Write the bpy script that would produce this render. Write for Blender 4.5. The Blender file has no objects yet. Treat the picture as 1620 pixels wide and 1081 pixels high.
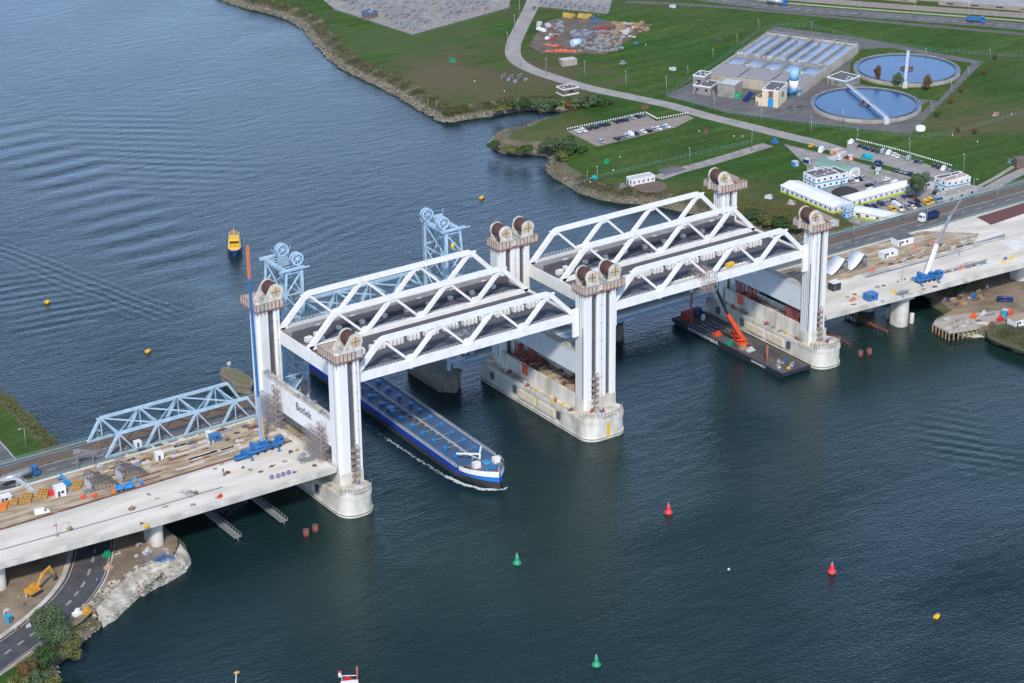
import bpy, bmesh, math, random
from mathutils import Vector, Matrix, noise
from mathutils.geometry import tessellate_polygon
random.seed(7)
S = bpy.context.scene
COL = S.collection
R = math.radians
PI = math.pi
# ---------------------------------------------------------------- camera
CP = Vector((-347.36665, -620.00570, 366.33090))
YAW, PIT, ROL, FPX = 0.5947648, -0.4089639, -0.01192002, 3698.562
FW = Vector((math.sin(YAW)*math.cos(PIT), math.cos(YAW)*math.cos(PIT), math.sin(PIT)))
_rt = Vector((math.cos(YAW), -math.sin(YAW), 0)); _up = _rt.cross(FW)
RT = math.cos(ROL)*_rt + math.sin(ROL)*_up
UP = -math.sin(ROL)*_rt + math.cos(ROL)*_up
cam = bpy.data.cameras.new('camera'); camo = bpy.data.objects.new('camera', cam); COL.objects.link(camo)
m3 = Matrix((RT, UP, -FW)).transposed()
camo.matrix_world = Matrix.Translation(CP) @ m3.to_4x4()
cam.sensor_width = 36; cam.lens = FPX/1620*36; cam.clip_start = 1; cam.clip_end = 20000
S.camera = camo
def at(px, py, z=0.0):
    """survey helper: the point of the level plane z seen at photo pixel (px,py)"""
    d = FW + RT*((px-810)/FPX) - UP*((py-540.5)/FPX)
    return CP + d*((z-CP.z)/d.z)
# ---------------------------------------------------------------- light
SUN_AZ = R(215)      # compass-like, measured from +Y clockwise
SUN_EL = R(42)
sd = Vector((math.sin(SUN_AZ)*math.cos(SUN_EL), math.cos(SUN_AZ)*math.cos(SUN_EL), math.sin(SUN_EL)))
sl = bpy.data.lights.new('sun', 'SUN'); sl.energy = 2.8; sl.angle = R(5.0); sl.color = (1, .93, .84)
so = bpy.data.objects.new('sun', sl); COL.objects.link(so)
so.rotation_euler = (-sd).to_track_quat('-Z', 'Y').to_euler()
W = bpy.data.worlds.new('World'); S.world = W; W.use_nodes = True
nt = W.node_tree; nt.nodes.clear()
out = nt.nodes.new('ShaderNodeOutputWorld'); bg = nt.nodes.new('ShaderNodeBackground')
sky = nt.nodes.new('ShaderNodeTexSky'); sky.sky_type = 'NISHITA'; sky.sun_disc = False
sky.sun_elevation = SUN_EL; sky.sun_rotation = SUN_AZ
sky.air_density = 1.0; sky.dust_density = 0.6; sky.ozone_density = 2.0
bg.inputs[1].default_value = 0.105
# broken cloud cover mixed over the clear sky
tc = nt.nodes.new('ShaderNodeTexCoord'); mp = nt.nodes.new('ShaderNodeMapping'); mp.inputs['Scale'].default_value = (1, 1, 2.6)
nz = nt.nodes.new('ShaderNodeTexNoise'); nz.inputs['Scale'].default_value = 2.3; nz.inputs['Detail'].default_value = 6
cr = nt.nodes.new('ShaderNodeValToRGB'); cr.color_ramp.elements[0].position = .48; cr.color_ramp.elements[1].position = .70
cr.color_ramp.elements[0].color = (0, 0, 0, 1); cr.color_ramp.elements[1].color = (.6, .6, .6, 1)
mx = nt.nodes.new('ShaderNodeMixRGB'); mx.inputs[2].default_value = (2.2, 3.6, 5.8, 1)
# paler air towards the horizon
sx = nt.nodes.new('ShaderNodeSeparateXYZ'); hz = nt.nodes.new('ShaderNodeMapRange'); hz.interpolation_type = 'SMOOTHSTEP'
hz.inputs[1].default_value = .24; hz.inputs[2].default_value = .41; hz.inputs[3].default_value = .9; hz.inputs[4].default_value = 0
mh = nt.nodes.new('ShaderNodeMixRGB'); mh.inputs[2].default_value = (9.6, 13.9, 22.0, 1)
L = nt.links
L.new(tc.outputs['Generated'], mp.inputs[0]); L.new(mp.outputs[0], nz.inputs[0]); L.new(nz.outputs[0], cr.inputs[0])
L.new(tc.outputs['Generated'], sx.inputs[0]); L.new(sx.outputs[2], hz.inputs[0]); L.new(hz.outputs[0], mh.inputs[0]); L.new(sky.outputs[0], mh.inputs[1]); L.new(cr.outputs[0], mx.inputs[0]); L.new(mh.outputs[0], mx.inputs[1]); L.new(mx.outputs[0], bg.inputs[0]); L.new(bg.outputs[0], out.inputs[0])
S.view_settings.view_transform = 'Standard'; S.view_settings.look = 'None'
S.view_settings.exposure = 0.45; S.view_settings.gamma = 1
# ---------------------------------------------------------------- materials
MATS = {}
def mat(name, c1, c2=None, scale=1.0, rough=.6, metal=0., bump=0., bscale=None, detail=4, mixpos=(.35, .65), coord='Object', spec=None, stretch=None):
    if name in MATS: return MATS[name]
    m = bpy.data.materials.new(name); m.use_nodes = True; n = m.node_tree.nodes; l = m.node_tree.links
    b = n['Principled BSDF']; b.inputs['Roughness'].default_value = rough; b.inputs['Metallic'].default_value = metal
    b.inputs['Base Color'].default_value = (*c1, 1)
    if spec is not None: b.inputs['Specular IOR Level'].default_value = spec
    if c2 is None: c2 = tuple(min(1, x*.8) for x in c1)
    if coord == 'World': src = n.new('ShaderNodeNewGeometry').outputs['Position']
    else: src = n.new('ShaderNodeTexCoord').outputs['Object']
    if stretch:
        q = n.new('ShaderNodeMapping'); q.inputs['Scale'].default_value = stretch; l.new(src, q.inputs[0]); src = q.outputs[0]
    t = n.new('ShaderNodeTexNoise'); t.inputs['Scale'].default_value = scale; t.inputs['Detail'].default_value = detail
    r = n.new('ShaderNodeValToRGB'); r.color_ramp.elements[0].position = mixpos[0]; r.color_ramp.elements[1].position = mixpos[1]
    r.color_ramp.elements[0].color = (*c1, 1); r.color_ramp.elements[1].color = (*c2, 1)
    l.new(src, t.inputs[0]); l.new(t.outputs[0], r.inputs[0]); l.new(r.outputs[0], b.inputs['Base Color'])
    if bump:
        t2 = n.new('ShaderNodeTexNoise'); t2.inputs['Scale'].default_value = bscale or scale*4; t2.inputs['Detail'].default_value = 4
        bp = n.new('ShaderNodeBump'); bp.inputs['Strength'].default_value = bump; bp.inputs['Distance'].default_value = .3
        l.new(src, t2.inputs[0]); l.new(t2.outputs[0], bp.inputs['Height']); l.new(bp.outputs[0], b.inputs['Normal'])
    MATS[name] = m; return m
def nodes(m): return m.node_tree.nodes, m.node_tree.links, m.node_tree.nodes['Principled BSDF']
WHITE = mat('white_steel_paint', (.78, .77, .73), (.64, .62, .57), .35, .45, mixpos=(.45, .85))
TOWERW = mat('tower_white_paint', (.73, .73, .70), (.63, .62, .57), .2, .5, mixpos=(.45, .9), stretch=(.6, .6, .15))
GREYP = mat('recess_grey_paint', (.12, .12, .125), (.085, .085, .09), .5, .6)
CONC = mat('pale_concrete', (.60, .57, .51), (.40, .375, .32), .18, .85, bump=.2, detail=8)
PIERC = mat('pier_concrete', (.68, .66, .58), (.42, .39, .31), .22, .85, bump=.2, detail=8, stretch=(1, 1, .35))
DECKC = mat('new_deck_concrete', (.70, .655, .58), (.54, .49, .42), .11, .9, bump=.15, detail=10, coord='World', stretch=(.5, 1.6, 1))
SAND = mat('sandy_formwork_deck', (.50, .42, .31), (.25, .175, .11), .2, .95, bump=.2, detail=10, coord='World', stretch=(.6, 2, 1))
ASPH = mat('asphalt', (.085, .085, .095), (.055, .055, .062), .25, .9, detail=8, coord='World')
ASPHL = mat('worn_asphalt', (.15, .145, .145), (.10, .098, .10), .2, .9, detail=8, coord='World', stretch=(.4, 1.5, 1))
SPAND = mat('span_deck_asphalt', (.10, .10, .12), (.07, .07, .085), .2, .85, detail=6)
ROADG = mat('pale_road_surface', (.33, .31, .29), (.26, .245, .23), .15, .9, coord='World')
PAVE = mat('brick_paving', (.30, .25, .22), (.24, .20, .18), .3, .9, coord='World')
GRAVEL = mat('gravel_yard', (.33, .31, .29), (.21, .19, .18), .25, .95, bump=.3, detail=10, coord='World')
SOIL = mat('sandy_soil', (.30, .235, .17), (.165, .13, .095), .12, 1, bump=.5, detail=10, coord='World')
DSOIL = mat('dark_soil', (.16, .125, .09), (.09, .075, .06), .2, 1, bump=.5, detail=10, coord='World')
RUST = mat('rusty_brown_steel', (.20, .085, .05), (.12, .06, .04), .4, .85)
BRNWALL = mat('brown_trench_side', (.30, .16, .10), (.20, .11, .075), .3, .9, coord='World')
TAN = mat('tan_plywood', (.50, .44, .37), (.38, .31, .26), .8, .8)
PINK = mat('pink_sheeting', (.53, .40, .34), (.42, .34, .29), .8, .8)
REDP = mat('red_paint', (.60, .035, .025), (.45, .03, .02), 1, .45)
ORNG = mat('orange_paint', (.72, .24, .05), (.6, .17, .04), 1, .45)
ORNR = mat('orange_red_paint', (.78, .10, .03), (.62, .07, .02), 1, .45)
YEL = mat('yellow_paint', (.80, .48, .03), (.65, .36, .02), 1, .45)
GRN = mat('green_paint', (.01, .30, .14), (.01, .22, .1), 1, .45)
BLUE = mat('blue_paint', (.03, .17, .42), (.025, .12, .32), 1, .4)
LBLUE = mat('light_blue_bridge_paint', (.42, .57, .68), (.31, .44, .54), .4, .5)
CYAN = mat('cyan_paint', (.02, .36, .58), (.02, .28, .48), 1, .45)
TEAL = mat('turquoise_paint', (.02, .42, .52), (.02, .34, .44), 1, .45)
NAVY = mat('navy_paint', (.02, .045, .16), (.015, .03, .1), 1, .4)
DKNAVY = mat('barge_black_paint', (.018, .022, .035), (.03, .03, .035), .3, .5)
BLACK = mat('black_rubber', (.018, .018, .02), (.03, .03, .03), 2, .7)
DGREY = mat('dark_grey_steel', (.07, .07, .08), (.11, .11, .12), 1, .6)
GREY = mat('galvanised_steel', (.36, .37, .39), (.26, .27, .28), 1, .5, .3)
LGREY = mat('light_grey_panel', (.52, .53, .54), (.44, .45, .46), .6, .6)
CWG = mat('counterweight_grey', (.66, .69, .70), (.58, .61, .62), .2, .55)
WOOD = mat('timber', (.42, .30, .17), (.25, .16, .09), .8, .85, stretch=(3, .5, 1))
SHV = mat('weathered_off_white', (.66, .63, .56), (.42, .38, .32), .6, .6, detail=8)
PFR = mat('brown_platform_steel', (.24, .13, .095), (.16, .10, .08), .8, .8)
DRUM = mat('drum_rope_brown', (.135, .06, .05), (.08, .045, .04), 4, .6, stretch=(.2, 3, .2))
GLASS = mat('dark_glass', (.02, .025, .03), (.03, .035, .045), 1, .12)
GLASSL = mat('window_glass', (.06, .09, .13), (.04, .06, .09), 1, .15)
MARK = mat('white_road_paint', (.72, .72, .70), (.55, .55, .53), 1, .8)
ROOFG = mat('grey_bitumen_roof', (.13, .13, .14), (.09, .09, .10), .3, .9)
ROOFGR = mat('green_roof_sheeting', (.20, .33, .27), (.15, .25, .22), .2, .7, stretch=(.4, 3, 1))
ROOFW = mat('white_roof_sheeting', (.80, .80, .80), (.70, .70, .71), .2, .6)
LIME = mat('lime_green_paint', (.45, .62, .03), (.38, .52, .03), 1, .6)
WALLW = mat('white_cabin_wall', (.74, .74, .73), (.64, .64, .62), .5, .6)
BRICK = mat('brown_brick', (.17, .12, .10), (.12, .085, .07), 1.2, .9)
CREAM = mat('cream_panel', (.66, .55, .38), (.58, .48, .33), .5, .7)
BALLAST = mat('track_ballast', (.135, .125, .115), (.09, .083, .078), .6, 1, detail=10, coord='World')
RAILM = mat('rusty_rail', (.24, .14, .09), (.17, .10, .07), 2, .7)
FENCEG = mat('green_railing_paint', (.17, .31, .27), (.13, .25, .21), 1, .6)
PURP = mat('purple_car_paint', (.10, .03, .10), (.08, .025, .08), 1, .3)
SILV = mat('silver_paint', (.45, .48, .52), (.38, .41, .45), 1, .3, .4)
TRUNK = mat('bark', (.10, .075, .05), (.06, .045, .03), 2, .95)
# ---------------------------------------------------------------- mesh builder
class MB:
    def __init__(s): s.v = []; s.f = []; s.m = []; s.sm = []
    def add(s, vs, fs, m=0, sm=False):
        o = len(s.v); s.v += [Vector(v) for v in vs]
        for f in fs: s.f.append([i+o for i in f]); s.m.append(m); s.sm.append(sm)
        return s
    def box(s, x0, x1, y0, y1, z0, z1, m=0):
        vs = [(x, y, z) for z in (z0, z1) for y in (y0, y1) for x in (x0, x1)]
        return s.add(vs, [(0, 2, 3, 1), (4, 5, 7, 6), (0, 1, 5, 4), (2, 6, 7, 3), (0, 4, 6, 2), (1, 3, 7, 5)], m)
    def rbox(s, c, sx, sy, sz, rz=0, m=0):
        """box centred in plan on c, standing on c.z, turned by rz"""
        c = Vector(c); k, q = math.cos(rz), math.sin(rz); vs = []
        for z in (0, sz):
            for y in (-sy/2, sy/2):
                for x in (-sx/2, sx/2): vs.append(c+Vector((x*k-y*q, x*q+y*k, z)))
        return s.add(vs, [(0, 2, 3, 1), (4, 5, 7, 6), (0, 1, 5, 4), (2, 6, 7, 3), (0, 4, 6, 2), (1, 3, 7, 5)], m)
    def bar(s, p, q, w, h=None, m=0):
        p, q = Vector(p), Vector(q); h = h or w; d = (q-p).normalized()
        a = d.cross(Vector((0, 0, 1)))
        if a.length < 1e-3: a = Vector((0, 1, 0)) if abs(d.z) > .5 else Vector((1, 0, 0))
        a.normalize(); b = a.cross(d)
        vs = [e+a*i*w/2+b*j*h/2 for e in (p, q) for j in (-1, 1) for i in (-1, 1)]
        return s.add(vs, [(0, 2, 3, 1), (4, 5, 7, 6), (0, 1, 5, 4), (2, 6, 7, 3), (0, 4, 6, 2), (1, 3, 7, 5)], m)
    def cyl(s, p, q, r0, r1=None, n=12, m=0, sm=True):
        p, q = Vector(p), Vector(q); r1 = r0 if r1 is None else r1; d = (q-p).normalized()
        a = d.cross(Vector((0, 0, 1)));
        if a.length < 1e-3: a = Vector((1, 0, 0))
        a.normalize(); b = d.cross(a); vs = []
        for e, r in ((p, r0), (q, r1)):
            for i in range(n):
                t = 2*PI*i/n; vs.append(e+(a*math.cos(t)+b*math.sin(t))*max(r, 1e-4))
        s.add(vs, [(i, (i+1) % n, n+(i+1) % n, n+i) for i in range(n)], m, sm)
        o = len(s.v)-2*n
        s.f.append([o+i for i in reversed(range(n))]); s.f.append([o+n+i for i in range(n)]); s.m += [m, m]; s.sm += [False, False]
        return s
    def prism(s, poly, z0, z1, m=0, mtop=None):
        n = len(poly); ar = sum(poly[i][0]*poly[(i+1) % n][1]-poly[(i+1) % n][0]*poly[i][1] for i in range(n))
        if ar < 0: poly = poly[::-1]
        vs = [(p[0], p[1], z0) for p in poly]+[(p[0], p[1], z1) for p in poly]
        s.add(vs, [(i, (i+1) % n, n+(i+1) % n, n+i) for i in range(n)], m)
        s.add([(p[0], p[1], z1) for p in poly], [list(t) for t in tess([(p[0], p[1], 0) for p in poly])], m if mtop is None else mtop)
        return s
    def xprism(s, prof, x0, x1, m=0, axis='x', sm=False):
        """profile (a,z) swept along x (a=y) or y (a=x)"""
        n = len(prof)
        mk = (lambda a, z, t: (t, a, z)) if axis == 'x' else (lambda a, z, t: (a, t, z))
        vs = [mk(a, z, x0) for a, z in prof]+[mk(a, z, x1) for a, z in prof]
        s.add(vs, [(i, (i+1) % n, n+(i+1) % n, n+i) for i in range(n)], m, sm)
        tt = tess([(a, z, 0) for a, z in prof])
        s.add([mk(a, z, x0) for a, z in prof], [list(t) for t in tt], m); s.add([mk(a, z, x1) for a, z in prof], [list(t)[::-1] for t in tt], m)
        return s
    def lathe(s, prof, c=(0, 0, 0), n=16, m=0):
        vs = []; k = len(prof)
        for r, z in prof:
            for i in range(n): t = 2*PI*i/n; vs.append((c[0]+r*math.cos(t), c[1]+r*math.sin(t), c[2]+z))
        return s.add(vs, [(j*n+i, j*n+(i+1) % n, (j+1)*n+(i+1) % n, (j+1)*n+i) for j in range(k-1) for i in range(n)], m, True)
    def build(s, name, mats, parent=None, world=False, recalc=False):
        me = bpy.data.meshes.new(name)
        vs = s.v
        if world and parent is not None:
            mw = wm(parent).inverted(); vs = [mw @ v for v in vs]
        me.from_pydata(vs, [], s.f)
        mats = mats if isinstance(mats, (list, tuple)) else [mats]
        for mt in mats: me.materials.append(mt)
        me.polygons.foreach_set('material_index', s.m); me.polygons.foreach_set('use_smooth', s.sm)
        if recalc:
            b = bmesh.new(); b.from_mesh(me); bmesh.ops.recalc_face_normals(b, faces=b.faces); b.to_mesh(me); b.free()
        me.update()
        o = bpy.data.objects.new(name, me); COL.objects.link(o)
        if parent is not None: o.parent = parent
        return o
def tess(p): return tessellate_polygon([[Vector(v) for v in p]])
def wm(o):
    m = Matrix.LocRotScale(o.location, o.rotation_euler, o.scale)
    return wm(o.parent) @ m if o.parent else m
def thing(name, label, cat, loc=(0, 0, 0), rz=0, group=None):
    o = bpy.data.objects.new(name, None); COL.objects.link(o); o.location = loc; o.rotation_euler = (0, 0, rz)
    o.empty_display_size = .5
    return tag(o, label, cat, group)
def tag(o, label, cat, group=None):
    o['label'] = label; o['category'] = cat
    if group: o['group'] = group
    return o
def struct(o, label=None, kind='structure', cat=None):
    o['kind'] = kind
    if label: o['label'] = label; o['category'] = cat or o.name.split('.')[0].replace('_', ' ')
    return o
def kids(o): return [c for c in COL.objects if c.parent == o]
_kid = {}
def dup(root, loc, rz=0, label=None, group=None, cat=None):
    if root.name not in _kid:
        _kid[root.name] = [(c, [g for g in kids(c)]) for c in kids(root)]
    r = root.copy(); COL.objects.link(r); r.location = loc; r.rotation_euler = (0, 0, rz)
    if label: r['label'] = label
    if group: r['group'] = group
    if cat: r['category'] = cat
    for c, gs in _kid[root.name]:
        c2 = c.copy(); COL.objects.link(c2); c2.parent = r
        for g in gs: g2 = g.copy(); COL.objects.link(g2); g2.parent = c2
    return r
_T = dict(zip((2, 3, 4, 5, 6, 7, 8, 9), ('twenty', 'thirty', 'forty', 'fifty', 'sixty', 'seventy', 'eighty', 'ninety')))
ORD = ['first', 'second', 'third', 'fourth', 'fifth', 'sixth', 'seventh', 'eighth', 'ninth', 'tenth', 'eleventh', 'twelfth', 'thirteenth',
       'fourteenth', 'fifteenth', 'sixteenth', 'seventeenth', 'eighteenth', 'nineteenth', 'twentieth'] + \
      []
for _k in range(2, 10):
    if _k > 2: ORD.append(_T[_k][:-1]+'ieth')
    ORD += [_T[_k]+'-'+x for x in ORD[:9]]
def textmesh(txt, size, name, m, parent, origin, xdir, ydir, thick=.02, font_scale_x=1.0):
    cu = bpy.data.curves.new('t', 'FONT'); cu.body = txt; cu.size = size; cu.extrude = thick; cu.offset = size*.012
    cu.align_x = 'CENTER'; cu.align_y = 'CENTER'
    o = bpy.data.objects.new('t', cu); COL.objects.link(o); bpy.context.view_layer.update()
    me = bpy.data.meshes.new_from_object(o); bpy.data.objects.remove(o)
    xd, yd = Vector(xdir).normalized(), Vector(ydir).normalized(); zd = xd.cross(yd)
    M = Matrix((xd*font_scale_x, yd, zd)).transposed().to_4x4(); M.translation = Vector(origin)
    if parent is not None: M = wm(parent).inverted() @ M
    me.transform(M); me.materials.clear(); me.materials.append(m); me.name = name
    ob = bpy.data.objects.new(name, me); COL.objects.link(ob)
    if parent is not None: ob.parent = parent
    return ob
def flat(name, pts, m, kind='structure', label=None, cat=None):
    b = MB(); b.add(pts, [list(t) for t in tess([(p[0], p[1], 0) for p in pts])]); o = b.build(name, m)
    for p in o.data.polygons:
        if p.normal.z < 0: p.flip()
    return struct(o, label, kind, cat)
def smooth_line(pts, n=6):
    r = []; P = [Vector(p) for p in pts]
    for i in range(len(P)-1):
        a, b, c, d = P[max(i-1, 0)], P[i], P[i+1], P[min(i+2, len(P)-1)]
        for k in range(n):
            t = k/n; r.append(.5*((2*b)+(c-a)*t+(2*a-5*b+4*c-d)*t*t+(3*b-a-3*c+d)*t*t*t))
    return r+[P[-1]]
def ribbon_mb(mb, pts, w0, w1, dz=0, m=0):
    """strip between offsets w0..w1 (left of travel positive) of a polyline"""
    vs = []; n = len(pts)
    for i, p in enumerate(pts):
        d = (Vector(pts[min(i+1, n-1)])-Vector(pts[max(i-1, 0)])); d.z = 0; d.normalize(); nn = Vector((-d.y, d.x, 0))
        vs += [Vector(p)+nn*w0+Vector((0, 0, dz)), Vector(p)+nn*w1+Vector((0, 0, dz))]
    return mb.add(vs, [(2*i, 2*i+2, 2*i+3, 2*i+1) for i in range(n-1)], m)
# ================================================================ water
TRAINS = [(at(0, 195), at(300, 435), 20, 17, .62, 0), (at(-20, 392), at(270, 505), 9, 4.6, .2, -76), (at(150, 180), at(330, 300), 30, 9, .22, -40), (at(560, 350), at(430, 420), 16, 8, .22, 20), (at(1490, 660), at(1560, 740), 12, 6, .25, -58), (at(0, 440), at(120, 520), 20, 7, .25, -10)]
def water_mat():
    m = mat('river_water', (.003, .017, .023), (.009, .028, .024), .006, .06, coord='World'); n, l, b = nodes(m)
    b.inputs['IOR'].default_value = 1.333; b.inputs['Roughness'].default_value = .13
    g = n.new('ShaderNodeNewGeometry')
    def wav(scale, st, det, rot=0):
        q = n.new('ShaderNodeMapping'); q.inputs['Scale'].default_value = st; q.inputs['Rotation'].default_value = (0, 0, rot)
        t = n.new('ShaderNodeTexNoise'); t.inputs['Scale'].default_value = scale; t.inputs['Detail'].default_value = det; t.inputs['Roughness'].default_value = .55
        l.new(g.outputs['Position'], q.inputs[0]); l.new(q.outputs[0], t.inputs[0]); return t.outputs[0]
    a = wav(.62, (1, 2.0, 1), 5, R(-28)); c = wav(.09, (1, 2.6, 1), 3, R(8)); e = wav(.012, (1, 1.5, 1), 3, R(40))
    mm = n.new('ShaderNodeMapRange'); mm.inputs[1].default_value = .35; mm.inputs[2].default_value = .65; mm.inputs[3].default_value = .55; mm.inputs[4].default_value = 1.25
    l.new(e, mm.inputs[0])
    mu = n.new('ShaderNodeMath'); mu.operation = 'MULTIPLY'; l.new(a, mu.inputs[0]); l.new(mm.outputs[0], mu.inputs[1])
    ad = n.new('ShaderNodeMath'); ad.operation = 'MULTIPLY_ADD'; ad.inputs[1].default_value = 1.1; l.new(c, ad.inputs[0]); l.new(mu.outputs[0], ad.inputs[2])
    bp = n.new('ShaderNodeBump'); bp.inputs['Strength'].default_value = .34; bp.inputs['Distance'].default_value = .6
    cur = ad.outputs[0]
    def M(op, x, y=None, z=None):
        k = n.new('ShaderNodeMath'); k.operation = op; k.use_clamp = False
        for i, v in enumerate((x, y, z)):
            if v is None: continue
            if isinstance(v, (int, float)): k.inputs[i].default_value = v
            else: l.new(v, k.inputs[i])
        return k.outputs[0]
    sp = n.new('ShaderNodeSeparateXYZ'); l.new(g.outputs['Position'], sp.inputs[0]); X, Y = sp.outputs[0], sp.outputs[1]
    wob = M('MULTIPLY', wav(.02, (1, 1, 1), 2), 26)
    def train(p, q, half, lam, amp, ang):
        # a real train of waves: crests at heading ang, living in a band round the line p-q
        p, q = Vector(p), Vector(q); d = q-p; ln = d.length; d.normalize(); e = Vector((-d.y, d.x, 0)); w = Vector((-math.sin(R(ang)), math.cos(R(ang)), 0))
        dot = lambda v: M('ADD', M('MULTIPLY', M('SUBTRACT', X, p.x), v.x), M('MULTIPLY', M('SUBTRACT', Y, p.y), v.y))
        u, v = dot(d), M('ADD', dot(e), M('SUBTRACT', wob, 13)); ph = M('SINE', M('MULTIPLY', M('ADD', dot(w), M('MULTIPLY', wob, .25)), 2*PI/lam))
        def band(a, lo, hi, f):
            r1 = n.new('ShaderNodeMapRange'); r1.interpolation_type = 'SMOOTHSTEP'; r1.inputs[1].default_value = lo-f; r1.inputs[2].default_value = lo+f; l.new(a, r1.inputs[0])
            r2 = n.new('ShaderNodeMapRange'); r2.interpolation_type = 'SMOOTHSTEP'; r2.inputs[1].default_value = hi-f; r2.inputs[2].default_value = hi+f; r2.inputs[3].default_value = 1; r2.inputs[4].default_value = 0; l.new(a, r2.inputs[0])
            return M('MULTIPLY', r1.outputs[0], r2.outputs[0])
        return M('MULTIPLY', M('MULTIPLY', ph, amp), M('MULTIPLY', band(u, 0, ln, 20), band(v, -half, half, half*.7)))
    bc = b.inputs['Base Color'].links[0].from_socket     # churned, silty patches behind the pilot boat, then a broad greener tint off the left span
    for c, rad, col in ((at(365, 480), 20, (.075, .125, .13)), (at(330, 455), 14, (.05, .10, .11)), (at(700, 900), 50, (.02, .045, .035))):
        dd = n.new('ShaderNodeVectorMath'); dd.operation = 'DISTANCE'; dd.inputs[1].default_value = c; l.new(g.outputs['Position'], dd.inputs[0])
        r = n.new('ShaderNodeMapRange'); r.interpolation_type = 'SMOOTHSTEP'; r.inputs[1].default_value = rad*1.5; r.inputs[2].default_value = 0; r.inputs[4].default_value = .8
        l.new(M('ADD', dd.outputs['Value'], M('MULTIPLY', wav(.12, (1, 1, 1), 6), rad*1.0)), r.inputs[0]); mm2 = n.new('ShaderNodeMixRGB'); mm2.inputs[2].default_value = (*col, 1); l.new(r.outputs[0], mm2.inputs[0]); l.new(bc, mm2.inputs[1]); bc = mm2.outputs[0]
    l.new(bc, b.inputs['Base Color'])
    for tr in TRAINS: cur = M('ADD', cur, train(*tr))
    l.new(cur, bp.inputs['Height']); l.new(bp.outputs[0], b.inputs['Normal'])
    return m
WATER = water_mat()
b = MB(); b.add([(-9000, -9000, 0), (9000, -9000, 0), (9000, 9000, 0), (-9000, 9000, 0)], [(0, 1, 2, 3)])
struct(b.build('water', WATER), 'dark blue green river with light ripples', cat='river')
# ================================================================ land
def grass_mat():
    m = mat('grass', (.036, .088, .017), (.060, .100, .024), .02, 1, coord='World', detail=8); n, l, b = nodes(m)
    b.inputs['Specular IOR Level'].default_value = .1
    g = n.new('ShaderNodeNewGeometry')
    prev = b.inputs['Base Color'].links[0].from_socket
    t = n.new('ShaderNodeTexNoise'); t.inputs['Scale'].default_value = .25; t.inputs['Detail'].default_value = 8
    l.new(g.outputs['Position'], t.inputs[0])
    mr = n.new('ShaderNodeMapRange'); mr.inputs[1].default_value = .3; mr.inputs[2].default_value = .7; mr.inputs[3].default_value = .78; mr.inputs[4].default_value = 1.2
    l.new(t.outputs[0], mr.inputs[0])
    vm = n.new('ShaderNodeVectorMath'); vm.operation = 'SCALE'; l.new(prev, vm.inputs[0]); l.new(mr.outputs[0], vm.inputs['Scale'])
    cur = vm.outputs[0]
    q = n.new('ShaderNodeMapping'); q.inputs['Rotation'].default_value = (0, 0, R(-28)); q.inputs['Scale'].default_value = (.02, .16, 1); l.new(g.outputs['Position'], q.inputs[0])
    ts = n.new('ShaderNodeTexNoise'); ts.inputs['Scale'].default_value = 1; ts.inputs['Detail'].default_value = 5; l.new(q.outputs[0], ts.inputs[0])
    ms = n.new('ShaderNodeMapRange'); ms.inputs[1].default_value = .35; ms.inputs[2].default_value = .7; ms.inputs[3].default_value = .82; ms.inputs[4].default_value = 1.25; l.new(ts.outputs[0], ms.inputs[0])
    v2 = n.new('ShaderNodeVectorMath'); v2.operation = 'SCALE'; l.new(cur, v2.inputs[0]); l.new(ms.outputs[0], v2.inputs['Scale']); cur = v2.outputs[0]
    t5 = n.new('ShaderNodeTexNoise'); t5.inputs['Scale'].default_value = .012; t5.inputs['Detail'].default_value = 9; l.new(g.outputs['Position'], t5.inputs[0])
    m5 = n.new('ShaderNodeMapRange'); m5.inputs[1].default_value = .54; m5.inputs[2].default_value = .68; m5.inputs[4].default_value = .55; l.new(t5.outputs[0], m5.inputs[0])
    x5 = n.new('ShaderNodeMixRGB'); x5.inputs[2].default_value = (.085, .09, .038, 1); l.new(m5.outputs[0], x5.inputs[0]); l.new(cur, x5.inputs[1]); cur = x5.outputs[0]
    # trodden, dried areas of the meadow, each around its own spot
    for (c, rad, col, k) in [(at(740, 120, 4), 62, (.095, .085, .045), .9), (at(690, 135, 4), 45, (.12, .10, .06), .8), (at(620, 60, 4), 45, (.075, .105, .04), .7),
                             (at(840, 215, 4), 24, (.10, .105, .045), .8), (at(1010, 310, 4), 35, (.10, .10, .04), .8), (at(1550, 190, 4), 30, (.13, .10, .06), .6),
                             (at(840, 150, 4), 40, (.10, .095, .045), .7), (at(1250, 345, 4), 40, (.11, .095, .05), .8)]:
        d = n.new('ShaderNodeVectorMath'); d.operation = 'DISTANCE'; d.inputs[1].default_value = c
        l.new(g.outputs['Position'], d.inputs[0])
        t3 = n.new('ShaderNodeTexNoise'); t3.inputs['Scale'].default_value = .035; t3.inputs['Detail'].default_value = 6; l.new(g.outputs['Position'], t3.inputs[0])
        ma = n.new('ShaderNodeMath'); ma.operation = 'MULTIPLY_ADD'; ma.inputs[1].default_value = rad*3.4; l.new(t3.outputs[0], ma.inputs[0]); l.new(d.outputs['Value'], ma.inputs[2])
        r = n.new('ShaderNodeMapRange'); r.inputs[1].default_value = rad*2.9; r.inputs[2].default_value = rad*2.1; r.inputs[3].default_value = 0; r.inputs[4].default_value = k
        l.new(ma.outputs[0], r.inputs[0])
        mxx = n.new('ShaderNodeMixRGB'); mxx.inputs[2].default_value = (*col, 1); l.new(r.outputs[0], mxx.inputs[0]); l.new(cur, mxx.inputs[1]); cur = mxx.outputs[0]
    l.new(cur, b.inputs['Base Color']); return m
GRASS = grass_mat()
BANK = mat('stony_bank', (.20, .175, .125), (.10, .095, .055), .11, 1, bump=1, bscale=.9, detail=12, coord='World')
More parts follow.
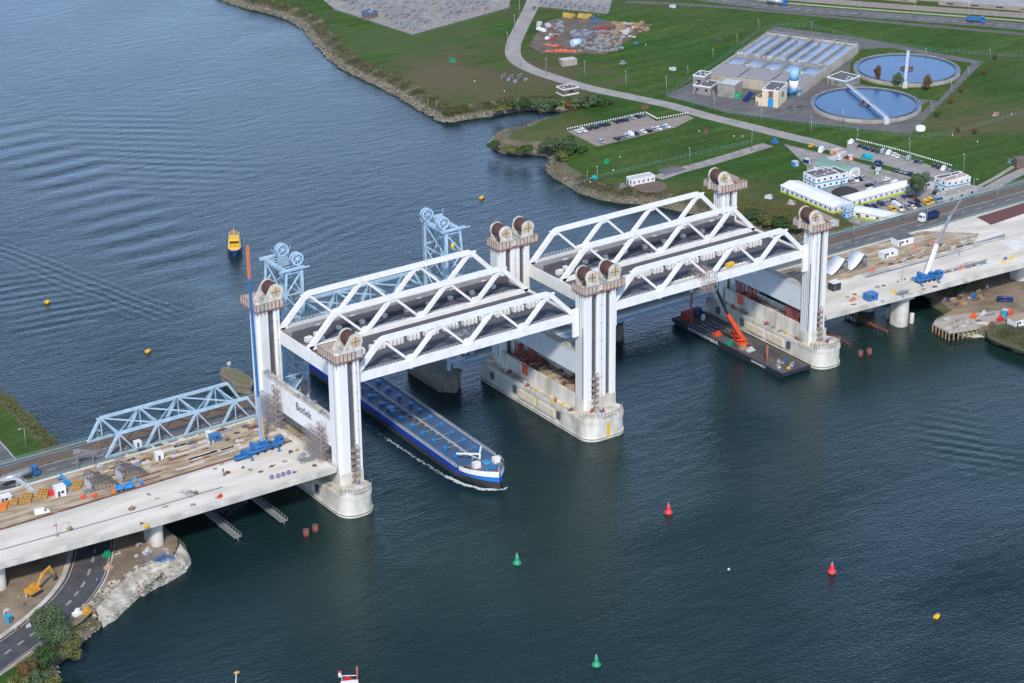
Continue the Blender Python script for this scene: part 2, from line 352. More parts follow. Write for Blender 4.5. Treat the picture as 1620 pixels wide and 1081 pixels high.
CHALK = mat('pale_rubble_bank', (.54, .50, .42), (.27, .245, .20), .3, 1, bump=1, bscale=.7, detail=10, coord='World')
def jag(pts, amp=1.2, step=5, seed=0):
    r = []
    for i in range(len(pts)-1):
        a, c = Vector(pts[i]), Vector(pts[i+1]); k = max(1, int((c-a).length/step))
        for j in range(k):
            p = a.lerp(c, j/k); d = noise.noise_vector(p*.11+Vector((seed, 0, 0)))*amp; r.append(Vector((p.x+d.x, p.y+d.y, p.z)))
    return r+[Vector(pts[-1])]
def inset(pts, w):
    r = []; n = len(pts)
    for i, p in enumerate(pts):
        d = Vector(pts[min(i+2, n-1)])-Vector(pts[max(i-2, 0)]); d.z = 0; d.normalize(); ww = w(i/n) if callable(w) else w
        r.append(Vector(p)+Vector((-d.y, d.x, 0))*ww)
    return r
def bank(name, line, w, z, m, label, side=1):
    top = [Vector((p.x, p.y, z)) for p in inset(line, (lambda t: side*w(t)) if callable(w) else side*w)]
    mid = [Vector(((a.x+c.x)/2+noise.noise(a*.2)*1.2, (a.y+c.y)/2+noise.noise(c*.2)*1.2, z*(.5+.14*noise.noise(a*.15)))) for a, c in zip(line, top)]
    lo = [Vector((p.x, p.y, -.6)) for p in line]
    n = len(line); b = MB(); b.add(lo+mid+top, [(j*n+i, j*n+i+1, (j+1)*n+i+1, (j+1)*n+i) for j in range(2) for i in range(n-1)], 0, False)
    o = b.build(name, m)
    for p in o.data.polygons:
        if p.normal.z < 0: p.flip()
    struct(o, label, cat='bank'); return top
# right/upper shore
w1 = [(330, -6), (375, 12), (420, 22), (462, 38), (485, 58), (505, 82), (530, 105), (560, 122), (600, 140), (635, 160), (665, 178), (695, 193), (715, 195), (740, 191), (780, 186),
      (820, 178), (850, 176.5), (880, 178), (906, 180.5)]
w2 = [(906, 182.5), (880, 188), (850, 195), (820, 205), (790, 212), (775, 222), (773, 232), (790, 242), (820, 247), (848, 246), (866, 251), (862, 265), (868, 280), (890, 292), (915, 307),
      (945, 317), (980, 322), (1010, 325), (1060, 333), (1110, 345), (1150, 355), (1190, 364), (1225, 372), (1252, 379), (1330, 398), (1420, 430), (1471, 483)]
l1 = jag(smooth_line([at(*p) for p in w1], 4), 1.6, 6); l2 = jag(smooth_line([at(*p) for p in w2], 4), 1.3, 5, 3)
fl = (l1[0]-l1[1]).normalized(); l1 = [l1[0]+fl*300]+l1
WID = lambda t: 13 if t < .8 else 13-(t-.8)*50
top1 = bank('river_bank', l1, WID, 4, BANK, 'stony river bank curving along the far meadow')
top2 = bank('river_bank', l2, lambda t: 3+min(1, t*8)*7, 4, BANK, 'stony bank round the spit and below the car park')
land = top1+top2+[Vector((330, 20, 4)), Vector((420, -20, 4)), Vector((1400, -120, 4)), Vector((2600, 1200, 4)), Vector((1500, 2600, 4)), Vector((300, 2200, 4))]
flat('ground', land, GRASS, label='wide green meadow beyond the river', cat='ground')
# construction shore, lower right
quay = [at(1471, 483), at(1502, 502)]
w3 = [(1502, 502), (1475.5, 515.5), (1501, 531), (1518, 529), (1529, 532), (1542, 533), (1558, 535), (1571, 544.5), (1593, 551), (1604, 558), (1625, 563), (1700, 585)]
l3 = jag(quay+[at(*p) for p in w3], .8, 4, 9)
top3 = bank('river_bank', l3, lambda t: 1.0 if t < .42 else 4, 3.2, BANK, 'muddy shore edge beside the work yard at the right bridgehead')
flat('ground', top3+[Vector((420, -80, 3.2)), Vector((1300, -400, 3.2)), Vector((1400, -100, 3.2)), Vector((330, 66, 3.2)), Vector((262, 62, 3.2))], SOIL, label='sandy work yard under the right approach bridge', cat='ground')
flat('grass_verge', [Vector((*at(x, y, 3.25).to_2d(), 3.22)) for x, y in [(1562, 533), (1576, 541), (1600, 550), (1640, 563), (1700, 560), (1660, 520), (1600, 510), (1575, 515), (1560, 522)]], mat('rough_bank_grass', (.06, .085, .03), (.10, .09, .05), .35, 1, coord='World', detail=10), label='green grass slope at the right edge by the water', cat='grass')
b = MB()
pl = [at(x, y, 3.2).to_2d() for x, y in [(1520, 520), (1560, 508), (1573, 516), (1560, 529), (1545, 531)]]
# left lands
w4 = [(-60, 560), (0, 617), (30, 640), (60, 668), (96, 703), (120, 745), (180, 790), (264.7, 833), (296, 859), (308, 886), (296, 904), (261, 926), (227, 944), (222, 942), (185, 981.5), (163, 994), (135, 1015), (128, 1033), (111, 1041),
      (91, 1057), (96, 1078), (60, 1120), (-40, 1180)]
l4 = jag([at(*p) for p in w4], 1.1, 4, 5)
top4 = bank('river_bank', l4, lambda t: -8.5, 4, BANK, 'bank of the left shore running under the bridges', 1)
flat('ground', top4+[Vector((-500, -300, 4)), Vector((-700, 200, 4)), Vector((-420, 620, 4))], GRASS, label='green shore at the left of the bridge', cat='ground')
flat('work_ground', [Vector((*at(x, y, 4.02).to_2d(), 4.02)) for x, y in [(-60, 760), (120, 770), (235, 820), (280, 850), (281, 864), (272, 880), (240, 892), (214, 905), (203, 913), (171, 942), (150, 964), (128, 985), (100, 1000), (60, 1030), (-60, 1110)]], SOIL, label='brown earth work ground under the left approach', cat='ground')
b = MB(); lo = [at(*p) for p in [(303, 892), (296, 904), (261, 926), (227, 944), (222, 942), (185, 981.5), (163, 994)]]
hi = [at(*p, 4.3) for p in [(285, 862), (276, 880), (240, 893), (215, 905), (205, 912), (172, 942), (152, 965)]]
lo = jag(lo, .9, 2, 1); k = len(lo); hh = [Vector(h) for h in hi]
def samp(P, t):
    x = t*(len(P)-1); i = min(int(x), len(P)-2); return P[i].lerp(P[i+1], x-i)
rows = 7; vs = []
for j in range(rows):
    for i in range(k):
        p = lo[i].lerp(samp(hh, i/(k-1)), j/(rows-1)); p.z = -.3+4.9*(j/(rows-1))**.42+(noise.noise(Vector((p.x*.45, p.y*.45, 3)))*1.1+noise.noise(Vector((p.x*1.3, p.y*1.3, 7)))*.5)*(1 if j < rows-1 else 0)+.1; vs.append(p)
b.add(vs, [(j*k+i, j*k+i+1, (j+1)*k+i+1, (j+1)*k+i) for j in range(rows-1) for i in range(k-1)], 0, False)
struct(b.build('rubble_bank', CHALK), 'pale broken rubble slope falling to the water at lower left', cat='bank')
b = MB(); lo = jag([at(*p) for p in [(1515, 531), (1529, 533.5), (1542, 534.5), (1560, 534)]], .6, 2, 1); hh = [at(*p, 3.6) for p in [(1512, 520), (1530, 512), (1550, 509), (1572, 514)]]; k = len(lo); vs = []
for j in range(rows):
    for i in range(k):
        p = lo[i].lerp(samp(hh, i/(k-1)), j/(rows-1)); p.z = -.3+4*j/(rows-1)+noise.noise(Vector((p.x*.55, p.y*.55, 3)))*.7+.2; vs.append(p)
b.add(vs, [(j*k+i, j*k+i+1, (j+1)*k+i+1, (j+1)*k+i) for j in range(rows-1) for i in range(k-1)], 0, False)
struct(b.build('rubble_bank', CHALK), 'pale rubble heap falling to the water beside the work jetty', cat='bank')
# ---------------------------------------------------------------- roads and yards on land
def road(name, pxs, w, m, z=4.03, label=None, sm=4, lines=()):
    pts = smooth_line([at(x, y, 4) for x, y in pxs], sm)
    b = MB(); ribbon_mb(b, [Vector((p.x, p.y, z)) for p in pts], -w/2, w/2); o = b.build(name, m)
    for p in o.data.polygons:
        if p.normal.z < 0: p.flip()
    struct(o, label, cat='road')
    for (off, lw, dash) in lines:
        b = MB(); acc = 0
        if dash:
            dp = []; 
            for i in range(len(pts)-1):
                a, c = pts[i], pts[i+1]; k = max(1, int((c-a).length/1.5))
                dp += [a.lerp(c, j/k) for j in range(k)]
            for i in range(0, len(dp)-2, dash):
                ribbon_mb(b, [Vector((p.x, p.y, z+.012)) for p in dp[i:i+3]], off-lw/2, off+lw/2)
        else: ribbon_mb(b, [Vector((p.x, p.y, z+.012)) for p in pts], off-lw/2, off+lw/2)
        q = b.build('lane_marking', MARK, o)
    return pts
mainroad = road('road', [(850, -25), (843, 5), (826, 40), (812, 72), (815, 93), (838, 109), (880, 124), (930, 139), (1000, 154), (1060, 167), (1120, 184), (1180, 199), (1240, 214), (1290, 226), (1340, 241), (1400, 256), (1450, 270), (1510, 292), (1560, 302)], 8.5, ROADG, label='pale service road bending through the meadow')
road('road', [(1560, 302), (1590, 285), (1625, 268)], 6, ROADG, 4.034, 'narrow pale lane climbing right beside the old bridge approach')
road('path', [(1538, 300), (1570, 284), (1606, 262)], 2.2, ROADG, 4.026, 'thin footpath to the small brick hut at right edge')
road('path', [(1040, 282), (1075, 270), (1120, 258), (1170, 243), (1215, 229)], 7, GRAVEL, 4.024, 'grey gravel lane from the small white building to the road')
road('highway', [(990, -22), (1110, -4), (1210, 9), (1320, 19), (1480, 31), (1640, 44)], 14, ASPHL, 4.03, 'far dual carriageway across the top right corner', lines=((0, .3, 4),))
road('highway', [(1100, -22), (1200, -8), (1320, 3), (1480, 15), (1640, 26)], 11, PAVE, 4.03, 'far parallel road behind the dual carriageway')
road('verge_strip', [(1080, -16), (1210, 1.5), (1320, 11), (1480, 23), (1640, 35)], 3, mat('pale_verge', (.36, .38, .22), (.28, .32, .16), .3, 1, coord='World'), 4.04, 'yellow green verge strip between the two far roads')
road('railway', [(990, 3), (1110, 9), (1240, 20), (1400, 35), (1640, 56)], 5, BALLAST, 4.03, 'brown railway line before the far carriageway', lines=())
def yard(name, pxs, m, label, z=4.02):
    return flat(name, [Vector((*at(x, y, 4).to_2d(), z)) for x, y in pxs], m, label=label, cat=name.replace('_', ' '))
yard('parking_ground', [(897, 208), (945, 232), (1068, 202), (1098, 187), (1087, 182), (1038, 192), (1020, 181)], PAVE, 'tan paved car park near the inlet', 4.05)
yard('yard', [(1240, 228), (1340, 252), (1440, 280), (1552, 305), (1500, 340), (1420, 372), (1345, 352), (1316, 330), (1285, 300), (1275, 262)], GRAVEL, 'grey gravel compound around the site offices', 4.022)
yard('yard', [(1340, 222), (1440, 252), (1530, 280), (1520, 290), (1450, 270), (1340, 240)], ROADG, 'parking strip along the service road', 4.036)
yard('yard', [(530, 15), (652, 55), (805, 12), (812, -25), (480, -25)], GRAVEL, 'pale gravel substation yard at the top', 4.02)
yard('yard', [(845, 10), (962, 22), (975, -20), (860, -25)], GRAVEL, 'grey gravel substation yard beside the road at the top', 4.02)
yard('yard', [(836, 72), (857, 84), (958, 86), (1034, 39), (890, 27), (862, 35)], DSOIL, 'brown gravel storage yard inside the road bend', 4.02)
yard('yard', [(1052, 152), (1120, 118), (1226, 42), (1360, 60), (1556, 98), (1440, 212), (1290, 196), (1150, 178)], ASPHL, 'grey paved sewage works ground', 4.02)
yard('lawn', [(1362, 78), (1410, 76), (1510, 96), (1538, 100), (1484, 160), (1440, 155), (1380, 138), (1345, 128), (1345, 100)], GRASS, 'lawn around the far round tank', 4.04)
yard('lawn', [(1455, 168), (1470, 160), (1476, 163), (1458, 178)], GRASS, 'small lawn piece by the near round tank', 4.04)
yard('yard', [(1430, -25), (1640, -25), (1640, 14), (1480, 3), (1430, 0)], PAVE, 'brown industrial yard in the top right corner', 4.02)
yard('yard', [(490, -5), (560, 4), (560, -25), (480, -25)], ASPHL, 'grey field at the very top', 4.035)
yard('yard', [(1040, 268), (1070, 262), (1088, 268), (1052, 278)], ASPHL, 'small parking patch with marked bays by the white building', 4.035)
# left roads
def ribb(name, px, w, m, z, label, marks=()):
    pts = smooth_line([at(x, y, z) for x, y in px], 5); b = MB(); ribbon_mb(b, pts, -w/2, w/2); o = b.build(name, m)
    for p in o.data.polygons:
        if p.normal.z < 0: p.flip()
    struct(o, label, cat='road')
    for off, lw, dash in marks:
        b = MB(); dp = []
        for i in range(len(pts)-1):
            a, c = pts[i], pts[i+1]; k = max(1, int((c-a).length/1.2)); dp += [a.lerp(c, j/k) for j in range(k)]
        if dash:
            for i in range(0, len(dp)-2, dash): ribbon_mb(b, dp[i:i+3], off-lw/2, off+lw/2, .015)
        else: ribbon_mb(b, dp, off-lw/2, off+lw/2, .015)
        b.build('lane_marking', MARK, o)
    return pts
lr = ribb('road', [(150, 838), (147, 872), (140, 900), (128, 926), (99, 961), (50, 1002), (0, 1038), (-60, 1083)], 12.5, ASPH, 4.06, 'dark asphalt road curving under the left approach bridge', ((.3, .16, 4), (.75, .16, 4), (5.7, .16, 0), (-5.4, .16, 0)))
b = MB(); ribbon_mb(b, lr, -8.0, -6.4, .05); ribbon_mb(b, lr, 6.4, 6.9, .05); struct(b.build('kerb_strip', CONC), 'pale concrete kerb strips along the curving road', cat='kerb')
up = ribb('road', [(-80, 640), (-20, 700), (22, 748), (90, 830)], 9, ASPHL, 4.06, 'grey road at the left edge passing under the old bridge', ((-3.6, .25, 0), (3.9, .25, 0)))
# ================================================================ new lift bridge
XN, LS, PIT_X = 7.39, 92.01, 106.79         # span start, span length, pier pitch
D = 54.0                                     # far towers stand this much farther out
def stadium(x0, x1, y0, y1, r, n=7):
    P = []
    for cx, cy, a0 in ((x1-r, y0+r, -90), (x1-r, y1-r, 0), (x0+r, y1-r, 90), (x0+r, y0+r, 180)):
        for i in range(n+1):
            a = R(a0+90*i/n); P.append((cx+r*math.cos(a), cy+r*math.sin(a)))
    return P
def pier(x0, x1, label, hx0, hx1):
    t = thing('bridge_pier', label, 'bridge pier', ((x0+x1)/2, 24, 0), group='river piers of the white lift bridge')
    b = MB(); b.prism(stadium(x0, x1, -12.6, 61, 5.6), -3, 1.1); b.prism(stadium(x0+.35, x1-.35, -12.3, 60.7, 5.4), 1.1, 6.6)
    b.build('pier_base', PIERC, t, True)
    b = MB(); b.prism(stadium(x0-.05, x1+.05, -12.7, 61.1, 5.6), .75, .95); b.build('rubbing_strip', DGREY, t, True)
    b = MB(); b.prism(stadium(x0+.1, x1-.1, -12.5, 60.9, 5.5), 6.6, 8.0); b.build('pier_cap', PIERC, t, True)
    b = MB()
    b.prism(stadium(x0+.6, x1-.6, -12.0, -3, 4.4), 8.0, 9.1); b.build('end_platform', PIERC, t, True)
    MB().prism(stadium(x0+.6, x1-.6, 52, 60.4, 4.4), 8.0, 9.1).build('end_platform', PIERC, t, True)
    for xx in (x0+.12, x1-.12):      # fender recesses and panels
        for yy in (6, 34, 49):
            b = MB(); b.box(xx-.35, xx+.35, yy-1, yy+1, 3.2, 6.0); b.build('fender_recess', DGREY, t, True)
        for ya, yb in ((9, 19), (21, 31)):
            b = MB(); b.box(xx-.3, xx+.3, ya, yb, 2.6, 5.6); b.build('fender_panel', mat('stained_concrete_panel', (.62, .52, .34), (.66, .62, .50), .3, .9), t, True)
    # inner chamber walls with notched crests
    w = MB()
    for xx, sx in ((hx0, 1), (hx1-.8, 1)):
        w.box(xx, xx+.8, 1.5, 47.5, 8.0, 13.4)
        y = 1.6
        while y < 47: w.box(xx, xx+.8, y, y+1.5, 13.4, 14.2); y += 2.2
    w.build('chamber_wall', PIERC, t, True)
    w = MB(); w.box(hx0+.8, hx1-.8, 1.5, 47.5, 8.0, 12.0); w.build('chamber_floor', SAND, t, True)
    # walkway rail along the cap
    r = MB()
    for xx in (x0+.5, x1-.5):
        for y in range(0, 48, 3): r.bar((xx, y, 8), (xx, y, 9.2), .1)
        r.bar((xx, 0, 9.15), (xx, 47, 9.15), .09); r.bar((xx, 0, 8.6), (xx, 47, 8.6), .07)
    for i in range(9):
        a = R(200+i*17); cx, cy = (x0+x1)/2, -6; rr = (x1-x0)/2-1
        r.bar((cx+rr*math.cos(a), cy+rr*math.sin(a), 9), (cx+rr*math.cos(a), cy+rr*math.sin(a), 10.3), .12)
    r.build('railing', GREY, t, True)
    return t
pier(-4.7, 8.6, 'pale concrete river pier under the left pair of white towers', -.6, 6.6)
pm = pier(96.0, 114.5, 'wide pale concrete river pier under the middle pair of white towers', 99.4, 111.2)
b = MB(); b.box(104.4, 105.4, -12.75, -12.55, .8, 6.4); b.build('draught_board', YEL, pm, True)
pier(205.0, 218.3, 'pale concrete river pier under the right pair of white towers, behind the crane pontoon', 207.2, 214.4)
def colm(x0, x1, y0, y1, z0, z1, c=.8):
    P = [(x0+c, y0), (x1, y0), (x1, y1), (x0, y1), (x0, y0+c)]
    return MB().prism(P, z0, z1)
def tower(label, x, y, mid, mir, z0=8.0, z1=55.0, openings=True):
    """x,y = near left corner of the footprint as seen from the river"""
    Wd = 13.6 if mid else (8.0 if mir else 8.6); Dp = 5.7
    t = thing('bridge_tower', label, 'bridge tower', (x+Wd/2, y+Dp/2, z0), group='white lift towers of the new bridge')
    fx = (lambda a: x+Wd-a) if mir else (lambda a: x+a)
    def bx(mb, a0, a1, ya, yb, za, zb): 
        p, q = sorted((fx(a0), fx(a1))); mb.box(p, q, y+ya, y+yb, za, zb); return mb
    segs = [(0, 3.0), (5.4, 9.2), (11.3, 13.6)] if mid else ([(0, 2.9), (4.7, 8.0)] if mir else [(0, 4.1), (6.5, 8.6)])
    for i, (a, c) in enumerate(segs):
        p, q = sorted((fx(a), fx(c)))
        ch = 1.0 if i == 0 and not mid else .45
        if mir and i == 0: P = [(p, y), (q-ch, y), (q, y+ch), (q, y+Dp), (p, y+Dp)]
        else: P = [(p+ch, y), (q, y), (q, y+Dp), (p, y+Dp), (p, y+ch)]
        MB().prism(P, z0, z1).build('tower_column', TOWERW, t, True)
    for (a, c) in ([(3.0, 5.4), (9.2, 11.3)] if mid else [(segs[0][1], segs[1][0])]):
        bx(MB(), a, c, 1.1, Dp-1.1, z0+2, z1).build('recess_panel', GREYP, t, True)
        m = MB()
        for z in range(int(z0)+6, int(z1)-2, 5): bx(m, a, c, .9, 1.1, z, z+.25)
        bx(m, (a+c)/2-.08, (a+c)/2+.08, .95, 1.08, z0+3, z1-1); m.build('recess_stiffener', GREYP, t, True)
    # guide rails and pipes on the left face
    m = MB(); xl = x if not mir or mid else x
    for k in range(3 if mid or mir else 1): m.bar((x-.06, y+2.2+k*1.15, z0+1), (x-.06, y+2.2+k*1.15, z1), .1)
    m.build('guide_rail', GREY, t, True)
    if mid or mir: MB().box(x-.03, x+.02, y+1.15, y+1.5, z0+1, 41).build('guide_slot', BLACK, t, True)
    # access ladder with little landings
    m = MB(); lx = fx(segs[1][0]+ (segs[1][1]-segs[1][0])*.5)
    m.bar((lx, y-.1, z0+2), (lx, y-.1, z1), .1)
    for z in range(int(z0)+6, int(z1), 7): m.box(lx-.7, lx+.5, y-.16, y-.05, z, z+.1)
    m.build('ladder', GREY, t, True)
    # stair flights at the foot
    rec = (3.0, 5.4) if not mid else (3.0, 5.4)
    m = MB(); a0, a1 = (segs[0][1], segs[1][0]) if not mid else (3.0, 5.4)
    if y < 20:
        for k in range(6):
            z = z0+1.5+k*2.3; p, q = sorted((fx(a0), fx(a1)))
            m.box(p-.3, q+.3, y-1.2, y+.9, z, z+.18); m.bar((p, y-1.15, z+1.1), (q, y-1.15, z+1.1), .08); m.bar((p, y-.6, z), (q, y-.6, z+2.3), .3, .12)
        for p_ in (fx(a0), fx(a1)): m.bar((p_, y-1.2, z0+1), (p_, y-1.2, z0+15), .12)
        m.build('stair_flight', mat('stair_grey_brown', (.25, .2, .18), (.34, .25, .22), 1, .7), t, True)
    q0, q1 = (0, 13.6) if mid else (0, Wd)
    b_ = MB(); b_.prism([(x-.12, y+.6), (x+.6, y-.12), (x+Wd+.12, y-.12), (x+Wd+.12, y+Dp+.12), (x-.12, y+Dp+.12)], z0-.5, z0+(5.2 if y < 20 else 3)); b_.build('concrete_plinth', PIERC, t, True)
    # work platform with sheeting
    zp = z1-.6
    px0, px1 = x-.6, x+Wd+(3.4 if mid else 1.3)
    if mir and not mid: px0, px1 = x-1.0, x+Wd+3.5
    py0, py1 = y-.7, y+(7.0 if mid else 11.0)
    MB().box(px0, px1, py0, py1, zp-.15, zp+.15).build('platform_floor', PFR, t, True)
    m = MB(); r = MB(); rnd = random.Random(int(x*7+y))
    def fence(p, q, skip=None):
        p, q = Vector(p), Vector(q); n = max(2, int((q-p).length/1.5))
        for i in range(n):
            a, c = p.lerp(q, i/n+.04/n*1), p.lerp(q, (i+1)/n-.06/n)
            if skip and skip[0] < (i+.5)/n < skip[1]: continue
            d = (c-a); h = 2.5 if rnd.random() > .12 else 1.6
            nn = Vector((d.y, -d.x, 0)).normalized()*.06
            vs = [a-nn, c-nn, c+nn, a+nn]; mi = 0 if rnd.random() < .62 else 1
            m.add([v+Vector((0, 0, zp)) for v in vs]+[v+Vector((0, 0, zp+h)) for v in vs], [(0, 1, 5, 4), (1, 2, 6, 5), (2, 3, 7, 6), (3, 0, 4, 7), (4, 5, 6, 7)], mi)
            for e in (a,): r.bar(e+nn*2+Vector((0, 0, zp-.9-rnd.random()*.9)), e+nn*2+Vector((0, 0, zp+2.75)), .17)
        r.bar(p+Vector((0, 0, zp-.25)), q+Vector((0, 0, zp-.25)), .3); r.bar(p+Vector((0, 0, zp+2.6)), q+Vector((0, 0, zp+2.6)), .1)
    fence((px0, py1, 0), (px0, py0, 0)); fence((px0, py0, 0), (px1, py0, 0), (.38, .5) if mid else None); fence((px1, py0, 0), (px1, py1, 0)); fence((px1, py1, 0), (px0, py1, 0))
    m.build('sheeting', [TAN, PINK], t, True); r.build('platform_frame', PFR, t, True)
    # sheave housings
    zc = 60.1
    drums = [(3.1+.1, -1), (13.6-.4, 1)] if mid else [(7.7, 1)]
    for a, dr in drums:
        cx = fx(a) if not mid else x+a
        sgn = dr if not mir else (-dr if not mid else dr)
        for yy in (y+.1, y+6.1):
            hs = MB()
            P = []
            rr = 2.75
            for i in range(13):          # round top, long tail sloping away from the span
                ang = R(-35+i*180/12*1.06) if sgn > 0 else R(215-i*180/12*1.06)
                P.append((cx+rr*math.cos(ang), zc+rr*math.sin(ang)))
            tail = 6.6 if not mid else 4.6
            P += [(cx-sgn*(tail-1.6), zc-3.0), (cx-sgn*tail, zp+.6), (cx-sgn*tail, zp), (cx+sgn*2.6, zp)]
            hs.xprism(P, yy, yy+.5, 0, 'y').build('sheave_plate', SHV, t, True)
        dm = MB(); dm.cyl((cx, y+.7, zc), (cx, y+6.0, zc), 2.35, n=24)
        for k in range(11): dm.cyl((cx, y+.95+k*.47, zc), (cx, y+1.1+k*.47, zc), 2.5, n=24)
        d_ = dm.build('rope_drum', DRUM, t, True)
        hb = MB(); hb.cyl((cx, y-.02, zc), (cx, y+.12, zc), 1.75, n=22); hbo = hb.build('hub_disc', mat('tan_hub', (.52, .42, .25), (.42, .33, .2), 1, .8), t, True)
        cr = MB(); cr.bar((cx-1.75, y-.06, zc), (cx+1.75, y-.06, zc), .18); cr.bar((cx, y-.06, zc-1.75), (cx, y-.06, zc+1.75), .18); cr.build('hub_cross', RUST, hbo, True)
        fr = MB()
        for k in range(3): fr.bar((cx-sgn*3.2-.0, y+.5, zp+.8+k*1.1), (cx-sgn*3.2, y+6.2, zp+.8+k*1.1), .22)
        fr.box(min(cx-sgn*1.2, cx-sgn*4.0), max(cx-sgn*1.2, cx-sgn*4.0), y+1.2, y+5.5, zp, zp+1.6); fr.build('drum_frame', LGREY, t, True)
    # small service hut and clutter
    m = MB(); 
    for k in range(6):
        a = rnd.random(); m.rbox((px0+1+a*(px1-px0-2), py1-1-rnd.random()*2.2, zp+.15), .8+rnd.random(), .7, .5+rnd.random()*1.2, rnd.random())
    m.box(px0+.6, px1-.6, py1-3.6, py1-.5, zp+.15, zp+.25); m.build('stacked_equipment', LGREY, t, True)
    return t
NAMES = {(0, 0): 'tall white lift tower with one rope drum, near side of the left pier', (1, 0): 'tall white lift tower with two rope drums, near side of the middle pier',
         (2, 0): 'tall white lift tower with one rope drum, near side of the right pier', (0, 1): 'white lift tower with one rope drum behind the blue crane boom, far left',
         (1, 1): 'white lift tower with two rope drums, far side of the middle pier', (2, 1): 'white lift tower with one rope drum standing before the meadow, far right'}
TW = {}
for j in (0, 1):
    TW[0, j] = tower(NAMES[0, j], -1.2, -4.8+D*j, False, False)
    TW[1, j] = tower(NAMES[1, j], 100, -4.8+D*j, True, False)
    TW[2, j] = tower(NAMES[2, j], 206.2, -4.8+D*j, False, True)
m = MB(); m.box(-1.5+8.6, 9.4-.4, -2, .6, 8, 9.2); m.build('foot_block', PIERC, TW[0, 0], True)
m = MB(); m.rbox((106.8, -5.9, 55), 1.6, 1.4, 2.2); 
# service lift cabin on right tower
m = MB(); m.rbox((214.6, -5.6, 55.2), 2.2, 1.6, 1.8); m.rbox((214.6, -5.6, 57), 2.5, 1.9, .3); m.build('hoist_cabin', LGREY, TW[2, 0], True)
m = MB(); m.rbox((6.8, -5.6, 55.0), 1.8, 1.4, 2.0); m.rbox((6.8, -5.6, 57), 2.1, 1.7, .3); m.build('hoist_cabin', LGREY, TW[0, 0], True)
# counterweights hanging low between the towers
def cw(x0, x1, z0, z1, m_, label, ya=1.6, yb=48.6):
    t = thing('counterweight', label, 'counterweight', ((x0+x1)/2, 25, z0), group='long counterweight beams between the towers')
    MB().box(x0, x1, ya, yb, z0, z1).build('beam', m_, t, True)
    b = MB(); b.box(x0-.15, x1+.15, ya, yb, z1, z1+.25); b.build('top_walkway', CONC, t, True)
    b = MB()
    for y in range(int(ya)+2, int(yb), 4): b.bar((x0, y, z1+.2), (x0, y, z1+1.3), .09)
    b.bar((x0, ya, z1+1.25), (x0, yb, z1+1.25), .09)
    for k in range(14): b.rbox((random.uniform(x0, x1), random.uniform(ya, yb), z1+.25), random.uniform(.5, 2.2), random.uniform(.5, 2.6), random.uniform(.2, .8), random.random())
    b.build('walkway_clutter', GREY, t, True)
    b = MB()
    for y in (ya+2, ya+9.5, yb-9.5, yb-2): b.bar(((x0+x1)/2, y, z1), ((x0+x1)/2, y, 44 if False else z1+.4), .3)
    return t
c0 = cw(-1.0, 1.6, 21.4, 31.2, WHITE, 'white beam lettered Botlek hanging between the left pair of towers')
textmesh('Botlek', 4.1, 'lettering', DGREY, c0, (-1.05, 19.6, 27.6), (0, -1, 0), (0, 0, 1))
cw(101.0, 103.6, 21.2, 29.8, CWG, 'plain light grey beam hanging between the middle towers, on the left side')
cw(108.6, 111.2, 17.0, 24.5, CWG, 'plain light grey beam hanging between the middle towers, on the right side')
cw(207.4, 209.8, 19.8, 29.6, CWG, 'plain light grey beam hanging between the right pair of towers')
# stair scaffolds beside the lettered beam
def stairtower(x, y, z0, n, label):
    t = thing('stair_scaffold', label, 'scaffold', (x, y, z0), group='zigzag stair scaffolds')
    b = MB(); w = 2.4
    for k in range(n):
        z = z0+k*2.2; b.box(x-1, x+1, y-w/2, y+w/2, z, z+.15)
        b.bar((x-.5, y-w/2, z), (x-.5, y+w/2, z+2.2), .8, .12)
        b.bar((x-1, y-w/2, z+1), (x-1, y+w/2, z+1), .08)
    b.build('stair_flights', mat('stair_grey_brown', (.25, .2, .18)), t, True)
    b = MB()
    for dx in (-1, 1):
        for dy in (-w/2, w/2): b.bar((x+dx, y+dy, z0), (x+dx, y+dy, z0+n*2.2), .12)
    b.build('posts', GREY, t, True)
stairtower(-2.3, 36.5, 16, 7, 'zigzag stair scaffold at the far end of the lettered beam')
stairtower(-2.3, 5.5, 16, 6, 'zigzag stair scaffold at the near end of the lettered beam')
def birdcage(x0, x1, y0, y1, z0, z1, label, step=1.6, m_=None):
    t = thing('scaffold', label, 'scaffold', ((x0+x1)/2, (y0+y1)/2, z0), group='dense tube scaffolds')
    b = MB(); rnd = random.Random(int(x0*3+y0)); X = [x0+i*(x1-x0)/max(1, round((x1-x0)/step)) for i in range(max(1, round((x1-x0)/step))+1)]
    Y = [y0+i*(y1-y0)/max(1, round((y1-y0)/step)) for i in range(max(1, round((y1-y0)/step))+1)]; Z = [z0+i*1.7 for i in range(int((z1-z0)/1.7)+1)]
    for x in X:
        for y in Y: b.bar((x, y, z0), (x, y, z1+rnd.random()), .09)
    for z in Z:
        for x in X: b.bar((x, y0, z+.8), (x, y1, z+.8), .08)
        for y in Y: b.bar((x0, y, z+.8), (x1, y, z+.8), .08)
    for k in range(int(len(X)*len(Y)*2)):
        x, y, z = rnd.choice(X), rnd.choice(Y), rnd.choice(Z)
        b.bar((x, y, z), (x+rnd.choice((-step, step)), y+rnd.uniform(-1.5, 1.5), z+1.7), .08)
    b.build('tubes', m_ or mat('scaffold_tubes', (.40, .36, .36), (.30, .25, .25), 2, .5, .3), t, True)
    b = MB()
    for k in range(len(X)*2): b.rbox((rnd.uniform(x0, x1), rnd.uniform(y0, y1), rnd.choice(Z)+.8), .5, rnd.uniform(1.5, 3), .08, rnd.choice((0, PI/2)))
    b.build('planks', TAN, t, True)
birdcage(-4.2, -1.4, 34, 49, 15.5, 24, 'dense tube scaffold under the far end of the lettered beam')
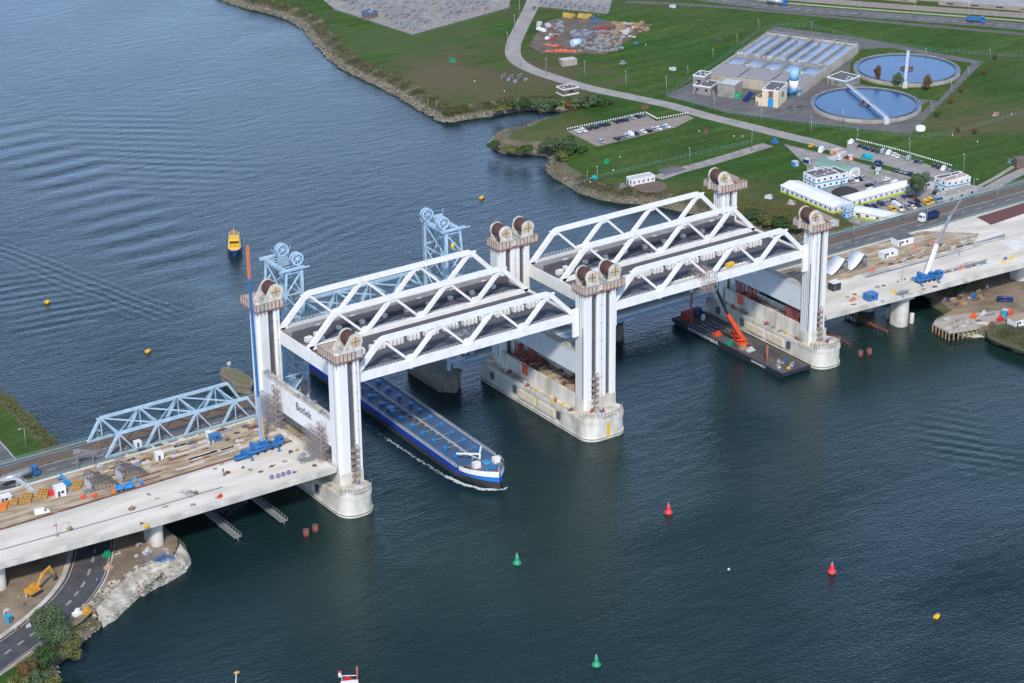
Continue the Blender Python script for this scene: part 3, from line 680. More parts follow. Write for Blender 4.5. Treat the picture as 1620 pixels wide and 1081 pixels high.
birdcage(-4.2, -1.4, 3, 15, 15.5, 24, 'dense tube scaffold under the near end of the lettered beam')
# red steel trestles inside the chambers
def trestle(x, y, z, h, label, w=2.2):
    t = thing('steel_trestle', label, 'trestle', (x, y, z), group='red steel trestles in the pier chambers')
    b = MB()
    for dx in (-w/2, w/2):
        for dy in (-w/2, w/2): b.bar((x+dx, y+dy, z), (x+dx, y+dy, z+h), .28)
    b.build('legs', mat('red_oxide_steel', (.38, .05, .035), (.28, .06, .04), 1, .7), t, True)
    b = MB(); k = 0
    while k*w < h-.5:
        for dy in (-w/2, w/2):
            b.bar((x-w/2, y+dy, z+k*w), (x+w/2, y+dy, min(z+h, z+(k+1)*w)), .16); b.bar((x-w/2, y+dy, z+k*w), (x+w/2, y+dy, z+k*w), .16)
        for dx in (-w/2, w/2): b.bar((x+dx, y-w/2, z+k*w), (x+dx, y+w/2, min(z+h, z+(k+1)*w)), .16)
        k += 1
    b.build('bracing', mat('red_oxide_steel', (.38, .05, .035)), t, True)
for x, y, h, l in [(105, 44, 6, 'the one nearest the far middle tower'), (107, 38, 6.5, 'standing mid chamber of the middle pier'), (105.5, 6, 6, 'the one nearest the near middle tower'), (108, 10, 6.5, 'beside the near middle tower on its far side'),
                   (210.5, 42, 7, 'farthest one in the right pier'), (211.5, 36, 6.5, 'second from the far end in the right pier'), (210, 11, 6.5, 'second from the near end in the right pier'), (211, 6, 6.5, 'nearest the near tower of the right pier')]:
    trestle(x, y, 12, h, 'red lattice trestle in the pier chamber, '+l)
for x, y, lb in [(99.3, 32, 'middle'), (207.0, 38, 'right')]:
    b = MB(); b.box(-.06, .06, -1.7, 1.7, -1.9, 1.9); b.bar((-.3, -1.7, 1.9), (-.3, 1.7, 1.9), .25); o = b.build('red_board', mat('orange_red_sheet', (.72, .09, .04), (.8, .14, .06), .6, .6)); o.location = (x, y, 12.2)
    tag(o, 'square orange red board hung on the chamber wall of the %s pier' % lb, 'board')
# horizontal red struts lying in the middle chamber
b = MB()
for k in range(5): b.bar((101.5, 30+k*2.3, 12.5), (110, 34+k*2.3, 12.9), .5)
tag(b.build('steel_beam_stack', mat('red_oxide_steel', (.38, .05, .035))), 'row of red steel beams laid slantwise in the middle pier chamber', 'steel beams')
# ---------------------------------------------------------------- lift spans
ZD, ZT, P0 = 46.0, 57.0, 11.36
YT = (0.0, 29.7, 49.9)
def chord_mesh(b, pts, w, h):
    """one mitred member along pts (x,z) in the plane y, softened at the knees"""
    P = [Vector((p[0], p[2])) for p in pts]; y = pts[0][1]; Q = []
    for i, p in enumerate(P):
        if 0 < i < len(P)-1:
            u, v = (P[i-1]-p).normalized(), (P[i+1]-p).normalized()
            Q += [p+u*1.1, p+u*.35+(v*.35), p+v*1.1] if True else [p]
        else: Q.append(p)
    up, dn = [], []
    for i, p in enumerate(Q):
        d = (Q[min(i+1, len(Q)-1)]-Q[max(i-1, 0)]).normalized(); n = Vector((-d.y, d.x)); up.append(p+n*h/2); dn.append(p-n*h/2)
    b.xprism([(q.x, q.y) for q in up+dn[::-1]], y-w/2, y+w/2, 0, 'y')
def span(x0, label, which):
    t = thing('lift_span', label, 'lift span', (x0+LS/2, 25, 43), group='raised white truss spans')
    n = 4; pl = LS/n
    for ti, (y, nm) in enumerate(zip(YT, ('near', 'middle', 'far'))):
        z_ = ZT; tr = bpy.data.objects.new('truss', None); COL.objects.link(tr); tr.parent = t; tr.location = (0, y-25, 0)
        w = 1.5
        b = MB(); zc = z_-.85
        chord_mesh(b, [(x0+.6, y, ZD-.9), (x0+P0+.3, y, zc), (x0+LS-P0-.3, y, zc), (x0+LS-.6, y, ZD-.9)], w, 1.65); b.build('top_chord', WHITE, tr, True)
        b = MB(); b.box(x0-.2, x0+LS+.2, y-.75, y+.75, 43.0, ZD-.1); b.build('bottom_chord', WHITE, tr, True)
        for k in range(n):
            xa = x0+pl*(k+.5)
            if k < n: 
                if k > 0: b = MB(); b.bar((x0+pl*k+.2, y, ZD-.5), (xa, y, zc), 1.15, 1.35); b.build('diagonal', WHITE, tr, True)
                if k < n-1: b = MB(); b.bar((xa, y, zc), (x0+pl*(k+1)-.2, y, ZD-.5), .9, .85); b.build('diagonal', WHITE, tr, True)
        # gussets: wider webs where members meet
        for k in range(n):
            xa = x0+pl*(k+.5); MB().xprism([(xa-2.6, zc), (xa+2.4, zc), (xa+.7, zc-2.0), (xa-1.1, zc-2.0)], y-.42, y+.42, 0, 'y').build('gusset_plate', WHITE, tr, True)
            if k > 0: xb = x0+pl*k; MB().xprism([(xb-2.0, ZD-.2), (xb+2.4, ZD-.2), (xb+1.0, ZD+1.7), (xb-.9, ZD+1.7)], y-.40, y+.40, 0, 'y').build('gusset_plate', WHITE, tr, True)
    for ya, yb, nm in ((.76, 28.94, 'a'), (30.46, 49.14, 'b')):
        MB().box(x0+.3, x0+LS-.3, ya, yb, 43.6, 44.5).build('deck_slab', SPAND, t, True)
    for k in range(5):      # cross girders beneath
        xx = x0+2+k*(LS-4)/4; MB().box(xx-.5, xx+.5, 1, 49, 41.6, 43.5).build('cross_girder', WHITE, t, True)
    for xx in (x0-.35, x0+LS+.05):
        MB().box(xx-.05, xx+.35, .2, 49.7, 40.4, 45.3).build('end_girder', WHITE, t, True)
        MB().box(xx+(.9 if xx < x0+5 else -1.4), xx+(2.3 if xx < x0+5 else -.4), 2, 48, 44.52, 44.62).build('joint_strip', DGREY, t, True)
    b = MB(); b.box(x0+.5, x0+LS-.5, 41.2, 41.6, 44.5, 47.2)
    x = x0+1
    while x < x0+LS-1: b.box(x, x+.12, 41.0, 41.2, 44.5, 47.2); x += 1.4
    b.build('noise_wall', mat('dark_panel_wall', (.10, .10, .115), (.075, .075, .09), .6, .7), t, True)
    MB().box(x0+.5, x0+LS-.5, 41.6, 49.1, 44.5, 45.3).build('track_slab', mat('grey_track_slab', (.27, .27, .28), (.20, .20, .21), .3, .8), t, True)
    MB().box(x0+.5, x0+LS-.5, 30.5, 33.8, 44.5, 44.9).build('kerb_slab', mat('grey_track_slab', (.27, .27, .28)), t, True)
    # pipe and cable frames along the middle truss
    b = MB(); x = x0+6; rnd = random.Random(which)
    while x < x0+LS-6:
        b.box(x, x+.22, 31.2, 31.5, 44.9, 46.1)
        if rnd.random() < .85: b.bar((x, 31.3, 45.9), (x+1.6, 31.3, 45.9), .14)
        if rnd.random() < .4: b.box(x+.3, x+1.3, 32.2, 33.0, 44.9, 45.4)
        x += 1.6
    b.bar((x0+6, 31.9, 44.98), (x0+LS-6, 31.9, 44.98), 1.9, .12); b.build('cable_frame', LGREY, t, True)
    b = MB(); x = x0+4
    while x < x0+LS-4:
        b.bar((x, 33.9, 44.5), (x, 33.9, 45.9), .12); x += 2
    b.bar((x0+4, 33.9, 45.9), (x0+LS-4, 33.9, 45.9), .12); b.bar((x0+4, 33.9, 45.2), (x0+LS-4, 33.9, 45.2), .1); b.build('inner_railing', DGREY, t, True)
    for yy, za in ((1.3, 44.5), (48.6, 45.3), (50.9, 45.3)):
        b = MB(); x = x0+3
        while x < x0+LS-3: b.bar((x, yy, za), (x, yy, za+1.9), .1); x += 1.5
        for z in (za+.7, za+1.3, za+1.85): b.bar((x0+3, yy, z), (x0+LS-3.4, yy, z), .08)
        b.build('outer_railing', LGREY, t, True)
    # guide brackets that clasp the towers
    for xa, xb in ((x0-.3, x0+2.2), (x0+LS-2.2, x0+LS+.3)):
        MB().box(xa, xb, -1.6, -.76, 37.5, 48.2).build('guide_bracket', WHITE, t, True)
    return t
sp0 = span(XN, 'raised white truss lift span on the left, above the blue tanker', 1)
sp1 = span(XN+PIT_X, 'raised white truss lift span on the right, above the crane pontoon', 2)
# white ballast blocks on the spans, each its own block
proto = MB().box(-.85, .85, -.65, .65, 0, 1.5).add([(-.85, -.65, 1.5), (.85, -.65, 1.5), (.85, .65, 1.5), (-.85, .65, 1.5), (-.55, -.4, 1.75), (.55, -.4, 1.75), (.55, .4, 1.75), (-.55, .4, 1.75)], [(0, 1, 5, 4), (1, 2, 6, 5), (2, 3, 7, 6), (3, 0, 4, 7), (4, 5, 6, 7)]).build('ballast_block', mat('ballast_white', (.74, .74, .70), (.55, .54, .50), 1.2, .8))
tag(proto, 'upright white ballast block', 'ballast block', 'ballast blocks on the raised spans')
first = [True]
def block(x, y, z, rz, label, sc=1):
    if first[0]: o = proto; first[0] = False
    else: o = proto.copy(); COL.objects.link(o)
    o.location = (x, y, z); o.rotation_euler = (0, 0, rz); o.scale = (sc, sc, sc) if not isinstance(sc, tuple) else sc; o['label'] = label; o['group'] = 'ballast blocks on the raised spans'
rnd = random.Random(4)
for sidx, x0 in enumerate((XN, XN+PIT_X)):
    nm = ('left', 'right')[sidx]
    x = x0+5.0; k = 0
    while x < x0+LS-6:
        for j in range(rnd.choice((3, 4, 4))):
            block(x, 16.8+rnd.uniform(-.2, .2), 44.5, rnd.uniform(-.05, .05), 'upright white ballast block in the row on the %s raised span' % nm, (.55, 1.5, 1.25)); x += 1.55
        x += rnd.uniform(1.0, 2.2)
        k += 1
    for k in range(9):
        block(x0+9+k*9.3, 39.6, 44.5, 0, 'low white ballast block, %s from left, dark lane of the %s span' % (ORD[k], nm), (1.0, 1.1, .75))
    for k in range(6):
        block(x0+12+k*14, 43.2+rnd.uniform(-.3, .3), 45.3, .1, 'white ballast block, %s from left, track slab of the %s span' % (ORD[k], nm), (1.1, 1.1, .8))
    for k in range(2):
        block(x0+4.2+k*3.2, 36.5-k*2.6, 44.5, .1, 'large white ballast block at the left end of the %s span, %s one' % (nm, ORD[k]), (1.6, 1.2, 1.1))
for k in range(9): block(XN+PIT_X+27+k*2.0, 3.6, 44.5, .3, 'rounded white ballast block along the near parapet, %s in the left row' % ORD[k], (.8, 1, .8))
for k in range(9): block(XN+PIT_X+52+k*1.9, 3.4, 44.5, .3, 'rounded white ballast block along the near parapet, %s in the right row' % ORD[k], (.8, 1, .8))
b = MB(); b.rbox((0, 0, 0), 3.6, 1.4, 1.3, .1); b.bar((-1.6, 0, 1.3), (1.6, 0, 1.3), .2); o = b.build('equipment_box', YEL); o.location = (XN+PIT_X+58, 3.2, 46.0); tag(o, 'yellow equipment box among white blocks on the right raised span', 'equipment box')
for x, l in ((XN+PIT_X+44.5, 'on the right'), ):
    birdcage(x-3.5, x+3.5, -1.8, 6, 40, 48, 'dense tube scaffold hung around the near truss of the right raised span', 1.2, mat('scaffold_brown', (.42, .36, .33), (.28, .2, .17), 2, .6))
birdcage(XN+43, XN+50, 1.6, 9, 44.5, 49, 'light tube scaffold on the deck of the left raised span', 1.3, GREY)
# ================================================================ fixed approach decks of the new bridge
def deck_from(name, label, near, far, z, m_, zt=2.2):
    t = thing(name, label, 'bridge deck', (near[0][0], near[0][1], z-zt))
    P = [(p[0], p[1]) for p in near]+[(p[0], p[1]) for p in far[::-1]]
    MB().prism(P, z-1.0, z).build('deck_slab', m_, t, True)
    inn = [(p[0], p[1]+1.6) for p in near]+[(p[0], p[1]-1.6) for p in far[::-1]]
    MB().prism(inn, z-zt-.4, z-1.0).build('box_girder', CONC, t, True)
    b = MB(); n3 = [Vector((*p, z)) for p in near]
    for i in range(len(n3)-1):
        b.bar(n3[i]+Vector((0, .22, .2)), n3[i+1]+Vector((0, .22, .2)), .35, .4)
        b.bar(n3[i]+Vector((0, -.12, -.7)), n3[i+1]+Vector((0, -.12, -.7)), .25, 1.5)
    b.build('edge_parapet', CONC, t, True)
    return t
ZL = 15.5
dl = deck_from('approach_deck', 'pale concrete approach deck at the left with work materials', [(-190, 3), (-121, -.5), (-68, -3.2), (-2.2, -3.4)], [(-190, 54), (-100, 46.5), (-45, 46.8), (-2.2, 48)], ZL, DECKC)
b = MB(); b.add([(-190, 25, ZL+.004), (-110, 21.5, ZL+.004), (-60, 22.6, ZL+.004), (-4, 24, ZL+.004), (-4, 46.6, ZL+.004), (-45, 45.6, ZL+.004), (-100, 45.3, ZL+.004), (-190, 52, ZL+.004)], [range(8)]); b.build('working_surface', SAND, dl, True)
b = MB()
for pts in ([(-190, 24.8), (-110, 21.2), (-60, 22.3), (-4, 23.6)],):
    for p, q in zip(pts[:-1], pts[1:]): b.bar((*p, ZL+.12), (*q, ZL+.12), .9, .25)
b.build('joint_formwork', RUST, dl, True)
b = MB()
for pts in ([(-190, 11.5), (-110, 8.2), (-60, 6.6), (-40, 6.5)],):
    for p, q in zip(pts[:-1], pts[1:]): b.bar((*p, ZL+.03), (*q, ZL+.03), .4, .08)
b.build('median_line', DGREY, dl, True)
b = MB()
for pts, w in (([(-190, 1.2), (-121, -2.3+3), (-68, -1.6), (-4, -1.8)], .25), ([(-190, 22.6), (-110, 19.6), (-60, 20.9), (-4, 22)], .7)):
    for p, q in zip(pts[:-1], pts[1:]): b.bar((*p, ZL+.02), (*q, ZL+.02), w, .06)
b.build('surface_strips', LGREY, dl, True)
rn = random.Random(31)
for k in range(34): MB().rbox((rn.uniform(-70, -6), rn.uniform(25, 45), ZL+.03), rn.uniform(3, 12), rn.uniform(.25, .8), rn.uniform(.1, .35), rn.uniform(-.03, .08)).build('formwork_board', rn.choice((WOOD, WOOD, RUST, GREY)), dl, True)
for k in range(16): MB().rbox((rn.uniform(-45, -6), rn.uniform(26, 43), ZL+.03), rn.uniform(3, 12), rn.uniform(.6, 2.2), .08, .02).build('formwork_strip', mat('pale_boards', (.62, .58, .5), (.5, .44, .36), .5, .9), dl, True)
# brown trench side between the new deck and the old road
b = MB(); b.add([(-190, 54.2, 14.9), (-100, 46.8, 14.9), (-45, 47.0, 14.9), (-2, 48.2, 14.9), (-2, 57, 9.4), (-45, 57, 9.4), (-100, 57, 9.4), (-190, 57.5, 9.4)], [(0, 1, 6, 7), (1, 2, 5, 6), (2, 3, 4, 5)])
b.build('trench_side', BRNWALL, dl, True)
# columns
def column(x, y, z1, label, r=1.9, z0=-2, w=7):
    t = thing('bridge_column', label, 'bridge column', (x, y, max(z0, 0)), group='concrete columns of the approach decks')
    b = MB(); b.prism(stadium(x-r, x+r, y-w/2, y+w/2, r*.98, 6), z0, z1); b.build('column_shaft', CONC, t, True)
    b = MB(); b.box(x-r-.5, x+r+.5, y-w/2-.6, y+w/2+.6, z1, z1+.9); b.build('bearing_seat', CONC, t, True); return t
column(-66.5, 5.3, 12.0, 'near concrete column under the left approach deck beside the curving road', 2.2, 0, 9)
column(-66.5, 34, 12.0, 'far concrete column in the shade under the left approach deck', 2.2, 0, 9)
column(-120, 8, 12.0, 'concrete column under the left approach deck at the left edge', 2.2, 0, 9)
near_r = [(218.4, -.2), (247.3, -1.8), (269.5, -3.1), (293, -4.2), (319.4, -5.9), (350, -9.5), (420, -19)]
far_r = [(218.4, 47.5), (262, 47.5), (294, 47.5), (312, 47.5), (316, 46), (350, 46), (420, 44)]
dr_ = deck_from('approach_deck', 'pale concrete approach deck at the right with cranes and work materials', near_r, far_r, ZL, DECKC)
b = MB(); b.add([(x, y, ZL+.004) for x, y in [(219, 24), (260, 24.3), (318, 22), (330, 30), (312, 46.5), (219, 46.5)]], [range(6)]); b.build('working_surface', SAND, dr_, True)
b = MB()
for pts, w in (([(219, 23.4), (260, 23.7), (318, 21.4), (400, 14)], .8), ([(219, 21.6), (260, 22), (318, 19.7), (400, 12)], .3), ([(270, 6.5), (300, 7.5), (340, 6)], .5)):
    for p, q in zip(pts[:-1], pts[1:]): b.bar((*p, ZL+.2), (*q, ZL+.2), w, .4)
b.build('low_kerbs', CONC, dr_, True)
b = MB(); b.add([Vector((*at(x, y, 15.5).to_2d(), ZL+.006)) for x, y in [(1360, 433), (1450, 411), (1590, 370), (1590, 378), (1480, 410), (1370, 440)]], [range(6)])
b.add([Vector((*at(x, y, 15.5).to_2d(), ZL+.006)) for x, y in [(1482, 433), (1530, 415), (1562, 410), (1558, 418), (1490, 434)]], [range(5)]); b.build('wet_asphalt_strip', mat('wet_grey_asphalt', (.17, .19, .23), (.22, .23, .25), .3, .5), dr_, True)
b = MB()
for q in [[(1530, 343), (1560, 358), (1572, 352), (1545, 335)], [(1545, 344), (1620, 322), (1640, 330), (1575, 352)]]:
    pass
b = MB(); b.add([Vector((*at(x, y, 15.5).to_2d(), ZL+.05)) for x, y in [(1545, 344), (1650, 312), (1650, 328), (1568, 356)]], [range(4)]); b.build('reinforcement_bed', mat('red_reinforcement', (.16, .055, .045), (.11, .05, .045), 2, .9, bump=.6, stretch=(1, 6, 1)), dr_, True)
b = MB(); b.add([Vector((*at(x, y, 15.5).to_2d(), ZL+.04)) for x, y in [(1583, 384), (1640, 372), (1640, 392), (1604, 396)]], [range(4)]); b.build('white_patch', mat('fresh_concrete', (.70, .69, .66), (.6, .59, .56), .3, .9), dr_, True)
for k in range(28): MB().rbox((rn.uniform(226, 305), rn.uniform(25, 45), ZL+.03), rn.uniform(3, 10), rn.uniform(.2, .6), rn.uniform(.1, .4), rn.uniform(-.1, .05)).build('formwork_board', rn.choice((WOOD, RUST, GREY)), dr_, True)
column(261.5, 4.5, 11.6, 'near concrete column standing in the water under the right approach deck', 3.0, -2, 8)
column(261.5, 24, 11.6, 'second concrete column in the shade under the right approach deck', 3.0, -2, 8)
column(330, 6, 12, 'near concrete column on the work yard at the right edge', 3.4, 0, 8)
for i, (px, py) in enumerate([(1414, 505), (1427, 517), (1442, 511), (1405, 503)]):
    p = at(px, py); o = MB().lathe([(.01, 4.2), (.9, 4.2), (.95, 4.0), (.95, -2)], n=14).build('mooring_pile', PIERC); o.location = p
    tag(o, 'short white pile in the water around the near right column, %s' % ('far left one', 'nearest one', 'right one', 'leftmost one')[i], 'pile', 'short white piles at the right column')
# ================================================================ old light blue bridge
ZO = 10.0; YA, YB = 59.0, 74.0
def olddeck(x0, x1, label, zo=ZO, tracks=True):
    t = thing('old_bridge_deck', label, 'bridge deck', ((x0+x1)/2, 66, zo-1.5), group='decks of the old road and rail bridge')
    MB().box(x0, x1, 57, 76.4, zo-1.2, zo).build('deck_slab', LGREY, t, True)
    b = MB(); b.add([(x0, 57.6, zo+.01), (x1, 57.6, zo+.01), (x1, 67.2, zo+.01), (x0, 67.2, zo+.01)], [(0, 1, 2, 3)]); b.add([(x0, 72, zo+.01), (x1, 72, zo+.01), (x1, 76, zo+.01), (x0, 76, zo+.01)], [(0, 1, 2, 3)]); b.build('asphalt', ASPHL, t, True)
    b = MB(); b.add([(x0, 67.2, zo+.015), (x1, 67.2, zo+.015), (x1, 72, zo+.015), (x0, 72, zo+.015)], [(0, 1, 2, 3)]); b.build('ballast_bed', BALLAST, t, True)
    b = MB()
    for y in (67.9, 69.2, 70.3, 71.6): b.box(x0, x1, y-.09, y+.09, zo+.02, zo+.2)
    b.build('rail_track', RAILM, t, True)
    b = MB()
    for y, dash in ((58.4, 0), (62.4, 1), (66.6, 0)):
        if not dash: b.box(x0, x1, y-.08, y+.08, zo+.012, zo+.022)
        else:
            x = x0
            while x < x1-3: b.box(x, x+3, y-.09, y+.09, zo+.012, zo+.022); x += 9
    b.build('lane_marking', MARK, t, True)
    b = MB(); x = x0
    while x <= x1: 
        for y in (57.2, 76.2): b.bar((x, y, zo), (x, y, zo+1.2), .1)
        b.bar((x, 67.4, zo), (x, 67.4, zo+.9), .1)
        x += 2
    for y in (57.2, 76.2):
        for z in (.4, .8, 1.2): b.bar((x0, y, zo+z), (x1, y, zo+z), .1)
    b.bar((x0, 72.1, zo+.9), (x1, 72.1, zo+.9), .14); b.build('railing', FENCEG, t, True)
    return t
olddeck(-240, 14, 'old bridge road and rail deck at the left, with blue truss above')
od = olddeck(90, 226, 'old bridge road and rail deck seen below the right raised span')
MB().box(90, 226, 54.2, 56.8, 8.6, 8.9).build('lower_walkway', LBLUE, od, True)
MB().box(90, 226, 58, 59, 6.9, 8.8).build('side_girder', LBLUE, od, True)
olddeck(226, 620, 'old road and rail approach at the right beside the site offices')
b = MB(); b.prism([(226, 57), (620, 57), (620, 77), (226, 77)], 3, 8.7); struct(b.build('embankment', LGREY), 'concrete retaining embankment carrying the old road at the right', cat='embankment')
b = MB(); b.prism([(-240, 58), (-108, 58), (-108, 75.5), (-240, 75.5)], 3, 8.7); struct(b.build('embankment', LGREY), 'embankment carrying the old road at the far left', cat='embankment')
def warren(name, label, x0, n, pl, zb, zt, group, chord=.9, ylist=(YA, YB), deck=False):
    t = thing(name, label, 'truss', (x0+n*pl/2, 66.5, zb), group=group)
    for y in ylist:
        tr = bpy.data.objects.new('truss_side', None); COL.objects.link(tr); tr.parent = t; tr.location = (0, y-66.5, 0)
        b = MB(); b.bar((x0+pl*.33, y, zt), (x0+pl*(n-.33), y, zt), .9, 1.0); b.bar((x0-pl*.02, y, zb+.2), (x0+pl*.33, y, zt), .8, .9); b.bar((x0+pl*n, y, zb+.2), (x0+pl*(n-.33), y, zt), .8, .9); b.build('top_chord', LBLUE, tr, True)
        b = MB(); b.bar((x0, y, zb+.3), (x0+n*pl, y, zb+.3), .6, .9); b.build('bottom_chord', LBLUE, tr, True)
        b = MB()
        for k in range(n):
            xt = x0+pl*(k+.33)
            if k: b.bar((x0+pl*k-.2, y, zb+.2), (xt, y, zt), .7, .8)
            b.bar((xt, y, zt), (xt+.3, y, zb+.2), .35); b.bar((xt, y, zt), (x0+pl*(k+.72), y, zb+.2), .5, .5)
        b.build('web_members', LBLUE, tr, True)
        g = MB()
        for k in range(n):
            xt = x0+pl*(k+.33); g.xprism([(xt-1.4, zt+.2), (xt+1.4, zt+.2), (xt+.9, zt-1.3), (xt-1.2, zt-1.3)], y-.3, y+.3, 0, 'y')
        g.build('gusset_plates', LBLUE, tr, True)
    b = MB(); ya, yb = ylist
    for k in range(n):
        xt = x0+pl*(k+.33); b.bar((xt, ya, zt), (xt, yb, zt), .5, .6)
        if k < n-1: b.bar((xt, yb, zt), (xt+pl*.5, (ya+yb)/2, zt), .4); b.bar((xt+pl*.5, (ya+yb)/2, zt), (xt+pl, ya, zt), .4); b.bar((xt, ya, zt), (xt+pl, yb, zt), .35)
    b.build('top_bracing', LBLUE, t, True)
    return t
warren('approach_truss', 'light blue through truss of the old bridge left of the blue lift tower', -57.2, 4, 14.75+.25, ZO, 18.2, 'light blue trusses of the old bridge')
ls = warren('old_lift_span', 'light blue truss lift span of the old bridge, raised between its two towers', 25.5, 4, 14.3, 33.5, 42.7, 'light blue trusses of the old bridge')
MB().box(25.5, 82.5, 58, 75, 33.0, 33.6).build('deck_slab', ASPHL, ls, True)
b = MB()
x = 26
while x < 82: b.bar((x, 75.2, 33.6), (x, 75.2, 34.9), .09); b.bar((x, 57.8, 33.6), (x, 57.8, 34.9), .09); x += 2
for z in (34.2, 34.9):
    for y in (75.2, 57.8): b.bar((25.5, y, z), (82.5, y, z), .1)
b.build('railing', LBLUE, ls, True)
def oldtower(x, sg, label):
    """vertical posts at x (towards the lift span), raking legs on side sg"""
    t = thing('old_lift_tower', label, 'lift tower', (x+sg*4, 66.5, 4), group='light blue lattice towers of the old bridge')
    zt = 62.0; ya, yb = YA, YB; xb = x+sg*6.0; xf = x+sg*11
    for y in (ya, yb):
        b = MB(); b.bar((x, y, 5), (x, y, zt), 1.0); b.build('vertical_post', LBLUE, t, True)
        b = MB(); b.bar((xf, y, 8), (xb, y, zt), .7); b.build('raking_leg', LBLUE, t, True)
        b = MB(); 
        H = [10, 22, 33, 44, 53, 61]; gx = lambda z: xf+(xb-xf)*(z-8)/(zt-8)
        for i, z in enumerate(H):
            b.bar((x, y, z), (gx(z), y, z), .4)
            if i < len(H)-1:
                z2 = H[i+1]; (b.bar((x, y, z), (gx(z2), y, z2), .45) if i % 2 else b.bar((gx(z), y, z), (x, y, z2), .45))
        b.build('side_bracing', LBLUE, t, True)
    for xx, nm in ((x, 0), (None, 1)):
        b = MB(); H = [20, 31, 42, 52, 61]
        for i, z in enumerate(H):
            X = x if nm == 0 else xf+(xb-xf)*(z-8)/(zt-8); X2 = X if nm == 0 else xf+(xb-xf)*((H[i+1] if i < 4 else z)-8)/(zt-8)
            b.bar((X, ya, z), (X, yb, z), .45)
            if i < 4: b.bar((X, ya, z), (X2, yb, H[i+1]), .35); b.bar((X, yb, z), (X2, ya, H[i+1]), .35)
        b.build('cross_bracing', LBLUE, t, True)
    x0, x1 = sorted((x-sg*1.2, xb+sg*2.2))
    b = MB(); b.box(x0, x1, ya-.9, ya+.3, zt, zt+.9); b.box(x0, x1, yb-.3, yb+.9, zt, zt+.9); b.box(x-.6, x+.6, ya, yb, zt-.6, zt+.6); b.box(xb-.5, xb+.5, ya, yb, zt-.6, zt+.5)
    for k in range(6): b.box(x0+1, x1-1, ya+1+k*2.4, ya+1.3+k*2.4, zt, zt+.3)
    b.box(x0-1.5, x1+1.5, ya-1.4, ya-.9, zt+.5, zt+.8)
    b.build('head_frame', LBLUE, t, True)
    for yy in (ya+1.6, yb-2.6):
        w = MB()
        for dy in (0, 1.6):
            n = 26; rr = 2.35
            vs = []
            for k in range(n):
                a = 2*PI*k/n
                for r_, y_ in ((rr, yy+dy), (rr, yy+dy+.5), (rr-.45, yy+dy+.5), (rr-.45, yy+dy)): vs.append((x-sg*-.3+r_*math.cos(a), y_, zt+3.0+r_*math.sin(a)))
            w.add(vs, [(4*k+j, 4*((k+1) % n)+j, 4*((k+1) % n)+(j+1) % 4, 4*k+(j+1) % 4) for k in range(n) for j in range(4)], 0, False)
            for k in range(8):
                a = 2*PI*k/8; w.bar((x+sg*.3, yy+dy+.25, zt+3), (x+sg*.3+2*math.cos(a), yy+dy+.25, zt+3+2*math.sin(a)), .2)
        w.cyl((x+sg*.3, yy-.3, zt+3), (x+sg*.3, yy+2.4, zt+3), .45, n=10)
        w.build('sheave_wheel', LBLUE, t, True)
        s_ = MB(); s_.bar((x-1.8, yy+1, zt+.4), (x+sg*.3, yy+1, zt+3), .5); s_.bar((x+1.8, yy+1, zt+.4), (x+sg*.3, yy+1, zt+3), .5); s_.build('sheave_support', LBLUE, t, True)
    b = MB()
    for yy in (ya+1.8, ya+3, yb-2.4, yb-1.2): b.bar((x-sg*1.9, yy, 44), (x-sg*1.9, yy, zt+3), .14); b.bar((x+sg*2.6, yy, 18), (x+sg*2.6, yy, zt+3), .16)
    b.build('hoisting_rope', DGREY, t, True)
    b = MB(); b.bar((x+sg*2, ya+6, zt+.5), (x+sg*6, yb-4, zt+5), .2); b.bar((x+sg*2, ya+7, zt+.5), (x-sg*1.5, yb-5, zt+5.5), .2)
    for k in range(4): b.bar((x+sg*(1+k), ya+5+k, zt), (x+sg*(1+k), ya+5+k, zt+2.2), .14)
    b.rbox((x+sg*3, 66.5, zt+.4), 3, 3.4, 1.8); b.build('machinery', mat('blue_grey_machinery', (.30, .42, .52), (.2, .28, .35), 1, .6), t, True)
    b = MB(); b.box(x+sg*2.6-1, x+sg*2.6+1, ya+1.5, yb-1.5, 14, 18.5); b.build('counterweight', mat('blue_grey_machinery', (.30, .42, .52)), t, True)
    b = MB(); b.rbox((x+sg*1.5, ya-.8, 14.5), 2, 1.8, 4.2); b.build('control_cabin', DGREY, t, True)
    return t
oldtower(22.3, -1, 'light blue lattice lift tower of the old bridge behind the left white tower')
oldtower(83.2, 1, 'light blue lattice lift tower of the old bridge farther right, with yellow lamp on it')
o = MB().lathe([(.01, 0), (.8, .3), (.6, 1.5), (.01, 2.2)], n=10).build('hanging_lamp', YEL); o.location = (85.5, 58.2, 55.5); tag(o, 'small yellow lamp housing hanging high on the right blue tower', 'lamp')
OLDP = mat('old_pier_masonry', (.15, .135, .11), (.24, .20, .15), .4, .95, bump=.4, detail=10)
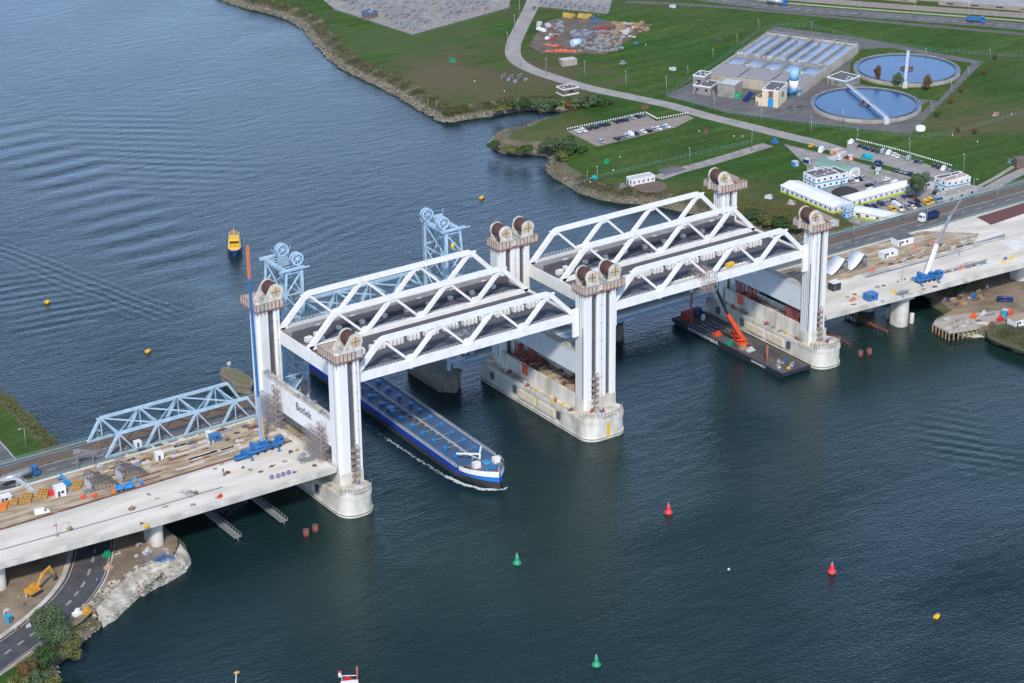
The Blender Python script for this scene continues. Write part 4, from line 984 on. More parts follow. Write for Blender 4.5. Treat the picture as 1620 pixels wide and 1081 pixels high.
def oldpier(x0, x1, y0, y1, z1, label, moss=False):
    t = thing('old_pier', label, 'bridge pier', ((x0+x1)/2, (y0+y1)/2, 0), group='dark masonry piers of the old bridge')
    MB().prism([(x0, y0+5), ((x0+x1)/2, y0), (x1, y0+5), (x1, y1-5), ((x0+x1)/2, y1), (x0, y1-5)], -2, z1).build('masonry', OLDP, t, True)
    MB().prism([(x0-.4, y0+4.5), ((x0+x1)/2, y0-.6), (x1+.4, y0+4.5), (x1+.4, y1-4.5), ((x0+x1)/2, y1+.6), (x0-.4, y1-4.5)], z1-.7, z1-.1).build('rim', OLDP, t, True)
    if moss: MB().prism([(x0+.8, y0+5.4), ((x0+x1)/2, y0+1.2), (x1-.8, y0+5.4), (x1-.8, y1-5.4), ((x0+x1)/2, y1-1.2), (x0+.8, y1-5.4)], z1, z1+.15).build('moss_top', mat('moss', (.12, .12, .05), (.17, .155, .10), .5, 1, detail=8), t, True)
    return t
oldpier(77, 87, 52, 84, 6.5, 'dark old masonry pier below the left raised span')
oldpier(12, 26, 56, 84, 6.5, 'dark old masonry pier under the left blue tower')
oldpier(156, 166, 55, 80, 7, 'dark old masonry pier to the right of the middle white tower')
pt = oldpier(15, 22, 96, 118, 3.4, 'mossy dolphin in the water behind the far left white tower', True)
b = MB(); b.bar((19, 114, 3.2), (19, 114, 6), .15); b.box(18.2, 19.8, 113.9, 114.05, 5.6, 7.0); b.build('sign_board', LGREY, pt, True)
oldpier(-26, -20, 58, 77, 8.6, 'old pier of the blue truss near the left shore')
# scaffolding and sheds under the old right tower
b = MB(); b.box(84, 96, 56, 58, 8.2, 8.5)
for k in range(7): b.bar((84+k*2, 56, 8.4), (84+k*2, 56, 9.6), .1)
b.bar((84, 56, 9.6), (96, 56, 9.6), .1); tag(b.build('walkway', LBLUE), 'light blue walkway with railing beside the old pier below the left span', 'walkway')
# ================================================================ vessels
def hull_loft(stations, mats, name, parent, mband):
    """stations: list of (y, [(halfwidth,z),...]) port+starboard symmetrical; mband: material per band"""
    b = MB(); k = len(stations[0][1]); vs = []
    for y, pr in stations:
        for s in (-1, 1):
            for hw, z in pr: vs.append((s*hw, y, z))
    b.v = [Vector(v) for v in vs]; n = len(stations)
    for i in range(n-1):
        for s in (0, 1):
            for j in range(k-1):
                a = i*2*k+s*k+j; c = (i+1)*2*k+s*k+j
                b.f.append([a, a+1, c+1, c] if s else [a, c, c+1, a+1]); b.m.append(mband[j]); b.sm.append(False)
    for i in (0, n-1):       # close ends
        for j in range(k-1):
            a = i*2*k+j; c = i*2*k+k+j
            b.f.append([a, c, c+1, a+1]); b.m.append(mband[j]); b.sm.append(False)
    return b.build(name, mats, parent, recalc=True)
SH = thing('tanker', 'long blue tanker barge with white bow band passing under the left raised span', 'tanker', (51.3, 0, 0), -.03)
DKB = mat('tanker_deck_blue', (.06, .125, .25), (.05, .10, .19), .25, .55)
HULLB = mat('hull_black', (.035, .035, .042), (.06, .055, .06), .2, .5, stretch=(1, .2, 2))
HB = mat('hull_blue', (.012, .06, .42), (.01, .05, .33), .3, .35); BOWB = mat('bow_blue', (.02, .20, .62), (.02, .17, .52), .3, .35)
HW = 8.2
st = []
for y in [-23.2, -22.6, -21, -18.5, -15, -11, -6, 0, 20, 60, 96, 100]:
    if y >= -6: f = 1
    else: f = max(.03, 1-((-6-y)/17.4)**2.6)
    fl = max(.02, 1-((max(0, -4-y))/19.0)**1.6)
    up = 1.6*max(0, min(1, (-9-y)/7)) if y < -9 else 0
    st.append((y, [(HW*fl*.9, -1), (HW*(fl*.85+f*.15), .6), (HW*(.25*fl+.75*f), 2.4+up*.5), (HW*f, 3.6+up*.7), (HW*f, 4.5+up)]))
hull_loft(st, [HULLB, HB], 'hull', SH, [0, 0, 1, 1])
# bow bands
b = MB(); N = 28; prof = [(-24.0+.4, 0)]
def bowpt(t, z, o=.06):
    y = -23.2+17*t; f = max(.03, 1-((-6-y)/17.4)**2.6) if y < -6 else 1
    return (HW*f+o, y-(.1 if t < .05 else 0))
for mi, (za, zb) in enumerate(((2.9, 4.75), (4.75, 6.9))):
    for s in (-1, 1):
        prev = None
        for i in range(N+1):
            t = (i/N)**1.5*(.80 if mi == 1 else .62); x, y = bowpt(t, 0); up = max(0, min(1, (-9-y)/7)); sh = t*1.1
            lo, hi = za+sh*.5*(0 if mi else 1)+(0 if mi == 0 else 0), zb-t*1.3
            if mi == 1: lo = 4.75-t*.55*1.3
            hi = max(hi, lo+.05)
            cur = [(s*x*(1-.05*(mi == 0)), y, lo), (s*(x+.02), y, hi)]
            if prev: b.add([prev[0], cur[0], cur[1], prev[1]], [(0, 1, 2, 3)], mi)
            prev = cur
b.build('bow_band', [BOWB, WHITE], SH)
# decks
b = MB(); P = [(-HW, 100)]+[(-HW, -6)]
for y in (-8, -11, -14, -16.5): P.append((-HW*max(.03, 1-((-6-y)/17.4)**2.6), y))
Q = [(-a, c) for a, c in P[::-1]]
b.add([(x, y, 4.42) for x, y in P+Q], [list(t) for t in tess([(x, y, 0) for x, y in P+Q])]); b.build('cargo_deck', DKB, SH)
b = MB(); P = []
for y in (-10, -13, -16, -18.5, -20.5, -22, -22.9): P.append((-(HW-.25)*max(.03, 1-((-6-y)/17.4)**2.6), y))
Q = [(-a, c) for a, c in P[::-1]]
b.add([(x, y, 5.3) for x, y in P+Q], [list(t) for t in tess([(x, y, 0) for x, y in P+Q])]); b.box(-HW+.4, HW-.4, -10, -9.8, 4.4, 5.3); b.build('fore_deck', mat('fore_deck_grey', (.14, .16, .19), (.1, .12, .15), .4, .6), SH)
b = MB()
for s in (-1, 1):
    y = -8
    while y < 99:
        b.bar((s*(HW-.25), y, 4.45), (s*(HW-.25), y, 5.6), .16); y += 1.6
    b.bar((s*(HW-.25), -8, 5.6), (s*(HW-.25), 99, 5.6), .1); b.bar((s*(HW-.25), -8, 5.0), (s*(HW-.25), 99, 5.0), .07)
    b.box(s*(HW-.1)-.08, s*(HW-.1)+.08, -8, 99, 4.45, 4.8)
b.build('deck_railing', LGREY, SH)
b = MB()
for dx, r, z in ((-.35, .13, 5.3), (0, .13, 5.3), (.35, .1, 5.3), (0, .1, 5.7)): b.cyl((dx, -7, z), (dx, 96, z), r, n=8)
y = -6
while y < 96: b.box(-.6, .6, y, y+.16, 4.45, 5.2); y += 4
b.build('cargo_pipe', mat('pipe_grey', (.34, .36, .40), (.24, .26, .30), 1, .5), SH)
rn = random.Random(5)
for k in range(13):
    y = -2+k*7.6; b = MB(); yb = y+rn.uniform(-.6, .6)
    b.bar((-4.6, yb, 5.1), (0, yb, 5.1), .18); b.bar((0, yb+2.2, 5.1), (4.6, yb+2.2, 5.1), .18); b.bar((-2.4, yb, 5.1), (-2.4, yb-2.2, 5.1), .14); b.build('branch_pipe', GREY, SH)
    for x, yy in ((-4.4, yb), (4.6, yb+2.2)):
        b = MB(); b.cyl((x, yy, 4.4), (x, yy, 5.3), .55, n=10); b.cyl((x, yy, 5.3), (x, yy, 5.5), .95, n=10); b.cyl((x+.7, yy+.9, 4.4), (x+.7, yy+.9, 5.6), .3, n=8); b.bar((x-1, yy-.5, 4.7), (x+1, yy-.5, 4.7), .2); b.build('tank_hatch', mat('valve_blue', (.02, .20, .50), (.02, .16, .42), 1, .4), SH)
b = MB(); b.cyl((-3.4, 46, 4.4), (-3.4, 46, 5.5), 1.5, n=14); b.build('deck_tank', mat('valve_blue', (.02, .20, .50)), SH)
b = MB()
for k in range(7): b.rbox((rn.uniform(-2, 1), 26+k*1.2, 4.5), .7, .6, rn.uniform(.7, 1.3), rn.random())
b.build('manifold', RUST, SH)
b = MB(); b.cyl((1.3, -8.2, 4.4), (1.3, -8.2, 7.2), .35, n=10); b.bar((1.3, -8.2, 7.2), (-6.0, -4.6, 7.9), .45); b.bar((1.3, -8.2, 7.2), (4.5, -4.0, 7.4), .6); b.bar((1.3, -8.2, 5.2), (-2, -6.6, 7.2), .2); b.build('deck_crane', WHITE, SH)
b = MB(); b.rbox((-3.2, -13.2, 5.3), 2.5, 2.0, 2.0); b.build('fore_cabin', WHITE, SH)
b = MB(); b.rbox((4.6, -13.6, 5.3), 2.3, 2.0, 2.0); b.build('fore_cabin', WHITE, SH)
b = MB(); b.cyl((1, -17.2, 5.3), (1, -17.2, 6.0), .6, n=10); b.bar((-1.4, -17, 5.9), (2.6, -17.4, 5.9), .9); b.cyl((-1.4, -17.8, 5.3), (-1.4, -16.2, 5.9), .5, n=8); b.cyl((2.6, -17.8, 5.3), (2.6, -16.6, 5.9), .5, n=8); b.build('anchor_winch', mat('valve_blue', (.02, .20, .50)), SH)
b = MB(); b.cyl((1.4, -12.5, 5.3), (1.4, -12.5, 5.9), 1.5, n=14); b.build('fore_hatch', mat('bright_blue_hatch', (.03, .30, .62), (.03, .24, .5), 1, .4), SH)
b = MB()
for s in (-1, 1):
    for k in range(5): b.cyl((s*(6.6-k*.15), -11.2-k*.75, 5.3), (s*(6.6-k*.15), -11.2-k*.75, 5.9), .3, n=8)
b.build('mooring_bollard', BLACK, SH)
b = MB(); b.bar((0.3, -22.2, 5.4), (0.3, -22.2, 8), .16); b.build('bow_staff', WHITE, SH)
# foam along the hull (stuff: churned water)
FOAM = mat('foam', (.72, .75, .75), (.35, .42, .45), 1.2, .7, coord='World')
b = MB(); rn = random.Random(8)
def foamline(path, w, dens, amp):
    for p, q in zip(path[:-1], path[1:]):
        p, q = Vector(p), Vector(q); n = int((q-p).length*dens)
        for i in range(n):
            c = p.lerp(q, rn.random())+Vector((rn.gauss(0, amp), rn.gauss(0, amp), 0)); s = w*rn.uniform(.3, 1); a = rn.uniform(-.5, .5)+math.atan2((q-p).y, (q-p).x)
            d = Vector((math.cos(a), math.sin(a), 0))*s*1.8; e = Vector((-d.y, d.x, 0))*.28; c.z = .03+rn.random()*.05
            b.add([c-d, c+e, c+d, c-e], [(0, 1, 2, 3)])
foamline([(49.5, -22.6, 0), (45.5, -19, 0), (42.4, -12, 0), (41.0, -4, 0)], .55, 20, .34)
foamline([(41.0, -4, 0), (40.2, 12, 0), (40.0, 34, 0)], .3, 6, .35)
foamline([(40, 34, 0), (40, 70, 0)], .22, 2, .6)
foamline([(49.5, -22.6, 0), (52, -23.8, 0), (53.2, -23, 0)], .4, 10, .25)
struct(b.build('foam', FOAM), 'white foam curling along the tanker bow and side', 'stuff', 'foam')
# ---------------------------------------------------------------- crane pontoon
BG = thing('pontoon', 'long black crane pontoon moored along the right river pier', 'pontoon', (196, 24, 0))
b = MB(); Y0, Y1 = -9.2, 58.5
b.add([(x, y, z) for x in (189.0, 203.3) for y, z in ((Y0+3, -.8), (Y0, .6), (Y0, 2.0), (Y1, 2.0), (Y1, .9), (Y1-4, -.8))], [(0, 1, 2, 3, 4, 5), (11, 10, 9, 8, 7, 6)]+[(i, 6+i, 6+(i+1) % 6, (i+1) % 6) for i in range(6)])
b.build('hull', DKNAVY, BG, True, recalc=True)
b = MB(); b.box(189.3, 203.0, Y0+.3, Y1-.3, 2.0, 2.05); b.build('deck_plating', mat('pontoon_deck', (.11, .11, .115), (.065, .062, .06), .3, .8, detail=10, stretch=(1, .3, 1)), BG, True)
b = MB()
for x in (189.1, 203.2): b.box(x-.12, x+.12, Y0, Y1, 2.0, 2.25)
b.box(189, 203.3, Y0-.1, Y0+.15, 2.0, 2.25); b.build('edge_rim', mat('navy_rim', (.03, .045, .09), (.02, .03, .06), 1, .5), BG, True)
textmesh('WWW.VANDERWEES.NL', 1.75, 'lettering', WHITE, BG, (188.93, 38.6, 1.15), (0, -1, 0), (0, 0, 1), .02, .98)
textmesh('LASTDRAGER 21', 1.15, 'lettering', WHITE, BG, (188.93, 4.6, 1.2), (0, -1, 0), (0, 0, 1), .02, 1)
for (x, y, h, cap) in ((191.6, 49.5, 13.5, True), (191.3, 2.4, 7.2, False)):
    b = MB(); b.cyl((x, y, -1), (x, y, 2+h), .45, n=12); b.build('spud_pole', mat('red_brown_pole', (.33, .09, .05), (.24, .07, .05), 1, .7), BG, True)
    if cap: b = MB(); b.cyl((x, y, 2+h-.1), (x, y, 4+h), .95, n=12); b.build('pole_cap', LGREY, BG, True)
def box_thing(name, label, cat, c, sx, sy, sz, rz, m, trim=None, group=None, ribs=True):
    """a container-like box: shell with corner posts and ribs, plus a roof or door part"""
    t = thing(name, label, cat, c, rz, group); b = MB(); b.box(-sx/2, sx/2, -sy/2, sy/2, .12, sz)
    if ribs:
        k = max(2, int(sx/.6))
        for i in range(k+1):
            x = -sx/2+i*sx/k
            for y in (-sy/2, sy/2): b.box(x-.06, x+.06, y-.05, y+.05, .12, sz-.05)
    b.build('shell', m, t)
    b = MB(); b.box(-sx/2-.06, sx/2+.06, -sy/2-.06, sy/2+.06, sz, sz+.12); b.box(-sx/2-.04, sx/2+.04, -sy/2-.04, sy/2+.04, 0, .14); b.build('frame', trim or m, t)
    b = MB(); b.box(-sx*.15, sx*.15, -sy/2-.08, -sy/2-.05, .3, sz*.85); b.box(-sx/2-.08, -sx/2-.05, -sy*.3, sy*.3, .3, sz*.85); b.build('door', trim or DGREY, t)
    return t
box_thing('storage_container', 'red storage container at the far end of the crane pontoon', 'container', (193.6, 54.5, 2.05), 4, 3, 2.6, 0, REDP)
box_thing('storage_container', 'dark blue storage container beside the red one on the pontoon', 'container', (198.5, 55, 2.05), 4.5, 2.6, 2.6, 0, NAVY)
b = MB(); b.lathe([(.01, 2.4), (.8, 2.3), (.85, .3), (.8, 0)], n=12); b.bar((-1.2, 0, 1.6), (1.2, 0, 1.6), .15); o = b.build('water_tank', LGREY); o.location = (197.8, 49.5, 2.06); tag(o, 'small white upright tank near the far end of the pontoon', 'tank')
rn = random.Random(12)
def stackrow(name, label, cat, pts, m, dims, group, rz=PI/2, j=.05):
    for k, (x, y, z) in enumerate(pts):
        b = MB(); sx, sy, sz = dims; n = 4
        for i in range(n): b.bar((-sx/2+rn.uniform(0, .2), -sy/2+(i+.5)*sy/n, .1), (sx/2-rn.uniform(0, .3), -sy/2+(i+.5)*sy/n, .1), sy/n*.6, .14)
        for i in range(n-1): b.bar((-sx/2+.2, -sy/2+(i+1)*sy/n, .28), (sx/2-.2, -sy/2+(i+1)*sy/n, .28), sy/n*.6, .14)
        o = b.build(name, m); o.location = (x, y, z); o.rotation_euler = (0, 0, rz+rn.uniform(-j, j)); tag(o, label, cat, group)
stackrow('beam_bundle', 'grey steel beam bundle laid on the far half of the pontoon deck', 'beam bundle', [(192.5+i % 4*2.3, 36+i//4*4.2, 2.06) for i in range(12)], GREY, (3.2, .8, .3), 'steel bundles on the far half of the pontoon')
stackrow('beam_bundle', 'long dark steel beam bundle on the near half of the pontoon deck', 'beam bundle', [(195+i*1.7, 10, 2.06) for i in range(4)], DGREY, (11, .6, .4), 'long beams on the near half of the pontoon')
for i in range(12):
    b = MB(); b.rbox((0, 0, 0), rn.uniform(.5, 1.6), rn.uniform(.5, 1.2), rn.uniform(.3, .9)); b.rbox((.3, .2, 0), .4, .4, rn.uniform(.6, 1.3)); c = rn.choice((BLUE, WOOD, LGREY, YEL, GREY)); o = b.build('equipment_pile', c)
    o.location = (rn.uniform(191, 200), rn.uniform(-7, 1), 2.06); tag(o, 'small tool pile at the near end of the pontoon', 'tool pile', 'small tool piles at the pontoon end')
    if c is BLUE: o['label'] = 'small blue tool pile at the near end of the pontoon'; o['group'] = 'small blue tool piles at the pontoon end'
# crawler crane
def crane(name, label, base, body_rz, mbody, mboom, segs, truck=True, boom_w=1.3, L=11, boom_mats=None, counter=True):
    t = thing(name, label, 'crane', base, body_rz)
    b = MB()
    if truck:
        b.box(-L/2, L/2, -1.4, 1.4, 1.0, 2.0); b.box(L/2-2.2, L/2, -1.35, 1.35, 2.0, 2.6); b.box(-L/2, -L/2+1.5, -1.3, 1.3, 2.0, 2.4); b.build('chassis', mbody, t)
        c = MB(); c.box(L/2-2.0, L/2+.3, -1.3, 1.3, 1.6, 3.4); c.build('driver_cab', mbody, t)
        g = MB(); g.box(L/2+.28, L/2+.34, -1.1, 1.1, 2.3, 3.2); g.box(L/2-1.6, L/2-.2, -1.34, -1.29, 2.4, 3.2); g.build('cab_window', GLASS, t)
        for i in range(5):
            w = MB(); x = -L/2+1.2+i*(L-3)/4
            for s in (-1, 1): w.cyl((x, s*1.05, .62), (x, s*1.5, .62), .62, n=14)
            w.build('wheel_pair', BLACK, t)
        for x in (-L/2+.6, L/2-3.4):
            w = MB(); w.bar((x, -3.6, 1.2), (x, 3.6, 1.2), .4, .4)
            for s in (-1, 1): w.bar((x, s*3.5, 0.1), (x, s*3.5, 1.2), .3); w.rbox((x, s*3.5, 0), 1.1, 1.1, .15)
            w.build('outrigger', mbody, t)
    else:
        for s in (-1, 1):
            w = MB(); w.xprism([(-L/2, .5), (-L/2+.5, .05), (L/2-.5, .05), (L/2, .5), (L/2, .9), (L/2-.5, 1.3), (-L/2+.5, 1.3), (-L/2, .9)], s*2.6-.5, s*2.6+.5, 0, 'y'); w.build('crawler_track', DGREY, t)
        b.box(-L/2+1, L/2-1, -2.1, 2.1, .6, 1.4); b.build('chassis', mbody, t)
    b = MB(); b.cyl((0, 0, 1.8), (0, 0, 2.4), 1.3, n=16); b.box(-3.6, 2.4, -1.5, 1.5, 2.4, 3.1); b.box(-1.2, 1.2, -.9, .9, 3.1, 4.0); b.build('slewing_deck', mbody, t)
    if counter: b = MB(); b.box(-4.6, -3.3, -1.7, 1.7, 2.3, 4.1); b.build('counterweight', mbody if not boom_mats else boom_mats[0], t)
    b = MB(); b.box(-.4, 1.8, -2.4, -1.5, 2.6, 4.3); b.build('operator_cab', mbody, t)
    g = MB(); g.box(.3, 1.84, -2.44, -2.38, 3.2, 4.1); g.box(1.78, 1.84, -2.3, -1.6, 3.2, 4.1); g.build('cab_window', GLASS, t)
    rope = []
    for i, (p, q, w, m, lattice) in enumerate(segs):
        b = MB(); p, q = Vector(p), Vector(q)
        if not lattice: b.bar(p, q, w, w*1.15)
        else:
            d = (q-p).normalized(); a = d.cross(Vector((0, 0, 1))); a = Vector((1, 0, 0)) if a.length < .05 else a.normalized(); c = a.cross(d)
            cs = [a*w/2+c*w/2, a*w/2-c*w/2, -a*w/2-c*w/2, -a*w/2+c*w/2]
            for o_ in cs: b.bar(p+o_, q+o_, .16)
            n = max(2, int((q-p).length/w/1.2))
            for k in range(n):
                e, f = p.lerp(q, k/n), p.lerp(q, (k+1)/n)
                for s in range(4): b.bar(e+cs[s], f+cs[(s+1) % 4], .11)
        b.build('boom' if i == 0 else 'boom_section', m, t, True)
    b = MB(); p = Vector(segs[0][0]); d = Vector(segs[0][1])-p; b.bar(Vector(base)+Vector((math.cos(body_rz), math.sin(body_rz), 0))*1.2+Vector((0, 0, 2.6)), p+d*.28, .4); b.build('luffing_ram', GREY, t, True)
    return t
crane('red_mobile_crane', 'orange red telescopic crane working on the black pontoon', (194.2, 22.0, 2.06), R(-100), ORNR, ORNR,
      [((194, 20.5, 5), (186.2, 20.4, 17.0), 1.35, ORNR, False), ((186.6, 20.5, 16.4), (181.4, 24.5, 31.5), .95, DKNAVY, False)], truck=False, L=8)
for i, (x, y, m, l) in enumerate([(192.6, 34, ORNR, 'orange red crane ballast frame behind the red crane'), (192, 17.5, WOOD, 'tan pallet pile in front of the red crane'), (190.8, 24, GRN, 'green compressor left of the red crane'), (193, 14.5, LGREY, 'pale pipe bundle near the red crane')]):
    b = MB(); b.rbox((0, 0, 0), 3, 2, .9); b.rbox((.6, .3, .9), 1.4, 1.2, .6); b.bar((-1.8, -.9, .5), (1.8, -1.2, .5), .3); b.bar((-1.5, 1.1, .3), (1.9, .9, .3), .2); o = b.build('site_equipment', m); o.location = (x, y, 2.06); tag(o, l, 'equipment')
# left blue crane with tall boom and orange jib
c1 = crane('mobile_crane', 'blue mobile crane on the left deck with very tall boom and orange jib', (-15.6, 22.5, 15.5), R(5), BLUE, BLUE,
      [((-16.2, 22.5, 18.6), (-16.3, 22.9, 36), .9, mat('boom_grey_blue', (.30, .40, .52), (.24, .32, .44), .5, .4), False), ((-16.3, 22.9, 35.6), (-16.6, 23.6, 79), .66, BLUE, False), ((-16.6, 23.6, 78.5), (-16.5, 23.8, 90.4), .62, ORNG, True)], L=15)
b = MB(); b.bar((-15.2, 22.3, 19), (-15.5, 22.6, 29), .22); b.build('fly_jib', YEL, c1, True)
# right blue and white crane
crane('mobile_crane', 'blue mobile crane with white and grey telescopic boom on the right deck', (275.5, 3.6, 15.5), R(-8), BLUE, BLUE,
      [((274.3, 3.6, 18.5), (280.5, 5.0, 29.5), 1.3, WHITE, False), ((280.3, 5.0, 29.0), (288.6, 6.6, 39.5), .85, GREY, False), ((288.4, 6.6, 39.2), (294.5, 6.6, 46), .45, GREY, True)], L=12)
# excavator
def excavator(name, label, loc, rz, m):
    t = thing(name, label, 'excavator', loc, rz); t.scale = (1.0,)*3
    for s in (-1, 1):
        w = MB(); w.xprism([(-2.3, .4), (-1.9, .05), (1.9, .05), (2.3, .4), (2.3, .7), (1.9, 1.0), (-1.9, 1.0), (-2.3, .7)], s*1.25-.35, s*1.25+.35, 0, 'y'); w.build('crawler_track', BLACK, t)
    b = MB(); b.box(-2.8, 1.6, -1.45, 1.45, 1.1, 1.7); b.box(-2.9, -.2, -1.4, 1.4, 1.7, 2.6); b.box(-3.1, -2.5, -1.3, 1.3, 1.3, 2.4); b.build('upper_body', m, t)
    b = MB(); b.box(-.1, 1.5, .3, 1.4, 1.7, 3.1); b.build('cab', m, t); b = MB(); b.box(1.48, 1.54, .4, 1.3, 2.1, 3.0); b.box(.1, 1.3, 1.38, 1.44, 2.2, 3.0); b.build('cab_window', GLASS, t)
    b = MB(); b.bar((1.2, -.2, 1.7), (4.2, -.2, 5.4), .55, .8); b.bar((4.2, -.2, 5.4), (7.2, -.2, 6.1), .5, .7); b.build('boom', m, t)
    b = MB(); b.bar((7.2, -.2, 6.5), (8.6, -.2, 2.8), .4, .55); b.build('dipper_arm', m, t); b = MB(); b.xprism([(8.2, 3.0), (9.1, 3.0), (9.0, 1.9), (8.1, 1.6)], -.8, .4, 0, 'y'); b.build('bucket', DGREY, t)
    return t
p = at(62, 937, 4.05); excavator('excavator', 'yellow orange excavator standing on the earth by the curving road', (p.x-1.6, p.y, 4.05), R(22), mat('excavator_yellow', (.65, .33, .04), (.5, .25, .04), 1, .45))
# ---------------------------------------------------------------- boats
BT = thing('pilot_boat', 'dark blue hulled boat with yellow wheelhouse in the water at upper left', 'boat', (85, 233.5, 0), R(-28))
st = []
for y, f, u in [(-9, .05, 1.0), (-8.2, .35, .8), (-6, .75, .5), (-3, .97, .2), (2, 1, 0), (8, .95, 0), (9, .9, 0)]: st.append((y, [(2.6*f*.6, -.5), (3.1*f, 1.2+u*.6), (3.2*f, 2.0+u)]))
hull_loft(st, [NAVY, YEL], 'hull', BT, [0, 0])
b = MB(); b.add([(x, y, 2.0+u*.9) for (y, f, u) in [(-8.2, .35, .8), (-6, .75, .5), (-3, .97, .2), (9, .9, 0)] for x in (-3.05*f, 3.05*f)], [(0, 1, 3, 2), (2, 3, 5, 4), (4, 5, 7, 6)]); b.build('deck', LGREY, BT)
b = MB(); b.box(-2.4, 2.4, -5.6, -2.0, 2.2, 3.3); b.box(-2.3, 2.3, -2.0, 4.6, 2.1, 5.0); b.add([(-2.3, -2.0, 5.0), (2.3, -2.0, 5.0), (2.1, 4.4, 5.0), (-2.1, 4.4, 5.0), (-2.0, -1.2, 5.5), (2.0, -1.2, 5.5), (1.9, 4.0, 5.5), (-1.9, 4.0, 5.5)], [(0, 1, 5, 4), (1, 2, 6, 5), (2, 3, 7, 6), (3, 0, 4, 7), (4, 5, 6, 7)]); b.build('wheelhouse', YEL, BT)
b = MB(); b.box(-2.0, 2.0, -2.06, -1.98, 3.6, 4.7); b.box(-2.36, -2.28, -1.6, 3.6, 3.7, 4.6); b.box(2.28, 2.36, -1.6, 3.6, 3.7, 4.6); b.build('windows', GLASS, BT)
b = MB(); b.bar((0, 3, 5.4), (0, 3, 9), .2); b.bar((-1.5, 3, 7.6), (1.5, 3, 7.6), .16)
for s in (-1, 1): b.bar((s*2.2, 4.8, 2), (s*2.2, 5.2, 5.4), .16); b.bar((s*2.2, 8, 2), (s*2.2, 7.6, 5.2), .16); b.bar((s*2.2, 5.2, 5.4), (s*2.2, 7.6, 5.2), .16)
b.bar((-2.2, 5.2, 5.4), (2.2, 5.2, 5.4), .16); b.bar((-2.2, 7.6, 5.2), (2.2, 7.6, 5.2), .16); b.build('mast_and_frames', YEL, BT)
b = MB()
for s in (-1, 1): b.bar((s*3.1, -5, 1.9), (s*3.15, 8.5, 1.6), .3)
b.build('fender', BLACK, BT)
p = at(548, 1078, 4); V = thing('motor_vessel', 'white roofed wheelhouse of a vessel cut by the bottom edge', 'boat', (p.x, p.y-2, 0), R(-24))
st = [(-14, [(2.4, -.5), (2.9, 1.0), (3, 1.8)]), (2, [(2.4, -.5), (2.9, 1.0), (3, 1.8)]), (5.5, [(1.6, -.5), (2.3, 1.1), (2.4, 2.1)]), (8.2, [(.1, -.5), (.2, 1.5), (.25, 2.6)])]
hull_loft(st, [NAVY], 'hull', V, [0, 0]); b = MB(); b.box(-2.9, 2.9, -14, 2, 1.75, 1.85); b.add([(-2.9, 2, 1.86), (2.9, 2, 1.86), (2.3, 5.4, 1.9), (.2, 7.8, 2.3), (-.2, 7.8, 2.3), (-2.3, 5.4, 1.9)], [range(6)]); b.build('deck', REDP, V)
b = MB(); b.box(-2.2, 2.2, -4, 1.2, 1.8, 4.1); b.build('wheelhouse', WHITE, V); b = MB(); b.box(-2.5, 2.5, -4.3, 1.6, 4.1, 4.35); b.build('wheelhouse_roof', WHITE, V)
b = MB(); b.box(-2.0, 2.0, 1.2, 1.26, 2.9, 3.9); b.box(-2.26, -2.2, -3.6, .8, 2.9, 3.9); b.build('windows', GLASS, V)
b = MB(); b.bar((-2.0, 2.6, 1.9), (-2.0, 2.6, 5.6), .16); b.bar((-2.0, 2.8, 5.4), (2.2, 2.4, 5.3), .16); b.lathe([(.01, 5.3), (.55, 5.3), (.4, 6.8), (.01, 6.9)], (-2.6, 2.6, 0), 10); b.build('mast', WHITE, V)
b = MB(); b.lathe([(.56, 6.8), (.6, 7.05), (.01, 7.1)], (-2.6, 2.6, 0), 10); b.build('mast_light', REDP, V)
p = at(566, 1090); o = MB().cyl((0, 0, -1), (0, 0, 7.6), .3, n=10).build('mooring_post', mat('red_brown_pole', (.33, .09, .05))); o.location = p; tag(o, 'red brown steel post at the bottom edge right of the white roof', 'post')
p = at(364, 1084, 6); t = thing('lamp_mast', 'slanting pole with yellow lamp at the bottom edge', 'lamp', (p.x, p.y, 0)); q = at(374, 1064, 9)
b = MB(); b.bar((p.x-1.2, p.y-4, 0), q, .25); b.build('pole', LGREY, t, True); b = MB(); b.bar(q-Vector((.7, 0, 0)), q+Vector((.8, 0, -.1)), .5); b.build('lamp_head', YEL, t, True)
# ---------------------------------------------------------------- buoys
def buoy(px, py, m, label, s=.72, top=True):
    p = at(px, py); t = thing('buoy', label, 'buoy', (p.x, p.y, 0), 0, 'channel buoys')
    MB().lathe([(.01, -.6), (1.9*s, -.5), (2.0*s, .3*s), (1.75*s, 1.0*s), (1.05*s, 1.3*s), (.95*s, 2.6*s), (.55*s, 4.4*s), (.01, 4.5*s)], n=18).build('float_body', m, t)
    b = MB(); b.cyl((0, 0, 4.4*s), (0, 0, 5.6*s), .3*s, .03, n=10); b.bar((-.5*s, 0, 4.2*s), (0, 0, 5.4*s), .1); b.build('topmark', LGREY if m is REDP or True else m, t)
    b = MB().cyl((0, 0, .2*s), (0, 0, .45*s), 2.03*s, n=18); b.build('waterline_band', DGREY, t)
buoy(1057.5, 812, mat('buoy_red', (.75, .02, .03), (.62, .02, .03), 1, .4), 'red conical buoy nearer the bridge, left of the two red ones')
buoy(1316, 906, mat('buoy_red', (.75, .02, .03)), 'red conical buoy at the lower right, right of the two red ones')
buoy(818, 892, GRN, 'green conical buoy below the tanker bow, upper of the two green ones')
buoy(943.5, 1053, GRN, 'green conical buoy near the bottom edge, lower of the two green ones')
